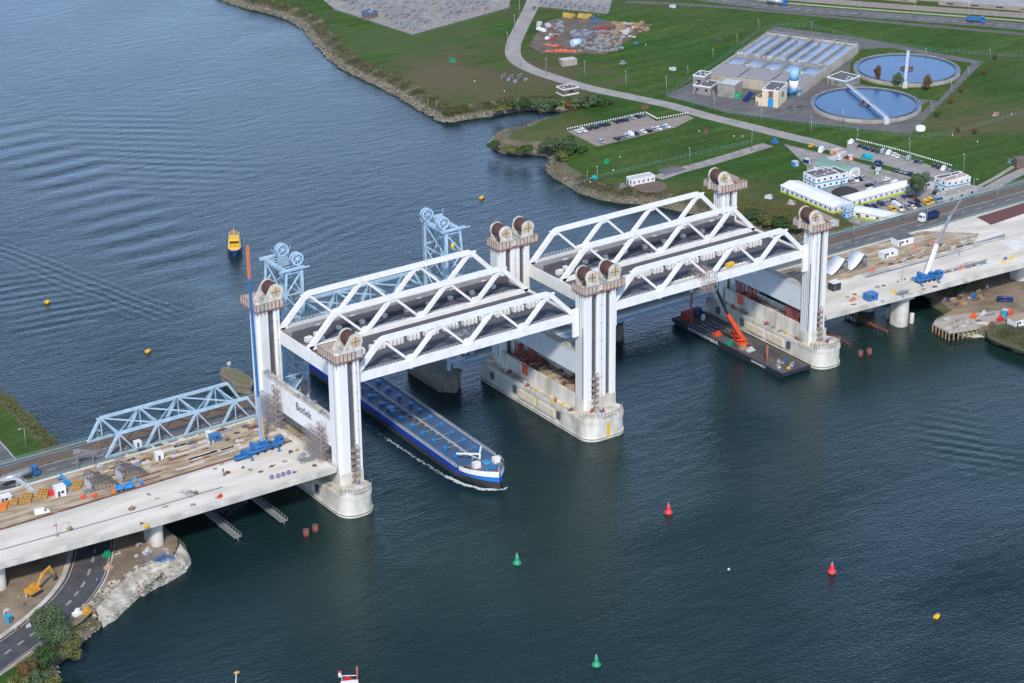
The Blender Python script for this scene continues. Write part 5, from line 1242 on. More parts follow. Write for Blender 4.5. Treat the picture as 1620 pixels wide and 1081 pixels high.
for px, py, l in [(75, 479, 'left part of the river'), (234, 557, 'between left shore and white tower'), (762, 314, 'above the middle towers'), (1482, 977, 'lower right water')]:
    p = at(px, py); t = thing('mooring_buoy', 'small yellow buoy floating in the %s' % l, 'buoy', (p.x, p.y, 0), .4, 'small yellow buoys')
    MB().cyl((-1.0, 0, .35), (1.0, 0, .35), .8, n=12).build('float_body', YEL, t); MB().bar((0, 0, 1), (0, 0, 1.9), .25).build('mooring_eye', DGREY, t)
p = at(1153, 901); o = MB().lathe([(.01, -.2), (.5, 0), (.01, .6)], n=10).build('float', WHITE); o.location = p; tag(o, 'tiny white float on open water between the red buoys', 'float')
for px, py, l in [(484.5, 847, 'left one of the two near the left pier'), (499, 840, 'right one of the two near the left pier'), (1361, 563, 'left one of the two near the right pier'), (1375, 560, 'right one of the two near the right pier')]:
    p = at(px, py); t = thing('steel_pile', 'rusty red steel pile in the water, %s' % l, 'pile', (p.x, p.y, 0), 0, 'rusty red steel piles in the water')
    MB().cyl((0, 0, -1), (0, 0, 2.2), 1.05, n=16).build('pile_shaft', mat('dull_rusty_pile', (.22, .055, .04), (.15, .05, .04), 1, .8), t); MB().cyl((0, 0, 2.2), (0, 0, 2.3), .8, n=16).build('pile_mouth', DGREY, t)
def jetty(x, y0, y1, w, label, m=GREY, z=1.0):
    t = thing('jetty', label, 'jetty', (x, y0, 0), group='narrow work jetties beside the piers')
    MB().box(x-w/2, x+w/2, y0, y1, z-.2, z).build('walkway', m, t, True)
    b = MB(); y = y0
    while y <= y1:
        for s in (-1, 1): b.bar((x+s*w/2, y, z), (x+s*w/2, y, z+1.1), .12)
        b.bar((x, y, -1), (x, y, z), .3); y += 2
    for s in (-1, 1): b.bar((x+s*w/2, y0, z+1.1), (x+s*w/2, y1, z+1.1), .1)
    b.build('railing', m, t, True)
jetty(-40.2, -3, 24, 2.6, 'narrow grey jetty in the shade under the left deck, left one'); jetty(-22.2, -2, 24, 2.6, 'narrow grey jetty in the shade under the left deck, right one')
jetty(230, -1.5, 24, 1.2, 'narrow rusty beam jetty under the right deck, left one', RUST, 1.4); jetty(250.5, -.7, 24, 2.0, 'narrow rusty beam jetty under the right deck, right one', RUST, 1.4)

# ================================================================ loose equipment on the piers
rq = random.Random(99)
RO = mat('red_oxide_steel', (.38, .05, .035))
def bits(n, xr, yr, z, where, mats_, smax=2.4):
    for k in range(n):
        m_ = rq.choice(mats_); b = MB(); L1 = rq.uniform(.7, smax); b.rbox((0, 0, 0), L1, rq.uniform(.4, 1.1), rq.uniform(.2, .8), 0); b.rbox((rq.uniform(-.3, .3), .1, .2), L1*.5, .5, rq.uniform(.3, 1.2), .4)
        b.bar((-L1*.5, -.3, .2), (L1*.6, .4, rq.uniform(.3, 1.3)), .12)
        o = b.build('loose_equipment', m_); o.location = (rq.uniform(*xr), rq.uniform(*yr), z); o.rotation_euler = (0, 0, rq.choice((0, PI/2))+rq.uniform(-.3, .3))
        tag(o, '%s piece lying %s' % (m_.name.replace('_', ' '), where), 'loose equipment', 'loose equipment '+where)
for nm, xa, xb, fa, fb in (('left', -4.0, -1.4, None, None), ('middle', 96.8, 98.6, 100.6, 110.2), ('right', 205.5, 206.7, 208.4, 213.6)):
    bits(20, (xa, xb), (-1, 47), 8.02, 'on the ledge of the %s pier' % nm, (GREY, WOOD, LGREY, DGREY, YEL if nm != 'left' else GREY, RO))
    if fa: bits(26, (fa, fb), (3, 46), 12.02, 'in the chamber of the %s pier' % nm, (RUST, RUST, GREY, WOOD, RO, DGREY), 5)
for xc, nm in ((2, 'left'), (105, 'middle'), (211.5, 'right')):
    bits(5, (xc-4, xc+4), (-9.5, -6.6), 9.12, 'at the near tip of the %s pier' % nm, (GREY, RO, LGREY, BLUE), 2)
    t = thing('edge_scaffold', 'light edge scaffold round the near tip of the %s pier' % nm, 'scaffold', (xc, -9, 8), group='edge scaffolds at the pier tips'); b = MB()
    W2 = 6.6 if nm != 'middle' else 9.2; prev = None
    for i in range(15):
        a = R(200+i*10); p = Vector((xc+(0 if nm != 'middle' else .25)+W2*math.cos(a), -6.8+5.6*math.sin(a), 7.2)); b.bar(p, p+Vector((0, 0, 3.4)), .1)
        if prev is not None:
            for z in (.2, 1.6, 2.9): b.bar(prev+Vector((0, 0, z)), p+Vector((0, 0, z)), .09)
            b.bar(prev, p+Vector((0, 0, 1.6)), .08)
        prev = p
    b.build('tubes', mat('scaffold_tubes', (.40, .36, .36)), t, True)
    b = MB(); prev = None
    for i in range(15):
        a = R(200+i*10); p = Vector((xc+(0 if nm != 'middle' else .25)+(W2-.5)*math.cos(a), -6.8+5.1*math.sin(a), 8.7))
        if prev is not None: b.bar(prev, p, .8, .08)
        prev = p
    b.build('walk_boards', WOOD, t, True)
# sign gantry and crossing stair by the old road at the left
t = thing('lattice_gantry', 'grey lattice gantry lying across the old road before the blue truss', 'gantry', at(138, 728, 10)); P = at(148, 735, 10.1); Q = at(121, 718, 16)
b = MB()
for o_ in ((0, 0, 0), (0, 0, 1.2), (1.2, 0, 0), (1.2, 0, 1.2)): b.bar(P+Vector(o_)+Vector((0, 0, 4)), Q+Vector(o_), .13)
for k in range(6):
    e, f = (P+Vector((0, 0, 4))).lerp(Q, k/6), (P+Vector((0, 0, 4))).lerp(Q, (k+1)/6); b.bar(e, f+Vector((1.2, 0, 1.2)), .1); b.bar(e+Vector((1.2, 0, 0)), f+Vector((0, 0, 1.2)), .1)
b.bar(P, P+Vector((0, 0, 5)), .3); b.bar(Q-Vector((0, 0, 6)), Q, .3); b.rbox(Q, 2.2, .6, 1.6); b.build('lattice', GREY, t, True)
t = thing('crossing_stair', 'grey footbridge stair crossing beside the silver tank truck', 'stair', at(45, 778, 12)); P = at(52, 777, 15.5); Q = at(26, 757, 17); b = MB()
b.bar(P, Q, 1.6, .25); b.bar(Q, Q+Vector((-7, 3, 0)), 1.6, .2); b.bar(Q-Vector((0, 0, 6)), Q, .25); b.bar(P-Vector((0, 0, 3)), P, .25)
for s in (-.8, .8): b.bar(P+Vector((s, 0, 1.1)), Q+Vector((s, 0, 1.1)), .09)
for k in range(6): e = P.lerp(Q, k/5); b.bar(e+Vector((.8, 0, 0)), e+Vector((.8, 0, 1.1)), .08); b.bar(e-Vector((.8, 0, 0)), e+Vector((-.8, 0, 1.1)), .08)
b.build('stair_frame', LGREY, t, True)
# ================================================================ cars, vans and trucks
PAINT = {'white': mat('car_white', (.75, .75, .75), (.72, .72, .72), 1, .3), 'black': mat('car_black', (.02, .02, .022), (.025, .025, .028), 1, .25), 'dark blue': mat('car_dark_blue', (.02, .04, .12), (.02, .035, .1), 1, .25),
         'silver': SILV, 'grey': mat('car_grey', (.15, .16, .18), (.13, .14, .16), 1, .3), 'blue': mat('car_blue', (.04, .12, .30), (.03, .1, .26), 1, .3), 'dark green': mat('car_green', (.02, .07, .06), (.02, .06, .05), 1, .3),
         'purple': PURP, 'red': mat('car_red', (.35, .02, .02), (.3, .02, .02), 1, .3), 'yellow': mat('car_yellow', (.75, .42, .03), (.7, .38, .03), 1, .35), 'turquoise': TEAL, 'light blue': mat('car_light_blue', (.2, .34, .5), (.18, .3, .45), 1, .3)}
CARM = {}
def car_parts(kind, col):
    if (kind, col) in CARM: return CARM[kind, col]
    L_, Wd, H = {'car': (4.3, 1.75, 1.45), 'estate': (4.6, 1.8, 1.5), 'van': (5.0, 1.95, 2.05), 'large van': (5.8, 2.0, 2.5)}[kind]
    a, h = L_/2, Wd/2; prof = {'car': ([(-a, .35), (-a, .85), (-a+.5, .95), (a-1.1, .92), (a-.1, .75), (a, .35)], [(-a+.35, .95), (-a+.9, H-.03), (a-1.9, H), (a-1.05, .92)]),
        'estate': ([(-a, .35), (-a, .95), (-a+.2, .98), (a-1.1, .95), (a-.1, .78), (a, .35)], [(-a+.05, .98), (-a+.35, H-.03), (a-2.0, H), (a-1.1, .95)]),
        'van': ([(-a, .35), (-a, 1.1), (-a+.05, 1.12), (a-.9, 1.12), (a-.1, .9), (a, .4)], [(-a+.02, 1.12), (-a+.1, H-.03), (a-1.7, H), (a-.85, 1.12)]),
        'large van': ([(-a, .35), (-a, 1.2), (-a+.05, 1.25), (a-.8, 1.25), (a-.1, 1.0), (a, .4)], [(-a+.02, 1.25), (-a+.08, H-.03), (a-1.9, H), (a-.75, 1.25)])}[kind]
    b = MB(); b.xprism(prof[0], -h, h, 0, 'y'); P = prof[1]; z0 = P[0][1]; zt = P[1][1]
    def cab(b, P, e, t, m=0):
        vs = [(x, s*(h-e-(0 if i in (0, 3) else t)), z) for s in (-1, 1) for i, (x, z) in enumerate(P)]
        b.add(vs, [(0, 1, 2, 3), (7, 6, 5, 4), (1, 5, 6, 2), (0, 4, 5, 1), (2, 6, 7, 3)], m)
    cab(b, P, .05, .16)
    for s in (-1, 1): b.box(a-2.15, a-1.95, s*h-.08, s*h+.08, .95, 1.05)
    body = b.build('body', PAINT[col]); w = MB(); q = .025
    # glazing: windscreen, rear and side panes set just proud of the cabin
    def lerp(p, r, t): return (p[0]+(r[0]-p[0])*t, p[1]+(r[1]-p[1])*t)
    for (p, r, o) in ((P[3], P[2], q), (P[0], P[1], -q)):
        if kind.endswith('van') and o < 0: continue
        lo, hi = lerp(p, r, .1), lerp(p, r, .9); w.add([(lo[0]+o, -h+.18, lo[1]+.02), (lo[0]+o, h-.18, lo[1]+.02), (hi[0]+o, h-.3, hi[1]+.02), (hi[0]+o, -h+.3, hi[1]+.02)], [(0, 1, 2, 3)])
    x0, x1 = (P[0][0]+.45, P[3][0]-.35) if not kind.endswith('van') else (P[2][0]-.3, P[3][0]-.25)
    xt0, xt1 = (P[1][0]+.12, P[2][0]-.08) if not kind.endswith('van') else (P[2][0]-.3, P[2][0]+.05)
    for s in (-1, 1):
        w.add([(x0, s*(h-.07+.035), z0+.06), (x1, s*(h-.07+.035), z0+.06), (xt1, s*(h-.17), zt-.12), (xt0, s*(h-.17), zt-.12)], [(0, 1, 2, 3)])
    win = w.build('windows', GLASS); wh = MB().cyl((0, -.1, 0), (0, .1, 0), .33, n=12).build('wheel', BLACK)
    lt = MB().box(a-.02, a+.03, -h+.1, -h+.5, .6, .78).box(a-.02, a+.03, h-.5, h-.1, .6, .78).build('headlights', GLASSL)
    t = (body.data, win.data, wh.data, lt.data, a, h)
    for o in (body, win, wh, lt): bpy.data.objects.remove(o)
    CARM[kind, col] = t; return t
def car(px, py, ang, kind, col, label, group, z=4.04, xy=None):
    """ang: world heading in degrees"""
    p = at(px, py, z) if xy is None else Vector((*xy, z))
    bd, wn, wh, lt, a, h = car_parts(kind, col)
    t = thing('parked_van' if 'van' in kind else 'parked_car', label, 'van' if 'van' in kind else 'car', (p.x, p.y, z), R(ang), group)
    for n, d in (('body', bd), ('windows', wn), ('headlights', lt)):
        o = bpy.data.objects.new(n, d); COL.objects.link(o); o.parent = t
    for sx in (-1, 1):
        for sy in (-1, 1):
            o = bpy.data.objects.new('wheel', wh); COL.objects.link(o); o.parent = t; o.location = (sx*(a-.85), sy*(h-.12), .33)
    return t
def heading(p, q, z=4): a, b_ = at(*p, z), at(*q, z); return math.degrees(math.atan2((b_-a).y, (b_-a).x))
# riverside car park
hh = heading((897, 208), (945, 232)); rh = hh
rows = [('upper row of the riverside car park', hh, [(914, 209, 'white', 'car'), (923, 208, 'white', 'estate'), (932, 205, 'black', 'car'), (940.5, 203, 'black', 'car'), (945.5, 201, 'dark blue', 'car'), (954, 199.5, 'black', 'estate'), (961, 198, 'dark green', 'car'),
    (975, 194.5, 'black', 'car'), (982.5, 192.5, 'black', 'car'), (990, 191, 'dark blue', 'car'), (1001, 188, 'silver', 'estate'), (1009, 186, 'black', 'car'), (1017, 184.5, 'grey', 'car')]),
    ('lower row of the riverside car park', hh, [(975.5, 221, 'black', 'car'), (983.5, 219, 'grey', 'car'), (990.5, 217, 'silver', 'car'), (996.5, 214, 'white', 'van'), (1006, 213, 'dark blue', 'estate'), (1018, 210, 'white', 'car'), (1026, 208.5, 'black', 'car'),
    (1034, 206.5, 'silver', 'estate'), (1042, 205, 'white', 'car'), (1048, 203, 'light blue', 'car'), (1055, 201.5, 'white', 'car')])]
for rn_, h_, L_ in rows:
    for k, (px, py, c, kd) in enumerate(L_): car(px, py, h_+180*(k % 3 == 0), kd, c, '%s %s, %s from the left in the %s' % (c, kd, ORD[k], rn_), 'cars in the riverside car park', 4.06)
car(952, 225.5, hh-6, 'estate', 'silver', 'silver estate car alone near the lower left corner of the riverside car park', 'cars in the riverside car park', 4.06)
# along the service road
dr = heading((1347, 229), (1520, 283))
L_ = [(1347, 227, 'white', 'van'), (1361, 232, 'black', 'car'), (1368, 234.5, 'dark blue', 'car'), (1374.5, 236.5, 'dark blue', 'estate'), (1382, 239, 'black', 'car'), (1389.5, 241, 'dark green', 'car'), (1397, 241.5, 'silver', 'van'), (1406.5, 244, 'white', 'van'), (1415, 246, 'white', 'car'),
      (1421, 249, 'white', 'car'), (1429.5, 252, 'silver', 'car'), (1437.5, 252.5, 'silver', 'van'), (1450, 256.5, 'dark blue', 'car'), (1457, 258.5, 'grey', 'car'), (1478, 263.5, 'dark green', 'car'), (1485, 266, 'purple', 'car'), (1493, 269, 'white', 'van'), (1502, 272, 'silver', 'car'), (1511, 273.5, 'black', 'estate'), (1518, 275.5, 'white', 'car')]
vd = heading((1344, 232), (1352, 224))
for k, (px, py, c, kd) in enumerate(L_): car(px, py, vd, kd, c, '%s %s, %s from the left in the long row beside the service road' % (c, kd, ORD[k]), 'cars parked beside the service road', 4.05)
# inside the site compound: (px,py,heading from a to b,...)
def lot(lst, where, group):
    for k, (px, py, a, c, kd) in enumerate(lst): car(px, py, a, kd, c, '%s %s, %s %s' % (c, kd, ORD[k], where), group, 4.04)
bd = heading((1350, 330), (1430, 304)); cd = heading((1395, 325), (1402, 330))
lot([(1347, 289, cd, 'silver', 'car'), (1352, 286.5, cd, 'white', 'large van'), (1359, 285, cd, 'black', 'car'), (1365, 283.5, cd, 'silver', 'car')], 'from the left beside the green roofed hall', 'cars beside the green hall')
lot([(1375.5, 294.5, bd, 'black', 'estate'), (1389.5, 290, bd, 'silver', 'car'), (1402.5, 285.5, bd, 'white', 'car'), (1378, 303.5, bd, 'white', 'van'), (1366, 307, bd, 'red', 'car'), (1388, 299, bd, 'grey', 'car'), (1417, 291.5, bd, 'white', 'van')], 'in the inner court behind the white barrack', 'cars in the inner court')
lot([(1372.5, 328, cd, 'dark blue', 'car'), (1383.5, 327.5, cd, 'dark blue', 'car'), (1393, 324, cd, 'dark blue', 'estate'), (1401, 323, cd, 'silver', 'car'), (1407, 321.5, cd, 'silver', 'car'), (1414, 319, cd, 'dark blue', 'car'), (1431, 313.5, cd, 'dark blue', 'car'), (1440, 312, cd, 'black', 'car')],
    'from the left in front of the white barrack', 'cars in front of the white barrack')
lot([(1412, 334, cd, 'yellow', 'van'), (1417, 326.5, cd, 'white', 'van'), (1423, 332.5, cd, 'white', 'large van'), (1436, 329.5, cd, 'silver', 'van'), (1444.5, 330, cd, 'white', 'car'), (1441, 324, cd, 'dark blue', 'car'), (1452, 326, cd, 'dark blue', 'car'), (1451, 319.5, cd, 'black', 'car'),
    (1465.5, 323.5, cd, 'yellow', 'van'), (1472.5, 320.5, cd, 'yellow', 'van'), (1482, 319, cd, 'light blue', 'van'), (1479, 306, bd+30, 'black', 'estate')], 'in the lot next to the old road', 'vans and cars in the lot next to the old road')
lot([(1390.5, 258.5, dr+5, 'dark blue', 'car'), (1389.5, 263.5, dr+10, 'dark blue', 'car'), (1385, 268, dr+5, 'black', 'car'), (1420, 270, vd, 'grey', 'car'), (1427, 272, vd, 'silver', 'car'), (1434, 274, vd, 'silver', 'car'), (1440, 276, vd, 'dark blue', 'car')], 'near the compound entrance', 'cars near the compound entrance')
car(1371, 251, dr+185, 'large van', 'turquoise', 'bright turquoise large van by the compound entrance', 'vans of the compound', 4.04)
car(1284, 232, bd+20, 'car', 'yellow', 'yellow car on the grass at the left end of the compound', 'vans of the compound', 4.02)
car(1300, 240, vd, 'large van', 'white', 'white large van standing behind the green roofed hall', 'vans of the compound', 4.04)
car(845, 14, heading((846, 10), (840, 20)), 'car', 'grey', 'lone dark car driving on the service road at the top', 'cars on the service road', 4.05)
p = at(67, 813, 15.53); car(67, 813, heading((56, 815), (79, 810), 15.5), 'van', 'white', 'white van on the left concrete deck', 'site vans', 15.52)
# trucks
def truck(name, label, p, ang, cabm, kind, bodym, sc=1.0, L=9, grp=None):
    t = thing(name, label, 'truck', p, R(ang), grp); t.scale = (sc,)*3
    b = MB(); b.box(-L, 1.2, -.45, .45, .6, 1.0); b.build('chassis', DGREY, t)
    b = MB(); b.xprism([(-.9, .5), (-.9, 3.2), (1.0, 3.2), (1.35, 2.2), (1.4, .5)], -1.25, 1.25, 0, 'y'); b.box(-.8, .6, -1.0, 1.0, 3.2, 3.6); b.build('cab', cabm, t)
    b = MB(); b.add([(1.43, -1.1, 2.15), (1.43, 1.1, 2.15), (1.1, 1.05, 3.05), (1.1, -1.05, 3.05)], [(0, 1, 2, 3)]); 
    for s in (-1, 1): b.box(0, .8, s*1.27-.01, s*1.27+.01, 2.1, 2.9)
    b.build('windows', GLASS, t)
    if kind == 'tank':
        b = MB(); b.cyl((-L, 0, 2.2), (-1.3, 0, 2.2), 1.22, n=16); b.build('tank', bodym, t)
        b = MB(); 
        for i in range(4): b.cyl((-L+1+i*2, 0, 3.3), (-L+1+i*2, 0, 3.6), .35, n=8)
        b.bar((-L+.4, .5, 3.6), (-1.6, .5, 3.6), .1); b.bar((-L+.4, -.5, 3.6), (-1.6, -.5, 3.6), .1); b.build('walkway', GREY, t)
    elif kind == 'tipper':
        b = MB(); b.box(-L, -1.2, -1.25, 1.25, 1.1, 1.25); b.box(-L, -1.2, -1.25, -1.17, 1.2, 2.7); b.box(-L, -1.2, 1.17, 1.25, 1.2, 2.7); b.box(-L, -L+.1, -1.17, 1.17, 1.2, 2.7); b.box(-1.3, -1.2, -1.17, 1.17, 1.2, 2.9)
        for i in range(6):
            for s in (-1, 1): b.box(-L+.5+i*1.3, -L+.65+i*1.3, s*1.3-.05, s*1.3+.05, 1.2, 2.7)
        b.build('tipper_body', bodym, t)
    else:
        b = MB(); b.box(-L, -1.2, -1.25, 1.25, 1.0, 3.4); b.build('box_body', bodym, t)
    for x in (.3, -2.5, -L+1, -L+2.3, -L+3.6):
        w = MB()
        for s in (-1, 1): w.cyl((x, s*.85, .5), (x, s*1.2, .5), .5, n=12)
        w.build('wheel_pair', BLACK, t)
    return t
a = heading((0, 765), (60, 745), 10)
p = at(62, 750, 10.03); truck('tank_truck', 'silver tank truck with blue cab on the old road at far left', (p.x-1.5, p.y, 10.03), a, BLUE, 'tank', SILV, 1, 12.5)
p = at(1459, 351, 10.03); truck('tipper_truck', 'white cabbed tipper truck with dark blue body on the old road', (p.x, p.y, 10.03), 180+a-2, PAINT['white'], 'tipper', NAVY, 1.05, 9)
p = at(1554, 36, 4.05); truck('tipper_truck', 'far blue tipper truck on the carriageway at top right', (p.x, p.y, 4.05), heading((1500, 33), (1560, 38)), BLUE, 'tipper', BLUE, 1, 9)
p = at(1242, 9, 4.05); truck('tank_truck', 'far tank truck with blue cab on the carriageway at the top', (p.x, p.y, 4.05), heading((1210, 6), (1250, 10)), BLUE, 'tank', SILV, 1, 11)
p = at(1326, 254, 4.05); truck('lorry', 'white lorry parked behind the green roofed hall', (p.x, p.y, 4.05), bd, PAINT['white'], 'box', LGREY, .8, 8)
# ================================================================ things standing on the decks
def DP(px, py, z=15.51): p = at(px, py, z); return (p.x, p.y, z)
def shelter(px, py, label, flip, solid):
    """canopy with one profile carried across: tall rounded end, roof running down to the deck at the other end; open lattice sides"""
    p = DP(px, py); t = thing('entrance_canopy', label, 'canopy', p, 0, 'entrance canopies on the new decks'); L_, Wd, H = (8.6, 6.2, 5.4) if solid else (10.0, 5.6, 5.3)
    pr = [(0, 0), (0, 3.3), (.25, 4.4), (.9, 5.1), (1.9, H)]     # tall end first
    pr += [(1.9+(L_-1.9)*k/8, H*(1-k/8)**(1.6 if solid else 1.05)+.25*k/8) for k in range(1, 9)]
    if solid: pr = [(L_-x, z) for x, z in pr]
    fr = MB()
    for y in (0, Wd):
        for u, v in zip(pr[:-1], pr[1:]): fr.bar((u[0], y, u[1]), (v[0], y, v[1]), .24)
        fr.bar((pr[0][0], y, .1), (pr[-1][0], y, .1), .16)
        hz_ = lambda x: max((z for (x1, z1), (x2, z2) in zip(pr[:-1], pr[1:]) if min(x1, x2)-1e-6 <= x <= max(x1, x2)+1e-6 for z in [z1+(z2-z1)*((x-x1)/(x2-x1) if abs(x2-x1) > 1e-6 else 1)]), default=.3)
        k = 1.2
        while k < L_-.6: fr.bar((k, y, 0), (k, y, hz_(k)), .1); k += 1.3
        for z in (1.3, 2.6, 3.9):
            xs = [x*.2 for x in range(int(L_*5)) if hz_(x*.2) > z]
            if xs: fr.bar((min(xs), y, z), (max(xs), y, z), .09)
    if not solid:
        for x, z in pr: fr.bar((x, 0, z), (x, Wd, z), .12)
        for y in (Wd*.25, Wd*.5, Wd*.75):
            for u, v in zip(pr[1:-1], pr[2:]): fr.bar((u[0], y, u[1]), (v[0], y, v[1]), .1)
    fr.bar((.1, 0, .15), (.1, Wd, .15), .12); fr.build('frame', DGREY, t)
    b = MB(); q = pr if solid else pr[:2]; off = .12
    vs = [(x, y, z+off*(z > .1)) for y in (-.15, Wd+.15) for x, z in q]; k = len(q)
    b.add(vs, [(i, i+1, k+i+1, k+i) for i in range(k-1)], 0, solid); o = b.build('curved_shell' if solid else 'end_panel', mat('shell_white', (.62, .64, .68), (.52, .54, .58), .5, .45) if solid else LGREY, t)
    md = o.modifiers.new('s', 'SOLIDIFY'); md.thickness = .14
shelter(145, 779, 'dark framed entrance canopy on the left deck, left one', False, False)
shelter(194, 764, 'dark framed entrance canopy on the left deck, right one', False, False)
shelter(1315, 437, 'white shelled entrance canopy beside the right tower, left one', True, True)
shelter(1346, 429, 'white shelled entrance canopy beside the right tower, right one', True, True)
def cabin(px, py, rz, sx, sy, sz, m, roof, label, z=15.51, name='site_cabin', grp=None):
    p = at(px, py, z); t = thing(name, label, 'cabin', (p.x, p.y, z), R(rz), grp)
    b = MB(); b.box(-sx/2, sx/2, -sy/2, sy/2, 0, sz); b.build('walls', m, t)
    b = MB(); b.box(-sx/2-.15, sx/2+.15, -sy/2-.15, sy/2+.15, sz, sz+.18); b.build('roof', roof, t)
    b = MB(); b.box(-sx/2+.5, -sx/2+1.4, -sy/2-.05, -sy/2, .1, 2.1); b.build('door', DGREY, t)
    n = max(1, int(sx/3))
    for i in range(n):
        x = -sx/2+2.2+i*2.4
        if x > sx/2-.8: break
        b = MB(); b.box(x-.5, x+.5, -sy/2-.04, -sy/2+.01, 1.1, 2.0); b.build('window', GLASS, t)
    return t
AX = heading((0, 780), (100, 755), 15.5)
cabin(95, 783, AX, 3.4, 3.0, 3.2, WALLW, WALLW, 'white site cabin with blue base on the left deck before the first canopy')
cabin(252, 727, AX, 2.6, 2.4, 2.6, WALLW, WALLW, 'small white site hut on the left deck right of the canopies')
cabin(340, 697, AX, 3.6, 2.6, 2.3, BLUE, BLUE, 'blue site hut on the left deck near the tall crane')
cabin(331, 692, AX, 1.6, 2.6, 2.0, WALLW, WALLW, 'little white box touching the blue hut on the left deck')
cabin(333, 703, AX, 2.0, 1.4, 1.0, LGREY, LGREY, 'low pale box in front of the blue hut on the left deck')
cabin(218, 706, AX, 2.2, 2.0, 1.8, WALLW, WALLW, 'small white box near the trench edge on the left deck')
cabin(8, 795, AX, 4, 2.6, 2.4, LGREY, WALLW, 'pale grey site box at the left edge of the left deck')
cabin(1427, 385, AX, 8, 5, 3.0, WALLW, ROOFG, 'white cabin with grey roof in the middle of the right deck')
cabin(1405, 405, AX, 7.6, 3.4, 2.2, WALLW, WALLW, 'long low white trailer with blue base on the right deck')
cabin(1377, 474, AX, 4.6, 3.6, 2.6, BLUE, BLUE, 'blue container near the parapet of the right deck')
cabin(1320, 458, 0, 4, 3.2, 3.2, GLASS, WALLW, 'dark glazed cabin with white rim right behind the right tower')
cabin(1590, 500, AX+20, 2.0, 2.0, 2.6, CYAN, LGREY, 'small turquoise site toilet on the right work yard', 3.2)
cabin(1612, 512, AX, 8, 5, 2.8, WALLW, mat('tan_roof', (.42, .3, .22), (.35, .25, .18), 1, .8), 'white and blue cabin at the right edge below the deck', 3.2)
cabin(14, 985, AX+10, 1.6, 1.6, 2.4, CYAN, TEAL, 'small turquoise site toilet at the left edge', 4.05)
def lift(px, py, m, label, z=15.51, rz=0, arm=True):
    p = at(px, py, z); t = thing('boom_lift', label, 'boom lift', (p.x, p.y, z), R(rz), 'blue boom lifts')
    b = MB(); b.box(-1.6, 1.6, -.9, .9, .5, 1.1); b.box(-1.2, .8, -.8, .8, 1.1, 1.9); b.build('base', m, t)
    b = MB()
    if arm: b.bar((-.8, 0, 1.9), (2.4, 0, 3.2), .35, .4); b.bar((2.4, 0, 3.2), (4.0, 0, 1.6), .3)
    b.box(3.6, 4.8, -.7, .7, 1.0, 1.15); 
    for x in (3.6, 4.8):
        for y in (-.7, .7): b.bar((x, y, 1), (x, y, 2.1), .08)
    b.build('arm_and_basket', m, t)
    for x in (-1, 1):
        w = MB()
        for s in (-1, 1): w.cyl((x, s*.8, .4), (x, s*1.15, .4), .42, n=10)
        w.build('wheel_pair', BLACK, t)
lift(105, 768, mat('sky_blue_paint', (.03, .28, .62), (.02, .22, .5), 1, .4), 'blue folded boom lift behind the white cabin on the left deck', rz=AX+100)
lift(205, 773, mat('sky_blue_paint', (.03, .28, .62)), 'bright blue boom lift on the concrete in front of the canopies', rz=AX)
lift(190, 776, mat('sky_blue_paint', (.03, .28, .62)), 'small bright blue lift left of the larger one on the concrete', rz=AX, arm=False)
p = DP(376, 730); truck('flatbed_trailer', 'blue flatbed trailer with orange load behind the tall crane', (p[0]+4, p[1]+.3, 15.52), AX+2, BLUE, 'tipper', BLUE, .62, 8)
# timber formwork stacks in a row
for k, (px, py, s, m) in enumerate([(4, 803, 1.2, ORNG), (23, 796, .9, WOOD), (42, 791, 1.3, WOOD), (68, 784, 1.3, WOOD), (123, 770, 1.0, WOOD)]):
    p = DP(px, py); b = MB()
    for i in range(4):
        for j in range(3): b.box(-2.2*s, 2.2*s, -1.3*s+i*.7*s, -.9*s+i*.7*s, .1+j*.4, .35+j*.4)
        b.box(-2.0*s+i*1.3*s, -1.8*s+i*1.3*s, -1.4*s, 1.5*s, .0, 1.3)
    o = b.build('formwork_stack', m if m is not WOOD else mat('yellow_timber', (.50, .30, .08), (.30, .17, .05), 2, .8)); o.location = p; o.rotation_euler = (0, 0, R(AX+60)); tag(o, 'yellow timber formwork stack, %s from the left in the row on the left deck' % ORD[k], 'timber stack', 'timber formwork stacks')
o = MB().rbox((0, 0, 0), 2.6, 1.4, 1.5).rbox((0, 0, 1.5), 2.0, 1.0, .3).build('generator', REDP); o.location = DP(83, 783); tag(o, 'red generator box left of the white cabin', 'generator')
rn = random.Random(77)
def clutter(name, label, cat, group, spots, mats_, smin, smax, z=15.51, rz=None, h=(.15, .6)):
    for k, (px, py) in enumerate(spots):
        p = at(px, py, z); b = MB(); L1, w1 = rn.uniform(smin, smax), rn.uniform(.5, 1.5); n = rn.choice((2, 3, 4)); hh_ = rn.uniform(*h); L1 *= .8
        for i in range(n): b.rbox((rn.uniform(-.3, .3), -w1/2+i*w1/n, i % 2*.05), L1*rn.uniform(.7, 1), w1/n*.8, hh_*rn.uniform(.6, 1), rn.uniform(-.12, .12))
        b.rbox((rn.uniform(-L1*.3, L1*.3), 0, hh_*.8), L1*.25, w1*.6, hh_*.6, rn.random())
        m = mats_[k % len(mats_)]; o = b.build(name, m); o.location = (p.x, p.y, z); o.rotation_euler = (0, 0, R(AX)+rn.uniform(-.2, .2) if rz is None else rz)
        tag(o, label % m.name.replace('_', ' '), cat, group+' '+m.name.replace('_', ' '))
PK = [WOOD, RUST, LGREY, GREY, DGREY, mat('pale_boards', (.62, .58, .5))]
clutter('material_pile', '%s pile lying on the sandy half of the left deck', 'material pile', 'piles on the left deck,', [(150+i*4.6+rn.uniform(-4, 4), 742-i*1.15+rn.uniform(-15, 14)) for i in range(58)], PK, 1.0, 5.5)
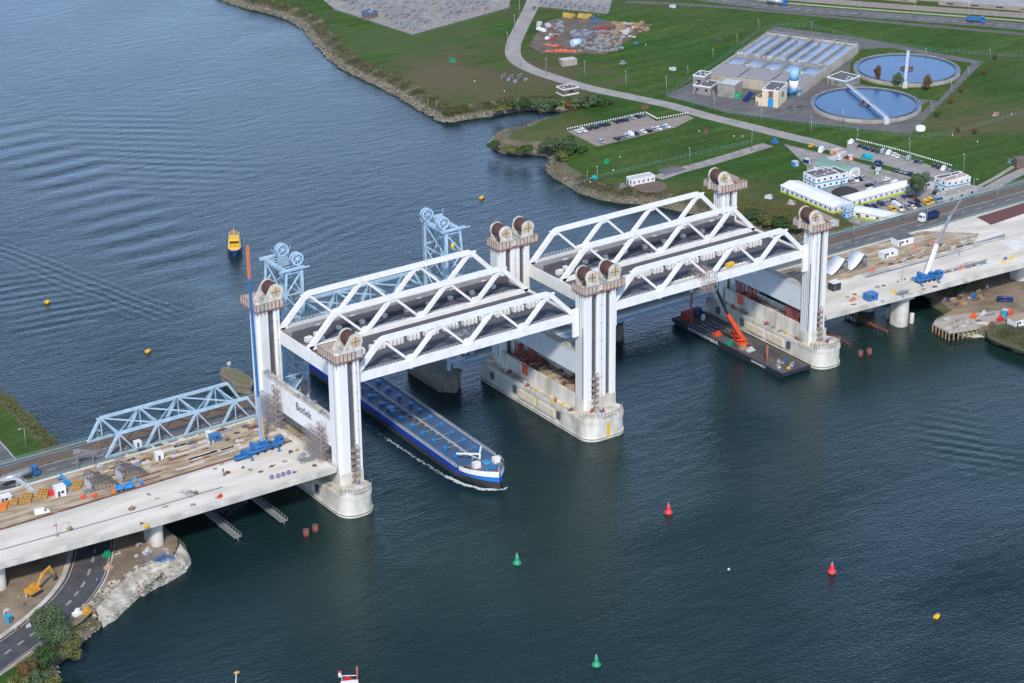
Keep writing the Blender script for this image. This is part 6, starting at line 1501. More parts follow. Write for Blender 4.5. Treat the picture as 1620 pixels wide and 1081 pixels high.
clutter('material_pile', '%s pile on the bare concrete of the left deck', 'material pile', 'piles on the left concrete,', [(rn.uniform(60, 120), rn.uniform(828, 840)), (90, 848), (113, 838), (208, 806), (248, 789), (300, 786), (310, 781), (225, 829), (262, 802), (235, 783), (355, 752), (360, 748), (350, 735), (340, 742), (412, 747), (430, 738), (395, 744), (450, 731), (466, 748), (461, 715), (470, 713), (478, 720), (384, 741), (498, 737), (345, 788), (305, 800)], [WOOD, GREY, DGREY, RUST], .8, 3.2)
clutter('material_pile', '%s pile on the sandy half of the right deck', 'material pile', 'piles on the right deck,', [(1385+rn.uniform(0, 135), 0) for i in range(0)]+[(1388+i*5.2, 420-i*1.45+rn.uniform(-9, 9)) for i in range(30)], PK, 1.0, 5)
clutter('material_pile', '%s pile along the low kerb of the right deck', 'material pile', 'piles along the right kerb,', [(1340, 470), (1352, 466), (1375, 460), (1388, 455), (1398, 452), (1410, 449), (1420, 446), (1432, 442), (1444, 440), (1490, 433), (1498, 431), (1506, 428), (1532, 424), (1540, 421), (1548, 420), (1560, 417), (1395, 476), (1440, 462), (1460, 459), (1478, 455), (1505, 452), (1530, 447), (1350, 482)], PK, .8, 4)
for k, (px, py, l) in enumerate([(1349, 476, 'near the parapet'), (1448, 393, 'beside the white cabin'), (1475, 387, 'right of the white cabin'), (1520, 426, 'behind the second kerb'), (1380, 430, 'next to the right canopy')]):
    b = MB(); b.rbox((0, 0, 0), 3.0, 1.5, .6, .1); b.bar((-1.3, 0, .6), (1.3, .4, 1.2), .25); b.rbox((.4, 0, .6), 1, 1, .7); o = b.build('red_machine', mat('faded_red', (.50, .14, .10), (.55, .3, .25), 1.5, .7)); o.location = DP(px, py); tag(o, 'small red and white machine on the right deck, %s' % l, 'machine', 'small red machines on the right deck')
for px, py, m, l in [(1413, 463, YEL, 'small yellow machine on the right deck near the parapet'), (1588, 415, YEL, 'yellow frame stack at the right edge of the right deck'), (1600, 410, YEL, 'second yellow frame stack at the right edge, farther right'), (1590, 411, BLUE, 'blue box between the yellow stacks on the right deck'), (1436, 442, mat('cream_tank', (.7, .6, .45)), 'cream coloured tank left of the right crane'),
                     (232, 834, YEL, 'yellow timber pack by the parapet of the left deck'), (110, 838, WOOD, 'brown pallet pack on the left concrete deck'), (208, 806, WOOD, 'brown crate on the median of the left deck'), (181, 779, ORNG, 'orange cone group by the canopies on the left deck'), (150, 786, ORNR, 'red barrier by the joint on the left deck'), (132, 788, ORNR, 'red sign by the joint on the left deck'), (348, 787, REDP, 'red canister by the left parapet')]:
    b = MB(); b.rbox((0, 0, 0), 1.6, 1.0, .7, .2); b.rbox((.2, 0, .7), 1.0, .7, .35, .4); b.bar((-.8, -.5, .2), (.9, .5, .9), .15); o = b.build('site_object', m); o.location = DP(px, py); tag(o, l, 'site equipment')
for px, py, l in [(430, 758, 'leftmost'), (440, 756, 'second'), (448, 753.5, 'third'), (456.5, 750.5, 'rightmost')]:
    o = MB().cyl((-.4, 0, .7), (.4, 0, .7), .7, n=14).cyl((-.55, 0, .7), (.55, 0, .7), .3, n=10).build('cable_reel', mat('reel_blue_grey', (.12, .12, .25), (.2, .2, .26), 1, .6)); o.location = DP(px, py); o.rotation_euler = (0, 0, .8); tag(o, 'round cable reel near the left parapet, %s of four' % l, 'cable reel', 'cable reels near the left parapet')
def rebar_bundle(px, py, label, n=26, z=15.51, s=1.0, m=None):
    p = at(px, py, z); b = MB(); r_ = random.Random(int(px))
    for i in range(n): c = Vector((r_.uniform(-2, 2)*s, r_.uniform(-1, 1)*s, r_.uniform(.1, 1.0))); a_ = r_.random()*PI; d = Vector((math.cos(a_), math.sin(a_), r_.uniform(-.3, .5)))*r_.uniform(.8, 1.8)*s; b.bar(c-d*.5, c+d, .09)
    o = b.build('scaffold_bundle', m or GREY); o.location = (p.x, p.y, z); tag(o, label, 'scaffold parts', None)
rebar_bundle(1430, 466, 'grey heap of scaffold tubes by the parapet of the right deck', 60, s=1.4)
rebar_bundle(488, 728, 'grey heap of scaffold tubes at the right end of the left deck', 60, s=1.6)
rebar_bundle(300, 781, 'small red and grey heap of props on the left concrete deck', 20)
rebar_bundle(140, 779, 'grey props standing before the first dark canopy', 26, s=.8)
rebar_bundle(240, 885, 'grey heap of scaffold frames on the rubble bank', 60, 4.3, 1.8)
rebar_bundle(262, 886, 'blue heap of scaffold frames on the rubble bank', 50, 4.3, 1.4, BLUE)
# people on the decks
def worker(px, py, label, z=15.52, h=1.78, vest=None, rz=0):
    p = at(px, py, z); t = bpy.data.meshes.new('person'); b = bmesh.new()
    V = [((0, 0, .95), .16), ((0, 0, 1.25), .17), ((0, 0, 1.45), .12), ((0, 0, 1.56), .06), ((0, 0, 1.68), .11), ((.11, 0, .88), .1), ((.14, .04, .48), .075), ((.15, 0, .06), .06), ((-.11, 0, .88), .1), ((-.14, -.06, .48), .075), ((-.15, -.1, .06), .06),
         ((.22, 0, 1.42), .07), ((.28, .06, 1.12), .055), ((.27, .2, .92), .045), ((-.22, 0, 1.42), .07), ((-.3, -.02, 1.12), .055), ((-.3, .1, .9), .045), ((.15, .16, .03), .05), ((-.15, .06, .03), .05)]
    Ed = [(0, 1), (1, 2), (2, 3), (3, 4), (0, 5), (5, 6), (6, 7), (0, 8), (8, 9), (9, 10), (2, 11), (11, 12), (12, 13), (2, 14), (14, 15), (15, 16), (7, 17), (10, 18)]
    t.from_pydata([v[0] for v in V], Ed, []); o = bpy.data.objects.new('person', t); COL.objects.link(o)
    sk = o.modifiers.new('skin', 'SKIN'); 
    for i, v in enumerate(V): t.skin_vertices[0].data[i].radius = (v[1], v[1])
    t.skin_vertices[0].data[0].use_root = True
    ss = o.modifiers.new('sub', 'SUBSURF'); ss.levels = 1; ss.render_levels = 1
    t.materials.append(vest or ORNG); o.location = (p.x, p.y, z); o.rotation_euler = (0, 0, rz); tag(o, label, 'person')
    hb = MB().lathe([(.14, 0), (.13, .08), (.07, .14), (.01, .15)], (0, 0, 1.72), 10).build('helmet', WHITE, o)
    return o
for px, py, l, v in [(181, 776, 'person in orange work clothes at the joint below the canopies', ORNG), (458, 719, 'person in dark clothes on the deck right of the tall crane', NAVY), (474, 722, 'person in pale clothes near the deck end by the white tower', LGREY), (353, 748, 'person in dark trousers standing on the left concrete', DGREY), (1381, 427, 'person in orange near the right canopy', ORNG)]: worker(px, py, l, vest=v)
worker(154, 924, 'person in blue clothes walking beside the curving road', 4.1, vest=BLUE); worker(7, 975, 'person in white shirt by the turquoise toilet', 4.1, vest=LGREY); worker(42, 948, 'person in pale clothes near the excavator', 4.1, vest=LGREY)
for px, py, m, l, z in [(137, 970, mat('excavator_yellow', (.80, .38, .02)), 'small orange machine by the shore road', 4.1), (172, 900, mat('tan_box', (.5, .33, .22)), 'tan crate beside the curving road', 4.1), (169, 880, GRN, 'dark green netting pile beside the curving road', 4.1), (122, 973, WHITE, 'white board lying near the small orange machine', 4.1), (233, 876, LGREY, 'pale grey pallet pack on the shore', 4.3),
                        (1598, 497, ORNR, 'orange red heap on the right work yard', 3.25), (1568, 517, RUST, 'rusty pile on the right jetty yard', 3.25), (1582, 507, REDP, 'dark red machine on the right jetty', 3.25), (1540, 503, ORNR, 'orange heap left of the dark red machine', 3.25), (1556, 499, LGREY, 'white tarpaulin heap on the right work yard', 3.25), (1538, 471, BLUE, 'small blue box on the sloping yard under the right deck', 3.25)]:
    p = at(px, py, z); b = MB(); b.rbox((0, 0, 0), 2.6, 1.9, 1.0, .3); b.rbox((.3, .2, 1.0), 1.4, 1.1, .9, .6); b.bar((-1.4, -.9, .4), (1.5, .8, 1.6), .25); o = b.build('site_object', m); o.location = (p.x, p.y, z); tag(o, l, 'site equipment')
p = at(1590, 476, 3.3); o = MB(); o.cyl((-3.2, 0, .6), (3.2, 0, .6), .55, n=12); o.cyl((-3.0, 1.2, .6), (3.4, 1.2, .6), .55, n=12); o.cyl((-3.0, .6, 1.6), (3.4, .6, 1.6), .55, n=12); q = o.build('pipe_stack', NAVY); q.location = (p.x, p.y, 3.22); q.rotation_euler = (0, 0, 2.4); tag(q, 'stack of dark blue pipes in the shade under the right deck', 'pipes')
# jetty deck at the right work shore
t = thing('work_jetty', 'pale timber work jetty on piles at the right shore', 'jetty', at(1530, 515, 0)); P = [at(x, y, 3.3).to_2d() for x, y in [(1480, 507), (1500, 500), (1580, 492), (1592, 500), (1545, 520), (1502, 527), (1476, 513)]]
b = MB(); b.prism([(q.x, q.y) for q in P], 2.9, 3.45); b.build('deck', mat('weathered_planks', (.46, .42, .37), (.33, .29, .25), .8, .9, stretch=(4, .6, 1)), t, True)
b = MB(); ring = P+[P[0]]
for u, v in zip(ring[:-1], ring[1:]):
    n = max(1, int((v-u).length/2))
    for i in range(n): q = u.lerp(v, i/n); b.bar((q.x, q.y, -1), (q.x, q.y, 3.2), .45)
b.build('piles', WOOD, t, True)
clutter('material_pile', '%s pile on the timber work jetty', 'material pile', 'piles on the jetty,', [(1488, 508), (1496, 505), (1505, 512), (1514, 508), (1522, 505), (1530, 510), (1540, 504), (1548, 508), (1558, 500), (1500, 519), (1512, 519), (1568, 498), (1535, 513), (1526, 516)], [GREY, LGREY, WOOD, mat('reel_blue_grey', (.12, .12, .25))], 1.5, 4.5, 3.46)
clutter('rubble_pile', '%s debris on the slope under the right deck', 'debris', 'debris under the right deck,', [(1490+i*3.4, 484-i*1.0+rn.uniform(-8, 8)) for i in range(22)], [RUST, LGREY, WOOD, DGREY], 1.5, 5, 3.22, h=(.4, 1.4))
clutter('rubble_pile', '%s debris on the earth under the left deck', 'debris', 'debris under the left deck,', [(rn.uniform(180, 270), rn.uniform(862, 900)) for i in range(16)]+[(rn.uniform(5, 60), rn.uniform(935, 1000)) for i in range(7)], [WOOD, LGREY, RUST], .6, 2.6, 4.06, h=(.2, .7))
# ================================================================ buildings beyond the river
WATERT = mat('tank_water', (.02, .085, .21), (.016, .07, .18), .15, .2); WATERT.node_tree.nodes['Principled BSDF'].inputs['Specular IOR Level'].default_value = .22
TANKC = mat('grey_tank_concrete', (.30, .285, .25), (.20, .19, .17), .3, .9, detail=8)
def frame3(a, b_, c, z=4.0):
    """a,b,c: three ground corners in the photo -> origin, heading, width a-b, depth b-c"""
    A, B_, C_ = at(*a, z), at(*b_, z), at(*c, z); u = (B_-A); w = u.length; u.normalize(); v = Vector((-u.y, u.x, 0)); d = (C_-B_).dot(v)
    return A, math.atan2(u.y, u.x), w, d
def building(a, b_, c, h, wall, roof, label, name='building', z=4.03, floors=1, win=3.0, band=None, gable=0, base=None, door=True, parapet=None, cat='building', group=None, zlift=0, winm=None):
    A, hd, w, d = frame3(a, b_, c, 4.0+zlift)
    t = thing(name, label, cat, (A.x, A.y, z+zlift), hd, group); dd = abs(d); y0, y1 = (0, dd) if d > 0 else (-dd, 0)
    m = MB(); m.box(0, w, y0, y1, 0, h); m.build('walls', wall, t)
    if gable:
        m = MB(); o_ = .35; m.xprism([(y0-o_, h), (y1+o_, h), (y1+o_, h+.15), ((y0+y1)/2, h+gable), (y0-o_, h+.15)], -.3, w+.3); m.build('roof', roof, t)
    else:
        m = MB(); m.box(.25, w-.25, y0+.25, y1-.25, h, h+.12); m.build('roof', roof, t)
        m = MB(); pp = parapet or wall
        m.box(-.08, w+.08, y0-.08, y0+.25, h-.25, h+.35); m.box(-.08, w+.08, y1-.25, y1+.08, h-.25, h+.35); m.box(-.08, .25, y0+.25, y1-.25, h-.25, h+.35); m.box(w-.25, w+.08, y0+.25, y1-.25, h-.25, h+.35); m.build('roof_edge', pp, t)
        rr = random.Random(int(w*10)); m = MB()
        if w > 6:
            for k in range(3): m.rbox((rr.uniform(1, w-1), y0+rr.uniform(1, dd-1), h+.12), .9, .7, .6)
            m.build('roof_unit', LGREY, t)
    fh = h/floors
    for f in range(floors):
        zb = f*fh+fh*.42; zt = f*fh+fh*.74
        n = int(w/win)
        for i in range(n):
            x = (i+.5)*w/n; m = MB(); m.box(x-win*.17, x+win*.17, y0-.05, y0+.02, zb, zt); fr = m.build('window', winm or GLASS, t)
        n = int(dd/win)
        for i in range(n):
            y = y0+(i+.5)*dd/n
            m = MB(); m.box(w-.02, w+.05, y-win*.15, y+win*.15, zb, zt); m.build('window', winm or GLASS, t)
            m = MB(); m.box(-.05, .02, y-win*.15, y+win*.15, zb, zt); m.build('window', winm or GLASS, t)
    if band:
        m = MB()
        for f in range(floors): zz = f*fh+.02; m.box(-.04, w+.04, y0-.04, y1+.04, zz, zz+fh*.2)
        m.build('blue_band', band, t)
    if base: m = MB(); m.box(-.05, w+.05, y0-.05, y1+.05, 0, .8); m.build('base_strip', base, t)
    if door: m = MB(); m.box(w*.12, w*.12+1.0, y0-.07, y0-.05, .05, 2.1); m.build('door', BLUE if band else DGREY, t)
    return t
# site offices
building((1235, 304), (1317, 339), (1338, 328), 3.0, WALLW, ROOFW, 'long white roofed barrack with lime green base on the grass side', gable=1.5, base=LIME, win=3.2, winm=GLASS)
building((1347, 328), (1440, 303), (1434, 294), 2.9, WALLW, ROOFW, 'long white roofed barrack with blue window panels beside the big round tree', gable=1.4, base=LIME, win=3.2, winm=mat('blue_window_panel', (.05, .14, .28), (.04, .1, .2), 1, .3))
building((1348, 343), (1428, 358), (1440, 350), 2.6, WALLW, ROOFW, 'low white roofed barrack with lime base tight against the old road', gable=1.0, base=LIME, win=4)
building((1332, 345), (1340, 347.5), (1346, 342), 5.2, mat('pale_blue_cabin', (.42, .56, .68), (.36, .5, .62), .5, .6), LGREY, 'narrow pale blue stair block between two white barracks', floors=2, band=BLUE, win=2)
building((1290, 302), (1328, 294), (1310, 284), 5.8, WALLW, ROOFG, 'two storey white site office with blue bands and grey roof', floors=2, band=CYAN, win=3)
building((1270, 292), (1289, 299), (1316, 287), 5.6, WALLW, mat('blue_roof', (.06, .12, .3), (.05, .1, .24), .4, .7), 'two storey white site office with blue roof at the left of the cluster', floors=2, band=CYAN, win=3)
building((1328, 294), (1341, 290.5), (1322, 281), 5.4, WALLW, ROOFG, 'two storey white site office block next to the green roofed hall', floors=2, band=CYAN, win=3)
A, hd, w, d = frame3((1287, 270), (1343, 285), (1361, 277.5)); t = thing('hall', 'curved green roofed storage hall with white end wall', 'building', (A.x, A.y, 4.03), hd)
m = MB(); k = 12; d = abs(d); prof = [(0, 0), (0, 2.2)]+[(d/2-d/2*math.cos(PI*i/k), 2.2+2.6*math.sin(PI*i/k)) for i in range(1, k)]+[(d, 2.2), (d, 0)]
m.xprism(prof, 0, w); m.build('hall_walls', WALLW, t)
m = MB(); pr = [(d/2-(d/2+.12)*math.cos(PI*i/k), 2.25+2.72*math.sin(PI*i/k)) for i in range(k+1)]
m.add([(x, y, z) for x in (.1, w-.5) for y, z in pr], [(i, i+1, k+2+i, k+1+i) for i in range(k)], 0, True); m.build('curved_roof', ROOFGR, t)
m = MB(); m.box(w-.02, w+.06, d*.25, d*.75, .1, 3.2); m.build('hall_door', LGREY, t)
building((1477, 298), (1497, 307), (1531, 297), 5.4, WALLW, ROOFG, 'two storey white office with grey roof right of the big round tree', floors=2, band=CYAN, win=3.2)
building((1497, 307.5), (1531, 298), (1524, 293), 6.0, WALLW, mat('tan_roof', (.42, .3, .22)), 'white office box with tan roof and blue sign at the right cluster', floors=2, band=CYAN, win=3.2, z=4.035)
building((1497, 323), (1545, 308), (1533, 301), 3.0, LGREY, mat('pale_tar_roof', (.34, .32, .30), (.28, .26, .24), .4, .9), 'low grey roofed annex in front of the right office cluster', band=CYAN, win=5)
building((1462, 297), (1476, 300), (1488, 293), 3.2, LGREY, mat('slate_blue_roof', (.14, .17, .22), (.11, .13, .17), .4, .8), 'low slate roofed cabin behind the big round tree', win=3)
m = MB(); r = [(6.5, 0), (5.6, .9), (3.4, 2.0), (1.2, 2.5), (.01, 2.6)]; m.lathe(r, n=20); o = m.build('gravel_heap', mat('black_grit', (.03, .03, .035), (.05, .05, .055), 1.5, 1, bump=.6)); o.location = at(1338, 305, 4.03); tag(o, 'black grit heap behind the white site offices', 'heap')
for k, (px, py, m_, l) in enumerate([(1322, 243, ORNG, 'orange topped container behind the green roofed hall'), (1332, 248, LGREY, 'grey container right of the orange topped one'), (1389, 274, GRN, 'green lying tank in the compound court'), (1345, 252, REDP, 'red skip behind the hall'), (1258, 262, BLUE, 'blue and brown tarpaulin box on the grass left of the compound'), (1277, 258, NAVY, 'dark blue bin pair by the hall'), (1212, 296, None, '')]):
    if m_: box_thing('container', l, 'container', at(px, py, 4.04), 5 if k < 3 else 3, 2.4, 2.0, R(20*k), m_ if k != 4 else mat('sky_blue_paint', (.03, .28, .62)), trim=LGREY)
# small scattered huts and utility boxes on the grass
building((991, 291), (1000, 296), (1033, 287), 3.2, WALLW, LGREY, 'white flat roofed control building on the river meadow', win=2.4, parapet=WALLW)
A = at(1030, 293, 4); m = MB(); m.cyl((0, 0, 0), (0, 0, 1.0), 7.5, n=28); o = m.build('brick_terrace', BRICK); o.location = (A.x-2, A.y-2, 3.6); tag(o, 'low round brick terrace beside the white control building', 'terrace')
building((880, 147.5), (891, 153), (911, 146), 3.4, BRICK, mat('brown_roof', (.17, .13, .12), (.13, .1, .09), .5, .9), 'brown brick substation hut with white roof edge near the road', win=9, parapet=WALLW, base=WALLW, door=False)
building((884, 102), (890, 106), (907, 99), 3.0, mat('stone_hut', (.36, .33, .29), (.28, .25, .22), .6, .9), LGREY, 'small grey concrete hut below the storage yard', win=9)
building((572, 28), (584, 31), (598, 27), 3.6, BRICK, ROOFG, 'small brown brick hut with blue doors in the top substation', win=5, winm=BLUE, parapet=BLUE)
building((1602, 262), (1608, 267), (1640, 258), 4.2, BRICK, mat('brown_roof', (.17, .13, .12)), 'small brick hut with blue door cut by the right edge', win=20, winm=BLUE)
# ---------------------------------------------------------------- sewage works
a0, a1, a2, a3 = [at(*p, 4).to_2d() for p in ((1116, 131), (1266, 152), (1357, 84), (1229, 60))]
u = (a1-a0); WX = u.length; u.normalize(); hd = math.atan2(u.y, u.x); DY = abs((a2-a1).dot(Vector((-u.y, u.x))))
t = thing('aeration_basin', 'large concrete aeration basin block with parallel water channels', 'sewage basin', (a0.x, a0.y, 4.03), hd)
H = 5.0; wl = 4.0
m = MB(); m.box(0, WX, 0, .6, 0, H); m.box(0, WX, DY-.6, DY, 0, H); m.box(0, .6, .6, DY-.6, 0, H); m.box(WX-.6, WX, .6, DY-.6, 0, H); m.build('outer_walls', mat('basin_wall_concrete', (.46, .42, .35), (.33, .30, .25), .25, .9, detail=8, stretch=(1, 1, .3)), t)
m = MB(); m.add([(.6, .6, wl), (WX-.6, .6, wl), (WX-.6, DY-.6, wl), (.6, DY-.6, wl)], [(0, 1, 2, 3)]); m.build('channel_water', mat('aerated_water', (.13, .20, .33), (.24, .27, .34), .12, .25, detail=8), t)
yA, yB = DY*.24, DY*.46
m = MB()
for k in range(1, 8): x = WX*k/8; m.box(x-.35, x+.35, yB+(6 if k in (3, 5) else 0)*0, DY-(.6 if k not in (3, 5) else 6), wl-1, H-.05+.04*(k % 2))
for k in range(1, 5): x = WX*k/5; m.box(x-.4, x+.4, yA, yB, wl-1, H-.03)
m.box(.6, WX-.6, yB-1.3, yB+1.3, wl-1, H+.1); m.box(.6, WX-.6, yA-.8, yA+.8, wl-1, H+.08); m.box(WX*.25-1.2, WX*.25+1.2, yB, DY-.6, H-.2, H+.14); m.box(WX*.5-1.0, WX*.5+1.0, yB, DY-.6, H-.2, H+.15); m.build('channel_walls', TANKC, t)
m = MB(); n = 46
for k in range(n):
    y = .8+(yA-1.6)*(k+.5)/n
    for (xa, xb) in ((.8, WX*.32), (WX*.34, WX*.66), (WX*.68, WX-.8)): m.box(xa, xb, y-.09, y+.09, H-.12, H+.06)
m.build('cover_grating', mat('worn_grating', (.33, .32, .33), (.25, .24, .25), .6, .7), t)
m = MB()
for x in [WX*k/8 for k in range(0, 9)]:
    y = yB
    while y < DY: m.bar((min(max(x, .3), WX-.3), y, H), (min(max(x, .3), WX-.3), y, H+1.1), .09); y += 3
    m.bar((min(max(x, .3), WX-.3), yB, H+1.1), (min(max(x, .3), WX-.3), DY-.3, H+1.1), .08)
for yy in (yA, yB-1.2, yB+1.2, .3, DY-.3): m.bar((.3, yy, H+1.1), (WX-.3, yy, H+1.1), .08)
m.build('handrail', LGREY, t)
m = MB()
for k in range(26): m.rbox((rn.uniform(2, WX-2), rn.choice((yA, yB))+rn.uniform(-.6, .6), H+.1), rn.uniform(.5, 1.4), .6, rn.uniform(.4, 1.2))
m.build('valve_units', LGREY, t)
def clarifier(px, py, r, ang, label):
    p = at(px, py, 6); t = thing('round_tank', label, 'clarifier tank', (p.x, p.y, 4.03), R(ang))
    m = MB(); m.lathe([(r+.5, -.2), (r+.5, 2.0), (r, 2.0), (r, 1.4)], n=72); m.build('tank_wall', TANKC, t)
    m = MB(); m.add([(r*math.cos(2*PI*i/72), r*math.sin(2*PI*i/72), 1.6) for i in range(72)], [range(72)]); m.build('tank_water', WATERT, t)
    m = MB(); m.lathe([(r-1.6, 1.7), (r-1.6, 2.0), (r-1.9, 2.0), (r-1.9, 1.7)], n=72); m.build('overflow_weir', DGREY, t)
    m = MB(); m.lathe([(3.4, 1.2), (3.4, 2.3), (3.1, 2.3), (3.1, 1.2)], n=28); m.build('centre_well', RUST if ang < 100 else TANKC, t)
    m = MB(); m.box(-r-1.5, r+1.5, -.8, .8, 3.0, 3.2)
    for s in (-1, 1):
        m.bar((-r-1, s*.8, 4.2), (r+1, s*.8, 4.2), .1); m.bar((-r-1, s*.8, 3.7), (r+1, s*.8, 3.7), .07)
        x = -r-1
        while x < r+1: m.bar((x, s*.8, 3.1), (x, s*.8, 4.2), .08); x += 2
    for x in (-r-.4, 0, r+.4): m.box(x-.5, x+.5, -.6, .6, 1.2, 3)
    m.build('scraper_bridge', mat('bridge_pale_blue', (.55, .62, .70), (.45, .5, .58), .6, .5), t)
    m = MB(); m.rbox((r+1.2, 0, 0), 2.2, 2.6, 3.0); m.build('drive_unit', LGREY, t)
hA = heading((1343, 136), (1405, 188), 6); hB = heading((1437, 82), (1432, 131), 6)
clarifier(1370, 163, 27.2, hA, 'near round clarifier tank with slanting scraper bridge, left one')
clarifier(1434.6, 108, 27.4, hB, 'far round clarifier tank with upright looking bridge, right one')
p = at(1255, 152, 4); t = thing('silo', 'tall cylindrical silo, white below and blue above, on steel legs', 'silo', (p.x, p.y, 4.03))
m = MB(); m.cyl((0, 0, 3.2), (0, 0, 8.5), 2.3, n=24); m.build('lower_shell', PAINT['white'], t)
m = MB(); m.cyl((0, 0, 8.5), (0, 0, 14.5), 2.3, n=24); m.build('upper_shell', mat('silo_blue', (.18, .42, .68), (.3, .5, .72), .3, .5), t)
m = MB()
for a in range(4): m.bar((1.9*math.cos(a*PI/2+.7), 1.9*math.sin(a*PI/2+.7), 0), (1.9*math.cos(a*PI/2+.7), 1.9*math.sin(a*PI/2+.7), 3.3), .35)
m.rbox((0, 0, 2.9), 8, 5, .3); 
for a in (-3.8, 3.8):
    for c in (-2.3, 2.3): m.bar((a, c, 0), (a, c, 2.9), .3); m.bar((a, c, 3.2), (a, c, 4.3), .1)
m.build('leg_frame', mat('sky_blue_paint', (.03, .28, .62)), t); m = MB(); m.rbox((-4.5, 0, 3.2), 1.8, 1.8, 2.4); m.build('blower_unit', BLUE, t)
m = MB(); 
for i in range(16): a = i*PI/8; m.bar((2.2*math.cos(a), 2.2*math.sin(a), 14.5), (2.2*math.cos(a), 2.2*math.sin(a), 15.5), .08); m.bar((2.2*math.cos(a), 2.2*math.sin(a), 15.5), (2.2*math.cos(a+PI/8), 2.2*math.sin(a+PI/8), 15.5), .08)
m.build('top_railing', LGREY, t)
tb = building((1205, 168), (1231, 171), (1245, 158), 8.6, CREAM, ROOFG, 'cream sewage building with grey roof and tall blue door below the silo', win=9, winm=DGREY, parapet=PAINT['white'], door=False)
m = MB(); m.box(3.2, 6.0, -.12, -.02, .1, 4.6); m.build('tall_door', mat('sky_blue_paint', (.03, .28, .62)), tb); m = MB(); m.box(3.4, 5.8, -.1, -.02, 4.8, 8.3); m.build('facade_panel', BRICK, tb)
building((1195, 167), (1204, 168.5), (1210, 163), 4.2, CREAM, ROOFG, 'low annex with blue door left of the cream sewage building', win=9, winm=BLUE)
building((1096, 148), (1124, 152), (1134, 142), 4.4, mat('grey_brick', (.26, .25, .24), (.2, .19, .18), 1, .9), ROOFG, 'grey office with dark windows at the left of the sewage works', win=3.4, parapet=PAINT['white'])
building((1096, 142), (1114, 144.5), (1124, 137), 7.6, mat('grey_brick', (.26, .25, .24)), ROOFG, 'upper grey office block with white roof edge at the sewage works', win=6, parapet=PAINT['white'], z=4.04)
building((1135, 152), (1162, 156), (1172, 147), 6.5, TANKC, LGREY, 'square concrete treatment tank beside the grey sewage office', win=30, door=False)
building((1308, 133), (1338, 140), (1354, 130), 3.6, TANKC, ROOFG, 'grey roofed pump building with white domes between the round tanks', win=6, winm=BLUE, parapet=PAINT['white'])
for px, py, m_, l in [(1166, 154, GRN, 'green round vessel beside the concrete treatment tank'), (1258, 172, DGREY, 'dark round pit beside the near clarifier road'), (1456, 206, PAINT['white'], 'white tank on the lawn right of the near clarifier')]:
    m = MB(); m.lathe([(2.4, 0), (2.4, 1.6), (1.9, 2.2), (.01, 2.4)] if m_ is not DGREY else [(3.6, 0), (3.6, 1.2), (3.2, 1.2), (3.2, .1), (.01, .1)], n=20); m.rbox((2.6, 0, 0), 1, .8, 1); o = m.build('round_vessel', m_); o.location = at(px, py, 4.03); tag(o, l, 'vessel')
m = MB()
for k in range(4): m.bar((-2, -1.5+k, .2), (3, -1.5+k, 4.2), .5)
m.bar((-2, -2, 0), (-2, -2, 3), .25); m.bar((3, 2, 0), (3, 2, 4.4), .25); m.bar((3, -2, 0), (3, -2, 4.4), .25); o = m.build('screw_conveyor', NAVY); o.location = at(1182, 160, 4.03); tag(o, 'dark blue sloping conveyor between the treatment tank and cream building', 'conveyor')
# ---------------------------------------------------------------- substations, cabinets and scattered objects
def gantry(px, py, h, label, group, rz=.4, m_=GREY):
    p = at(px, py, 4); t = thing('switch_gear', label, 'switchgear', (p.x, p.y, 4.03), rz, group); r_ = random.Random(int(px*3+py))
    m = MB()
    for x in (-2.5, 2.5): m.bar((x, 0, 0), (x, 0, h), .16)
    m.bar((-2.7, 0, h), (2.7, 0, h), .25); m.bar((-2.5, 0, h*.6), (2.5, 0, h*.75), .12); m.build('gantry', m_, t)
    m = MB()
    for x in (-1.6, 0, 1.6): m.cyl((x, 1.4, 0), (x, 1.4, h*.5), .14, n=8); m.cyl((x, 1.4, h*.5), (x, 1.4, h*.8), .3, .16, n=8)
    m.build('insulators', GREY, t); m = MB(); m.rbox((r_.uniform(-1, 1), -1.8, 0), 2.2, 1.3, r_.uniform(1, 2)); m.build('cabinet', GREY, t)
def inpoly(x, y, P):
    c = False
    for (x1, y1), (x2, y2) in zip(P, P[1:]+P[:1]):
        if (y1 > y) != (y2 > y) and x < (x2-x1)*(y-y1)/(y2-y1)+x1: c = not c
    return c
spots = []
while len(spots) < 46:
    x, y = rn.uniform(555, 795), rn.uniform(3, 50)
    if inpoly(x, y, [(535, 8), (652, 50), (800, 8), (800, -20)]) and not (565 < x < 606 and y > 14) and all(abs(x-a)+2*abs(y-b_) > 11 for a, b_ in spots): spots.append((x, y))
for x, y in spots: gantry(x, y, rn.uniform(2.5, 4.5), 'grey switchgear bay in the top substation yard', 'switchgear bays in the top substation', rz=.3+rn.uniform(-.1, .1))
for c in range(14):
    gantry(858+c*7.6, 4+c*.7+(c % 3)*3, 3, 'grey switchgear bay in the small substation beside the road', 'switchgear bays beside the road')
for px, py, l in [(800, 127, 'left one'), (812, 129, 'middle one'), (826, 127, 'right one')]: gantry(px, py, 4, 'switchgear group on the meadow left of the road, %s' % l, 'meadow switchgear', m_=DGREY)
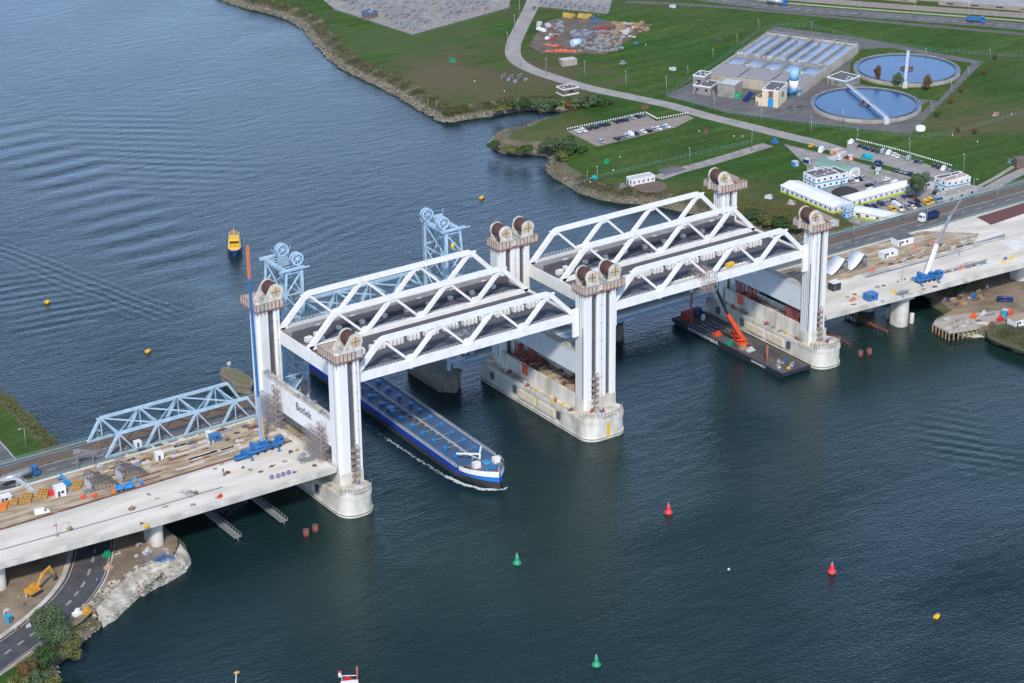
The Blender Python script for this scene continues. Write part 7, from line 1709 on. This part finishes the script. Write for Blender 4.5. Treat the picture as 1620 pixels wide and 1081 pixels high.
for px, py, l, m_ in [(716, 98, 'dark green cabinet pair on the dry meadow', GRN), (985, 101, 'grey fenced valve station right of the storage yard', GREY), (1064, 12, 'grey vessel group near the railway at the top', LGREY), (1137, 63, 'round dark ringed well with white valve on the meadow', DGREY), (1064, 111, 'low grey valve group on the meadow left of the basin', LGREY), (1226, 226, 'blue and white drilling rig at the lane junction', BLUE), (1117, 210, 'low brown valve pit on the meadow by the road', RUST), (1600, 258, 'pale green post box near the right hut', FENCEG),
                      (1216, 314, 'grey concrete block pair on the grass left of the barracks', LGREY), (1252, 323, 'tan picnic table on the grass below the barracks', TAN), (1575, 183, 'bare sandy heap on the right meadow', SAND), (1020, 172, 'brown fenced pit near the car park', RUST), (960, 258, 'dark green shrub box on the meadow below the car park', GRN), (940, 283, 'small turquoise cabinet near the shore sign', TEAL), (985, 296, 'small grey well cover beside the white control building', GREY)]:
    p = at(px, py, 4); r_ = random.Random(int(px)); m = MB(); m.rbox((0, 0, 0), 3.4, 2.2, .35)
    for i in range(5): m.rbox((r_.uniform(-1.5, 1.5), r_.uniform(-.9, .9), .3), r_.uniform(.5, 1.4), r_.uniform(.5, 1), r_.uniform(.5, 1.7), r_.random())
    m.bar((-1.6, -1, 0), (-1.6, -1, 1.4), .1); m.bar((1.6, -1, 0), (1.6, -1, 1.4), .1); m.bar((-1.6, -1, 1.4), (1.6, -1, 1.4), .1)
    o = m.build('ground_equipment', m_); o.location = (p.x, p.y, 4.02); o.rotation_euler = (0, 0, r_.random()*3); tag(o, l, 'equipment')
for px, py, l in [(677, 166, 'left one of the two near the bank'), (691, 170, 'right one of the two near the bank'), (929, 281, 'on the shore below the car park'), (764, 20, 'beside the top substation fence'), (653, 52, 'at the top substation corner'), (538, 19, 'at the left end of the top substation')]:
    p = at(px, py, 4); t = thing('yellow_sign', 'square yellow river sign %s' % l, 'sign', (p.x, p.y, 3.9), R(55), 'yellow signs'); m = MB(); m.bar((0, 0, 0), (0, 0, 1.2), .2); m.build('post', GREY, t); m = MB(); m.box(-1.0, 1.0, -.08, .08, 1.1, 3.1); m.build('sign_board', YEL, t)
for i in range(12):
    px, py = rn.choice([(rn.uniform(600, 800), rn.uniform(70, 160)), (rn.uniform(950, 1100), rn.uniform(60, 130)), (rn.uniform(1100, 1240), rn.uniform(200, 240)), (rn.uniform(1450, 1620), rn.uniform(60, 260)), (rn.uniform(900, 1050), rn.uniform(235, 300))])
    o = MB().cyl((0, 0, 0), (0, 0, .7), .22, n=8).build('marker_stub', WHITE).location = at(px, py, 4.0)
    tag(COL.objects[-1], 'little white marker stub in the meadow', 'marker', 'white marker stubs in the meadow')
# storage yard items
G = [(mat('faded_orange', (.62, .20, .12), (.5, .14, .09), 1, .7), 'orange red barrier stack', [(866+i*7, 82) for i in range(7)]+[(864+i*5, 71+i) for i in range(4)]), (mat('dull_red', (.30, .06, .045), (.22, .06, .05), 1, .8), 'dull red frame stack', [(878+i*6, 77) for i in range(5)]), (mat('dull_yellow', (.55, .38, .08), (.4, .27, .06), 1, .7), 'yellow container', [(897, 27), (904, 28), (920, 28.5), (928, 29)]), (mat('dull_blue', (.07, .16, .32), (.05, .12, .25), 1, .7), 'blue stack', [(937, 29), (944, 31), (941, 36), (936, 41), (1006, 70), (950, 33)]),
     (GREY, 'grey formwork bundle', [(rn.uniform(905, 985), rn.uniform(50, 82)) for _ in range(84)]+[(rn.uniform(870, 890), rn.uniform(35, 60)) for _ in range(12)]), (mat('dull_red', (.30, .06, .045)), 'red prop bundle', [(rn.uniform(945, 965), rn.uniform(44, 58)) for _ in range(9)]+[(rn.uniform(868, 882), rn.uniform(45, 66)) for _ in range(4)]),
     (WOOD, 'timber stack', [(rn.uniform(965, 1026), rn.uniform(36, 52)) for _ in range(34)]+[(rn.uniform(945, 985), rn.uniform(50, 74)) for _ in range(12)]), (LGREY, 'pale panel stack', [(rn.uniform(846, 876), rn.uniform(36, 50)) for _ in range(9)]+[(rn.uniform(975, 1005), rn.uniform(38, 60)) for _ in range(14)]), (mat('reel_blue_grey', (.12, .12, .25)), 'blue grey panel stack', [(rn.uniform(905, 940), rn.uniform(48, 62)) for _ in range(16)]), (PAINT['white'], 'white panel stack', [(853, 47), (857, 48.5), (861, 50), (872, 56), (866, 62)])]
for m_, nm, P in G:
    for px, py in P:
        b = MB(); L1 = rn.uniform(1.6, 4.2) if 'yellow' not in nm else 5.5; h_ = rn.uniform(.4, 1.5) if 'yellow' not in nm else 2.4
        for i in range(3): b.rbox((rn.uniform(-.5, .5), -.7+i*.7, 0), L1*rn.uniform(.6, 1), .5, h_*rn.uniform(.6, 1), rn.uniform(-.05, .05))
        b.rbox((0, 0, h_*.4), L1*.5, .9, h_*.6, rn.uniform(-.2, .2))
        o = b.build('yard_stack', m_); o.location = at(px, py, 4.03); o.rotation_euler = (0, 0, rn.choice((.3, 1.9))+rn.uniform(-.2, .2)); tag(o, nm+' in the storage yard inside the road bend', 'stack', nm+'s in the storage yard')
p = at(911, 73, 4.03); t = thing('water_tank', 'pale blue round tank at the front of the storage yard', 'tank', p); MB().cyl((-2.6, 0, 2.0), (2.6, 0, 2.0), 2.0, n=20).build('tank_shell', mat('pale_blue_tank', (.45, .62, .75), (.4, .55, .68), .5, .5), t); MB().box(-2.2, -1.6, -1.8, 1.8, 0, 1).box(1.6, 2.2, -1.8, 1.8, 0, 1).build('saddles', GREY, t)
# ---------------------------------------------------------------- lamp posts
def lamp(px, py, h, label, group, z=4.0, ang=60, arm=1.6):
    p = at(px, py, z); t = thing('street_lamp', label, 'street lamp', (p.x, p.y, z), R(ang), group)
    m = MB(); m.cyl((0, 0, 0), (0, 0, h), .13, .08, n=8); m.bar((0, 0, h), (arm, 0, h+.15), .12); m.build('lamp_post', GREY, t); m = MB(); m.rbox((arm+.3, 0, h), 1.1, .4, .22); m.build('lamp_head', LGREY, t)
g1 = 'street lamps along the meadow road'
for k, (px, py) in enumerate([(822, 28), (814, 52), (803, 80), (823, 105), (864, 122), (925, 127), (990, 143), (1054, 152), (1130, 179), (1204, 197), (1283, 216), (1356, 237), (1438, 252), (1524, 277)]):
    lamp(px, py, 9.5, 'pale street lamp, %s counted from the top along the meadow road' % ORD[k], g1)
lamp(42, 715, 9.4, 'pale street lamp on the green bank at the left edge', 'left lamps', ang=190)
lamp(1189, 240, 10.5, 'tall pale mast beside the gravel lane', g1)
lamp(1091, 262, 8, 'pale lamp on the gravel lane near the control building', g1); lamp(945, 289, 7, 'pale mast on the shore near the yellow sign', g1)
for k, (px, py) in enumerate([(157, 720), (1350, 385), (1428, 348), (1466, 355), (1539, 316), (1577, 326)]): lamp(px, py, 10, 'grey lamp on the old road bridge, %s from the left' % ORD[k], 'lamps on the old bridge', z=10, ang=-90)
for k, (px, py) in enumerate([(91, 850), (1427, 445), (1518, 405)]): lamp(px, py, 9, 'thin lamp on the new concrete deck, %s from the left' % ORD[k], 'lamps on the new deck', z=15.5, ang=-60)
for k, (px, py) in enumerate([(1360, 23), (1446, 29), (1532, 36), (1616, 43), (1207, 8), (1273, 15)]): lamp(px, py, 10, 'pale lamp on the far carriageway, %s one' % ORD[k], 'lamps on the far carriageway')
for k, (px, py) in enumerate([(1166, 73), (1128, 96), (1088, 125), (1200, 48), (1284, 52), (1465, 95), (1566, 97), (1532, 125), (1505, 150), (1473, 182), (1334, 194), (1128, 163), (1285, 140), (1233, 175)]): lamp(px, py, 5.5, 'small lamp in the sewage works, %s one' % ORD[k], 'small lamps of the sewage works')
# ---------------------------------------------------------------- fences
def fence(pts, label, h=2.0, m_=FENCEG, step=3.0, z=4.0, name='fence', rails=(.3, 1.0, 1.9)):
    P = [at(x, y, z) for x, y in pts]; t = thing(name, label, 'fence', P[0], 0); m = MB(); r = MB()
    for p, q in zip(P[:-1], P[1:]):
        n = max(1, int((q-p).length/step))
        for i in range(n): e = p.lerp(q, i/n); m.bar(e, e+Vector((0, 0, h)), .09)
        for k in rails: r.bar(p+Vector((0, 0, k*h/2)), q+Vector((0, 0, k*h/2)), .05)
    m.add(r.v, r.f); m.build('mesh_panels', m_, t, True)
fence([(1055, 152), (1085, 133), (1150, 90), (1200, 52), (1228, 42), (1290, 45)], 'green fence along the left side of the sewage works', 2.4)
fence([(1290, 45), (1380, 68), (1480, 82), (1625, 92)], 'thin green fence across the meadow behind the round tanks', 2)
fence([(1080, 158), (1150, 180), (1290, 200), (1440, 218), (1500, 215), (1625, 178)], 'thin fence between the sewage works and the road', 1.8)
fence([(880, 300), (960, 279), (1060, 255), (1190, 226)], 'thin fence along the gravel lane', 1.6)
fence([(528, 18), (656, 58), (810, 14)], 'grey fence around the top substation', 2.6, GREY); fence([(845, 12), (955, 26), (975, -10)], 'grey fence around the small top substation', 2.2, GREY)
def posts(pts, n, label, cat='bollards'):
    P = [at(x, y, 4) for x, y in pts]; S_ = [(q-p).length for p, q in zip(P[:-1], P[1:])]; tot = sum(S_); b0 = None
    for i in range(n):
        s = tot*i/(n-1); k = 0
        while k < len(S_)-1 and s > S_[k]: s -= S_[k]; k += 1
        e = P[k].lerp(P[k+1], s/S_[k])
        if b0 is None: b0 = MB().cyl((0, 0, 0), (0, 0, .7), .3, n=8).cyl((0, 0, .7), (0, 0, .82), .3, .1, n=8).build('marker_block', PAINT['white']); o = b0
        else: o = b0.copy(); COL.objects.link(o)
        o.location = (e.x, e.y, 4.02); tag(o, label, 'marker block', label)
posts([(898, 205), (962, 192), (1021, 179)], 34, 'white marker block in the row above the riverside car park'); posts([(1021, 179), (1040, 189), (1088, 180)], 22, 'white marker block in the row beside the car park entrance'); posts([(1355, 222), (1420, 238), (1505, 263)], 46, 'white marker block in the row behind the roadside parking')
# white industrial roofs in the top right corner
for k, (a, b_, c) in enumerate([((1325, -6), (1450, 5), (1455, -2)), ((1484, 8), (1640, 20), (1648, 4))]): building(a, b_, c, 2.2, PAVE, mat('dull_shed_roof', (.36, .36, .36), (.28, .28, .28), .3, .8), 'low industrial shed with pale roof at the top right, %s one' % ('left', 'right')[k], win=12)
# ================================================================ trees, bushes and bank growth
def leafmat(name, a, b_): 
    m = mat(name, a, b_, .9, .85, coord='World', detail=6); m.node_tree.nodes['Principled BSDF'].inputs['Specular IOR Level'].default_value = .15; return m
LG = leafmat('leaf_grey_green', (.11, .145, .075), (.065, .10, .05)); LD = leafmat('leaf_dark_green', (.055, .10, .032), (.036, .07, .025)); LO = leafmat('leaf_olive', (.15, .15, .05), (.09, .11, .035)); LB = leafmat('leaf_autumn_brown', (.15, .09, .035), (.10, .075, .035)); LS = leafmat('bank_scrub_leaf', (.095, .10, .05), (.06, .07, .035)); LDRY = leafmat('dry_reed', (.26, .22, .14), (.17, .15, .09))
def crown(mb, c, rx, ry, rz, n, s, rnd, lumps=9):
    L_ = [(Vector((rnd.uniform(-.6, .6)*rx, rnd.uniform(-.6, .6)*ry, rnd.uniform(-.55, .65)*rz)), rnd.uniform(.38, .62)) for _ in range(lumps)]
    for i in range(n):
        lc, lr_ = rnd.choice(L_); d = Vector((rnd.gauss(0, 1), rnd.gauss(0, 1), rnd.gauss(0, 1))).normalized()*rnd.uniform(.55, 1.05)
        p = Vector(c)+lc+Vector((d.x*rx*lr_, d.y*ry*lr_, d.z*rz*lr_)); nn = (d+Vector((rnd.uniform(-.6, .6), rnd.uniform(-.6, .6), rnd.uniform(-.3, .8)))).normalized()
        a = nn.orthogonal().normalized(); b_ = nn.cross(a); k = s*rnd.uniform(.6, 1.3); t = rnd.random()*6; a, b_ = a*math.cos(t)+b_*math.sin(t), b_*math.cos(t)-a*math.sin(t)
        mb.add([p-a*k, p+b_*k*.55, p+a*k, p-b_*k*.55], [(0, 1, 2, 3)])
def tree(px, py, h, r, m, label, name='tree', z=4.0, n=1500, s=.5, trunk=True, seed=1, group=None, squash=1.0):
    p = at(px, py, z); t = thing(name, label, 'tree' if trunk else 'bush', (p.x, p.y, z), 0, group); rnd = random.Random(seed)
    b = MB(); b0 = h*(.22 if trunk else .0); cz = (h+b0)/2; crown(b, (0, 0, cz), r, r*squash, (h-b0)/2*1.05, n, s, rnd, 11 if trunk else 8); b.build('crown', m, t)
    b = MB(); b.cyl((0, 0, -.6), (0, 0, h*.5), h*.028+.05, h*.015, n=8)
    for k in range(5): a = k*1.3+rnd.random(); b.cyl((0, 0, h*(.2+.06*k)), (math.cos(a)*r*.6, math.sin(a)*r*.6, h*(.5+.07*k)), h*.012, .03, n=6)
    b.build('trunk' if trunk else 'stems', TRUNK, t); return t
tree(78, 1022, 13, 6.2, LG, 'big grey green tree at the lower left shore beside the road', n=5200, s=.42, seed=2)
tree(98, 1035, 10, 4.6, LG, 'grey green tree overlapping the big tree at the lower left', n=2600, s=.42, seed=3)
tree(72, 1052, 6.5, 3.6, LD, 'round dark green bush below the big shore tree', 'bush', n=2000, s=.36, trunk=False, seed=4)
tree(113, 1037, 6.5, 3.9, LO, 'olive bush nearest the water at the lower left', 'bush', n=2200, s=.38, trunk=False, seed=5)
tree(48, 1076, 6.5, 3.2, LB, 'brown autumn bush at the lower left edge', 'bush', n=1900, s=.36, trunk=False, seed=6)
tree(28, 1096, 6, 3.6, LO, 'olive bush at the bottom left corner', 'bush', n=1900, s=.36, trunk=False, seed=7)
tree(66, 1086, 6.5, 4.0, LG, 'grey green bush at the bottom edge near the left corner', 'bush', n=2000, s=.36, trunk=False, seed=8)
tree(88, 1092, 5, 3.4, LO, 'low olive bush at the bottom edge by the water', 'bush', n=1500, s=.36, trunk=False, seed=9)
tree(1449, 315, 13.0, 4.6, LG, 'big round tree standing between the site offices', n=4600, s=.42, seed=10)
tree(1389, 130, 8.5, 2.6, LB, 'brownish tree between the round tanks, left one', n=1100, s=.4, seed=11)
tree(1421, 138, 8.5, 3.0, LG, 'grey green tree between the round tanks, middle one', n=1400, s=.4, seed=12)
tree(1467, 144, 8.0, 2.8, LB, 'brownish tree between the round tanks, right one', n=1100, s=.4, seed=13)
for k, (px, py, l) in enumerate([(1515, 210, 'lower middle'), (1542, 213, 'lower right'), (1504, 165, 'beside the diagonal path'), (1520, 147, 'above the path'), (1556, 120, 'top right'), (1574, 95, 'by the far fence'), (1482, 186, 'near the path end')]):
    tree(px, py, 3.0, 1.6, LB if k != 6 else LD, 'small thin sapling on the right meadow, %s' % l, 'sapling', n=260, s=.3, seed=20+k, group='saplings on the right meadow')
W_ = [(882, 242, 8, 7, LG, 'large grey green willow clump on the spit below the car park'), (868, 236, 6, 5, LG, 'left part willow on the spit'), (898, 236, 6, 5, LD, 'darker willow right of the large clump on the spit'), (905, 244, 4.5, 4.5, LD, 'low dark bush at the foot of the car park'), (892, 252, 3.6, 5, LO, 'olive scrub below the large willow clump'), (920, 240, 3.4, 3.5, LD, 'dark bush close to the car park corner'),
      (862, 176, 7, 6, LG, 'round grey willow above the inlet, left one'), (873, 172, 5.5, 4.5, LD, 'dark willow behind the round grey one at the inlet'), (846, 169, 5, 4.5, LG, 'grey bush left of the inlet willows'), (832, 167, 4, 4, LD, 'low dark bush at the left of the inlet growth'), (900, 174, 4.5, 3, LB, 'brownish shrub in the middle of the inlet growth'), (915, 173, 6, 5, LG, 'grey willow right of the brownish shrub'), (929, 169, 6.5, 5.5, LG, 'tall grey willow at the right of the inlet'), (944, 168, 5.5, 5, LD, 'dark willow at the right end of the inlet growth'), (957, 167, 4, 4, LD, 'last low bush at the right of the inlet growth'),
      (784, 233, 2.5, 4, LD, 'low dark scrub at the tip of the spit'), (806, 240, 2.5, 4, LO, 'olive scrub on the lower edge of the spit'), (828, 241, 3, 4, LD, 'dark scrub on the lower edge of the spit, right one'), (790, 176, 2.5, 4, LO, 'olive scrub on the bank left of the inlet'), (812, 172, 3, 4, LD, 'dark scrub on the bank near the inlet mouth')]
for k, (px, py, h, r, m, l) in enumerate(W_): tree(px, py, h, r, m, l, 'willow' if h > 4.6 else 'bush', n=int(240*r), s=.52, trunk=False, seed=40+k, group='willows and scrub around the inlet')
for k, (px, py, h, r, m, l) in enumerate([(1190, 350, 4, 5, LD, 'left'), (1212, 352, 3.5, 5, LO, 'second'), (1235, 358, 4, 5, LD, 'third'), (1205, 343, 3, 3.5, LG, 'upper'), (1180, 360, 3, 4, LO, 'lowest left'), (1258, 362, 3, 5, LD, 'right')]):
    tree(px, py, h, r, m, 'scrub between the far right tower and the meadow, %s one' % l, 'bush', n=int(200*r), s=.5, trunk=False, seed=80+k, group='scrub behind the right towers')
# bank growth and stones: nobody could count them
def scatter(name, label, line, w0, w1, n, s, m, zf, seed, kind='rock', cat='ground cover'):
    b = MB(); rnd = random.Random(seed)
    for i in range(n):
        k = rnd.randrange(len(line)-1); p = line[k].lerp(line[k+1], rnd.random()); d = line[k+1]-line[k]; d.z = 0; d.normalize(); w = rnd.uniform(w0, w1); q = p+Vector((-d.y, d.x, 0))*w; z = zf(abs(w)/abs(w1)); ss = s*rnd.uniform(.4, 1.2)
        if kind == 'rock':
            vs = [(q.x+rnd.uniform(-1, 1)*ss, q.y+rnd.uniform(-1, 1)*ss, z+rnd.uniform(-.3, .9)*ss) for _ in range(6)]
            b.add(vs, [(0, 1, 2), (1, 3, 2), (0, 2, 4), (2, 3, 5), (2, 5, 4), (0, 4, 1)])
        else:
            for _ in range(5):
                c = Vector((q.x+rnd.gauss(0, ss), q.y+rnd.gauss(0, ss), z+rnd.uniform(0, .9)*ss)); a = Vector((rnd.uniform(-1, 1), rnd.uniform(-1, 1), rnd.uniform(0, 1))).normalized()*.42*ss; e = Vector((rnd.uniform(-1, 1), rnd.uniform(-1, 1), rnd.uniform(-.3, .6))).normalized()*.3*ss
                b.add([c-a, c+e, c+a, c-e], [(0, 1, 2, 3)])
    tag(b.build(name, m), label, cat)['kind'] = 'stuff'
far1 = [p for p in l1 if p.y < 720]
ROCK = mat('bank_stone', (.34, .31, .25), (.20, .19, .16), 1.5, .95, coord='World')
scatter('bank_stones', 'grey stones along the far bank waterline', far1, .5, 8.5, 4200, .7, ROCK, lambda t: .2+t*2.0, 1)
scatter('bank_stones', 'grey stones along the spit and lower bank', l2, .3, 4.5, 2200, .55, ROCK, lambda t: .2+t*2.0, 2)
scatter('bank_scrub', 'dark scrub strip along the top of the far bank', far1, 5, 13, 4200, .9, LS, lambda t: 1.5+t*2.6, 3, 'leaf')
scatter('bank_scrub', 'olive scrub patches along the far bank', far1, 7, 14, 1400, .9, LO, lambda t: 1.5+t*2.6, 4, 'leaf')
half = l2[len(l2)//2:]
scatter('bank_scrub', 'dark scrub along the meadow bank behind the bridge', half, 4, 11, 2400, .8, LS, lambda t: 2+t*2, 5, 'leaf')
scatter('bank_scrub', 'dry reed strip along the spit bank', l2, 2.5, 6, 1500, .7, LDRY, lambda t: 1.5+t*1.6, 6, 'leaf')
scatter('bank_scrub', 'brown scrub on the dry bank before the right towers', half[len(half)//3:], 8, 24, 2600, .8, LO, lambda t: 4, 12, 'leaf')
scatter('bank_stones', 'pale stones along the lower left waterline', [p for p in l4 if p.y < -12], -.2, -4.5, 900, .5, ROCK, lambda t: .2+t*2.4, 7)
scatter('bank_scrub', 'scrub along the lower left bank', [p for p in l4 if p.y < -30], -2.5, -8, 1200, .7, LO, lambda t: 1.6+t*2.6, 8, 'leaf')
scatter('bank_scrub', 'brown scrub along the upper left bank', [p for p in l4 if p.y > 78], -.5, -8, 1500, .8, LO, lambda t: .6+t*3.4, 9, 'leaf')
scatter('bank_stones', 'pale stones along the right work shore', l3[3:], .1, 3, 700, .5, ROCK, lambda t: .2+t*2.4, 10)
scatter('bank_scrub', 'reed fringe along the shore at the right edge', [p for p in l3 if p.x > 262], .5, 4, 900, .6, LO, lambda t: .6+t*2.4, 11, 'leaf')

rub = jag([at(*p) for p in [(303, 892), (296, 904), (261, 926), (227, 944), (222, 942), (185, 981.5), (163, 994)]], .9, 2, 1)
scatter('rubble_blocks', 'pale broken blocks strewn over the rubble slope at lower left', rub, -.3, -9, 1100, .75, CHALK, lambda t: .3+4.2*t**.45, 21)
scatter('bank_scrub', 'low scrub on the slope at the right edge', [Vector((*at(x, y, 0).to_2d(), 0)) for x, y in [(1566, 545), (1593, 553), (1620, 565)]], 1, 16, 500, .7, LS, lambda t: 3.2, 22, 'leaf')
# ---------------------------------------------------------------- tell look-alikes apart by their place from left to right
def _px(o):
    v = o.location-CP; return v.dot(RT)/v.dot(FW)
_by = {}
for o in COL.objects:
    if o.parent is None and 'category' in o and o.get('kind') != 'structure': _by.setdefault(o['label'], []).append(o)
for lb, os_ in _by.items():
    if 1 < len(os_) <= 98:
        for k, o in enumerate(sorted(os_, key=_px)): o['label'] = '%s, %s from left' % (lb, ORD[k])
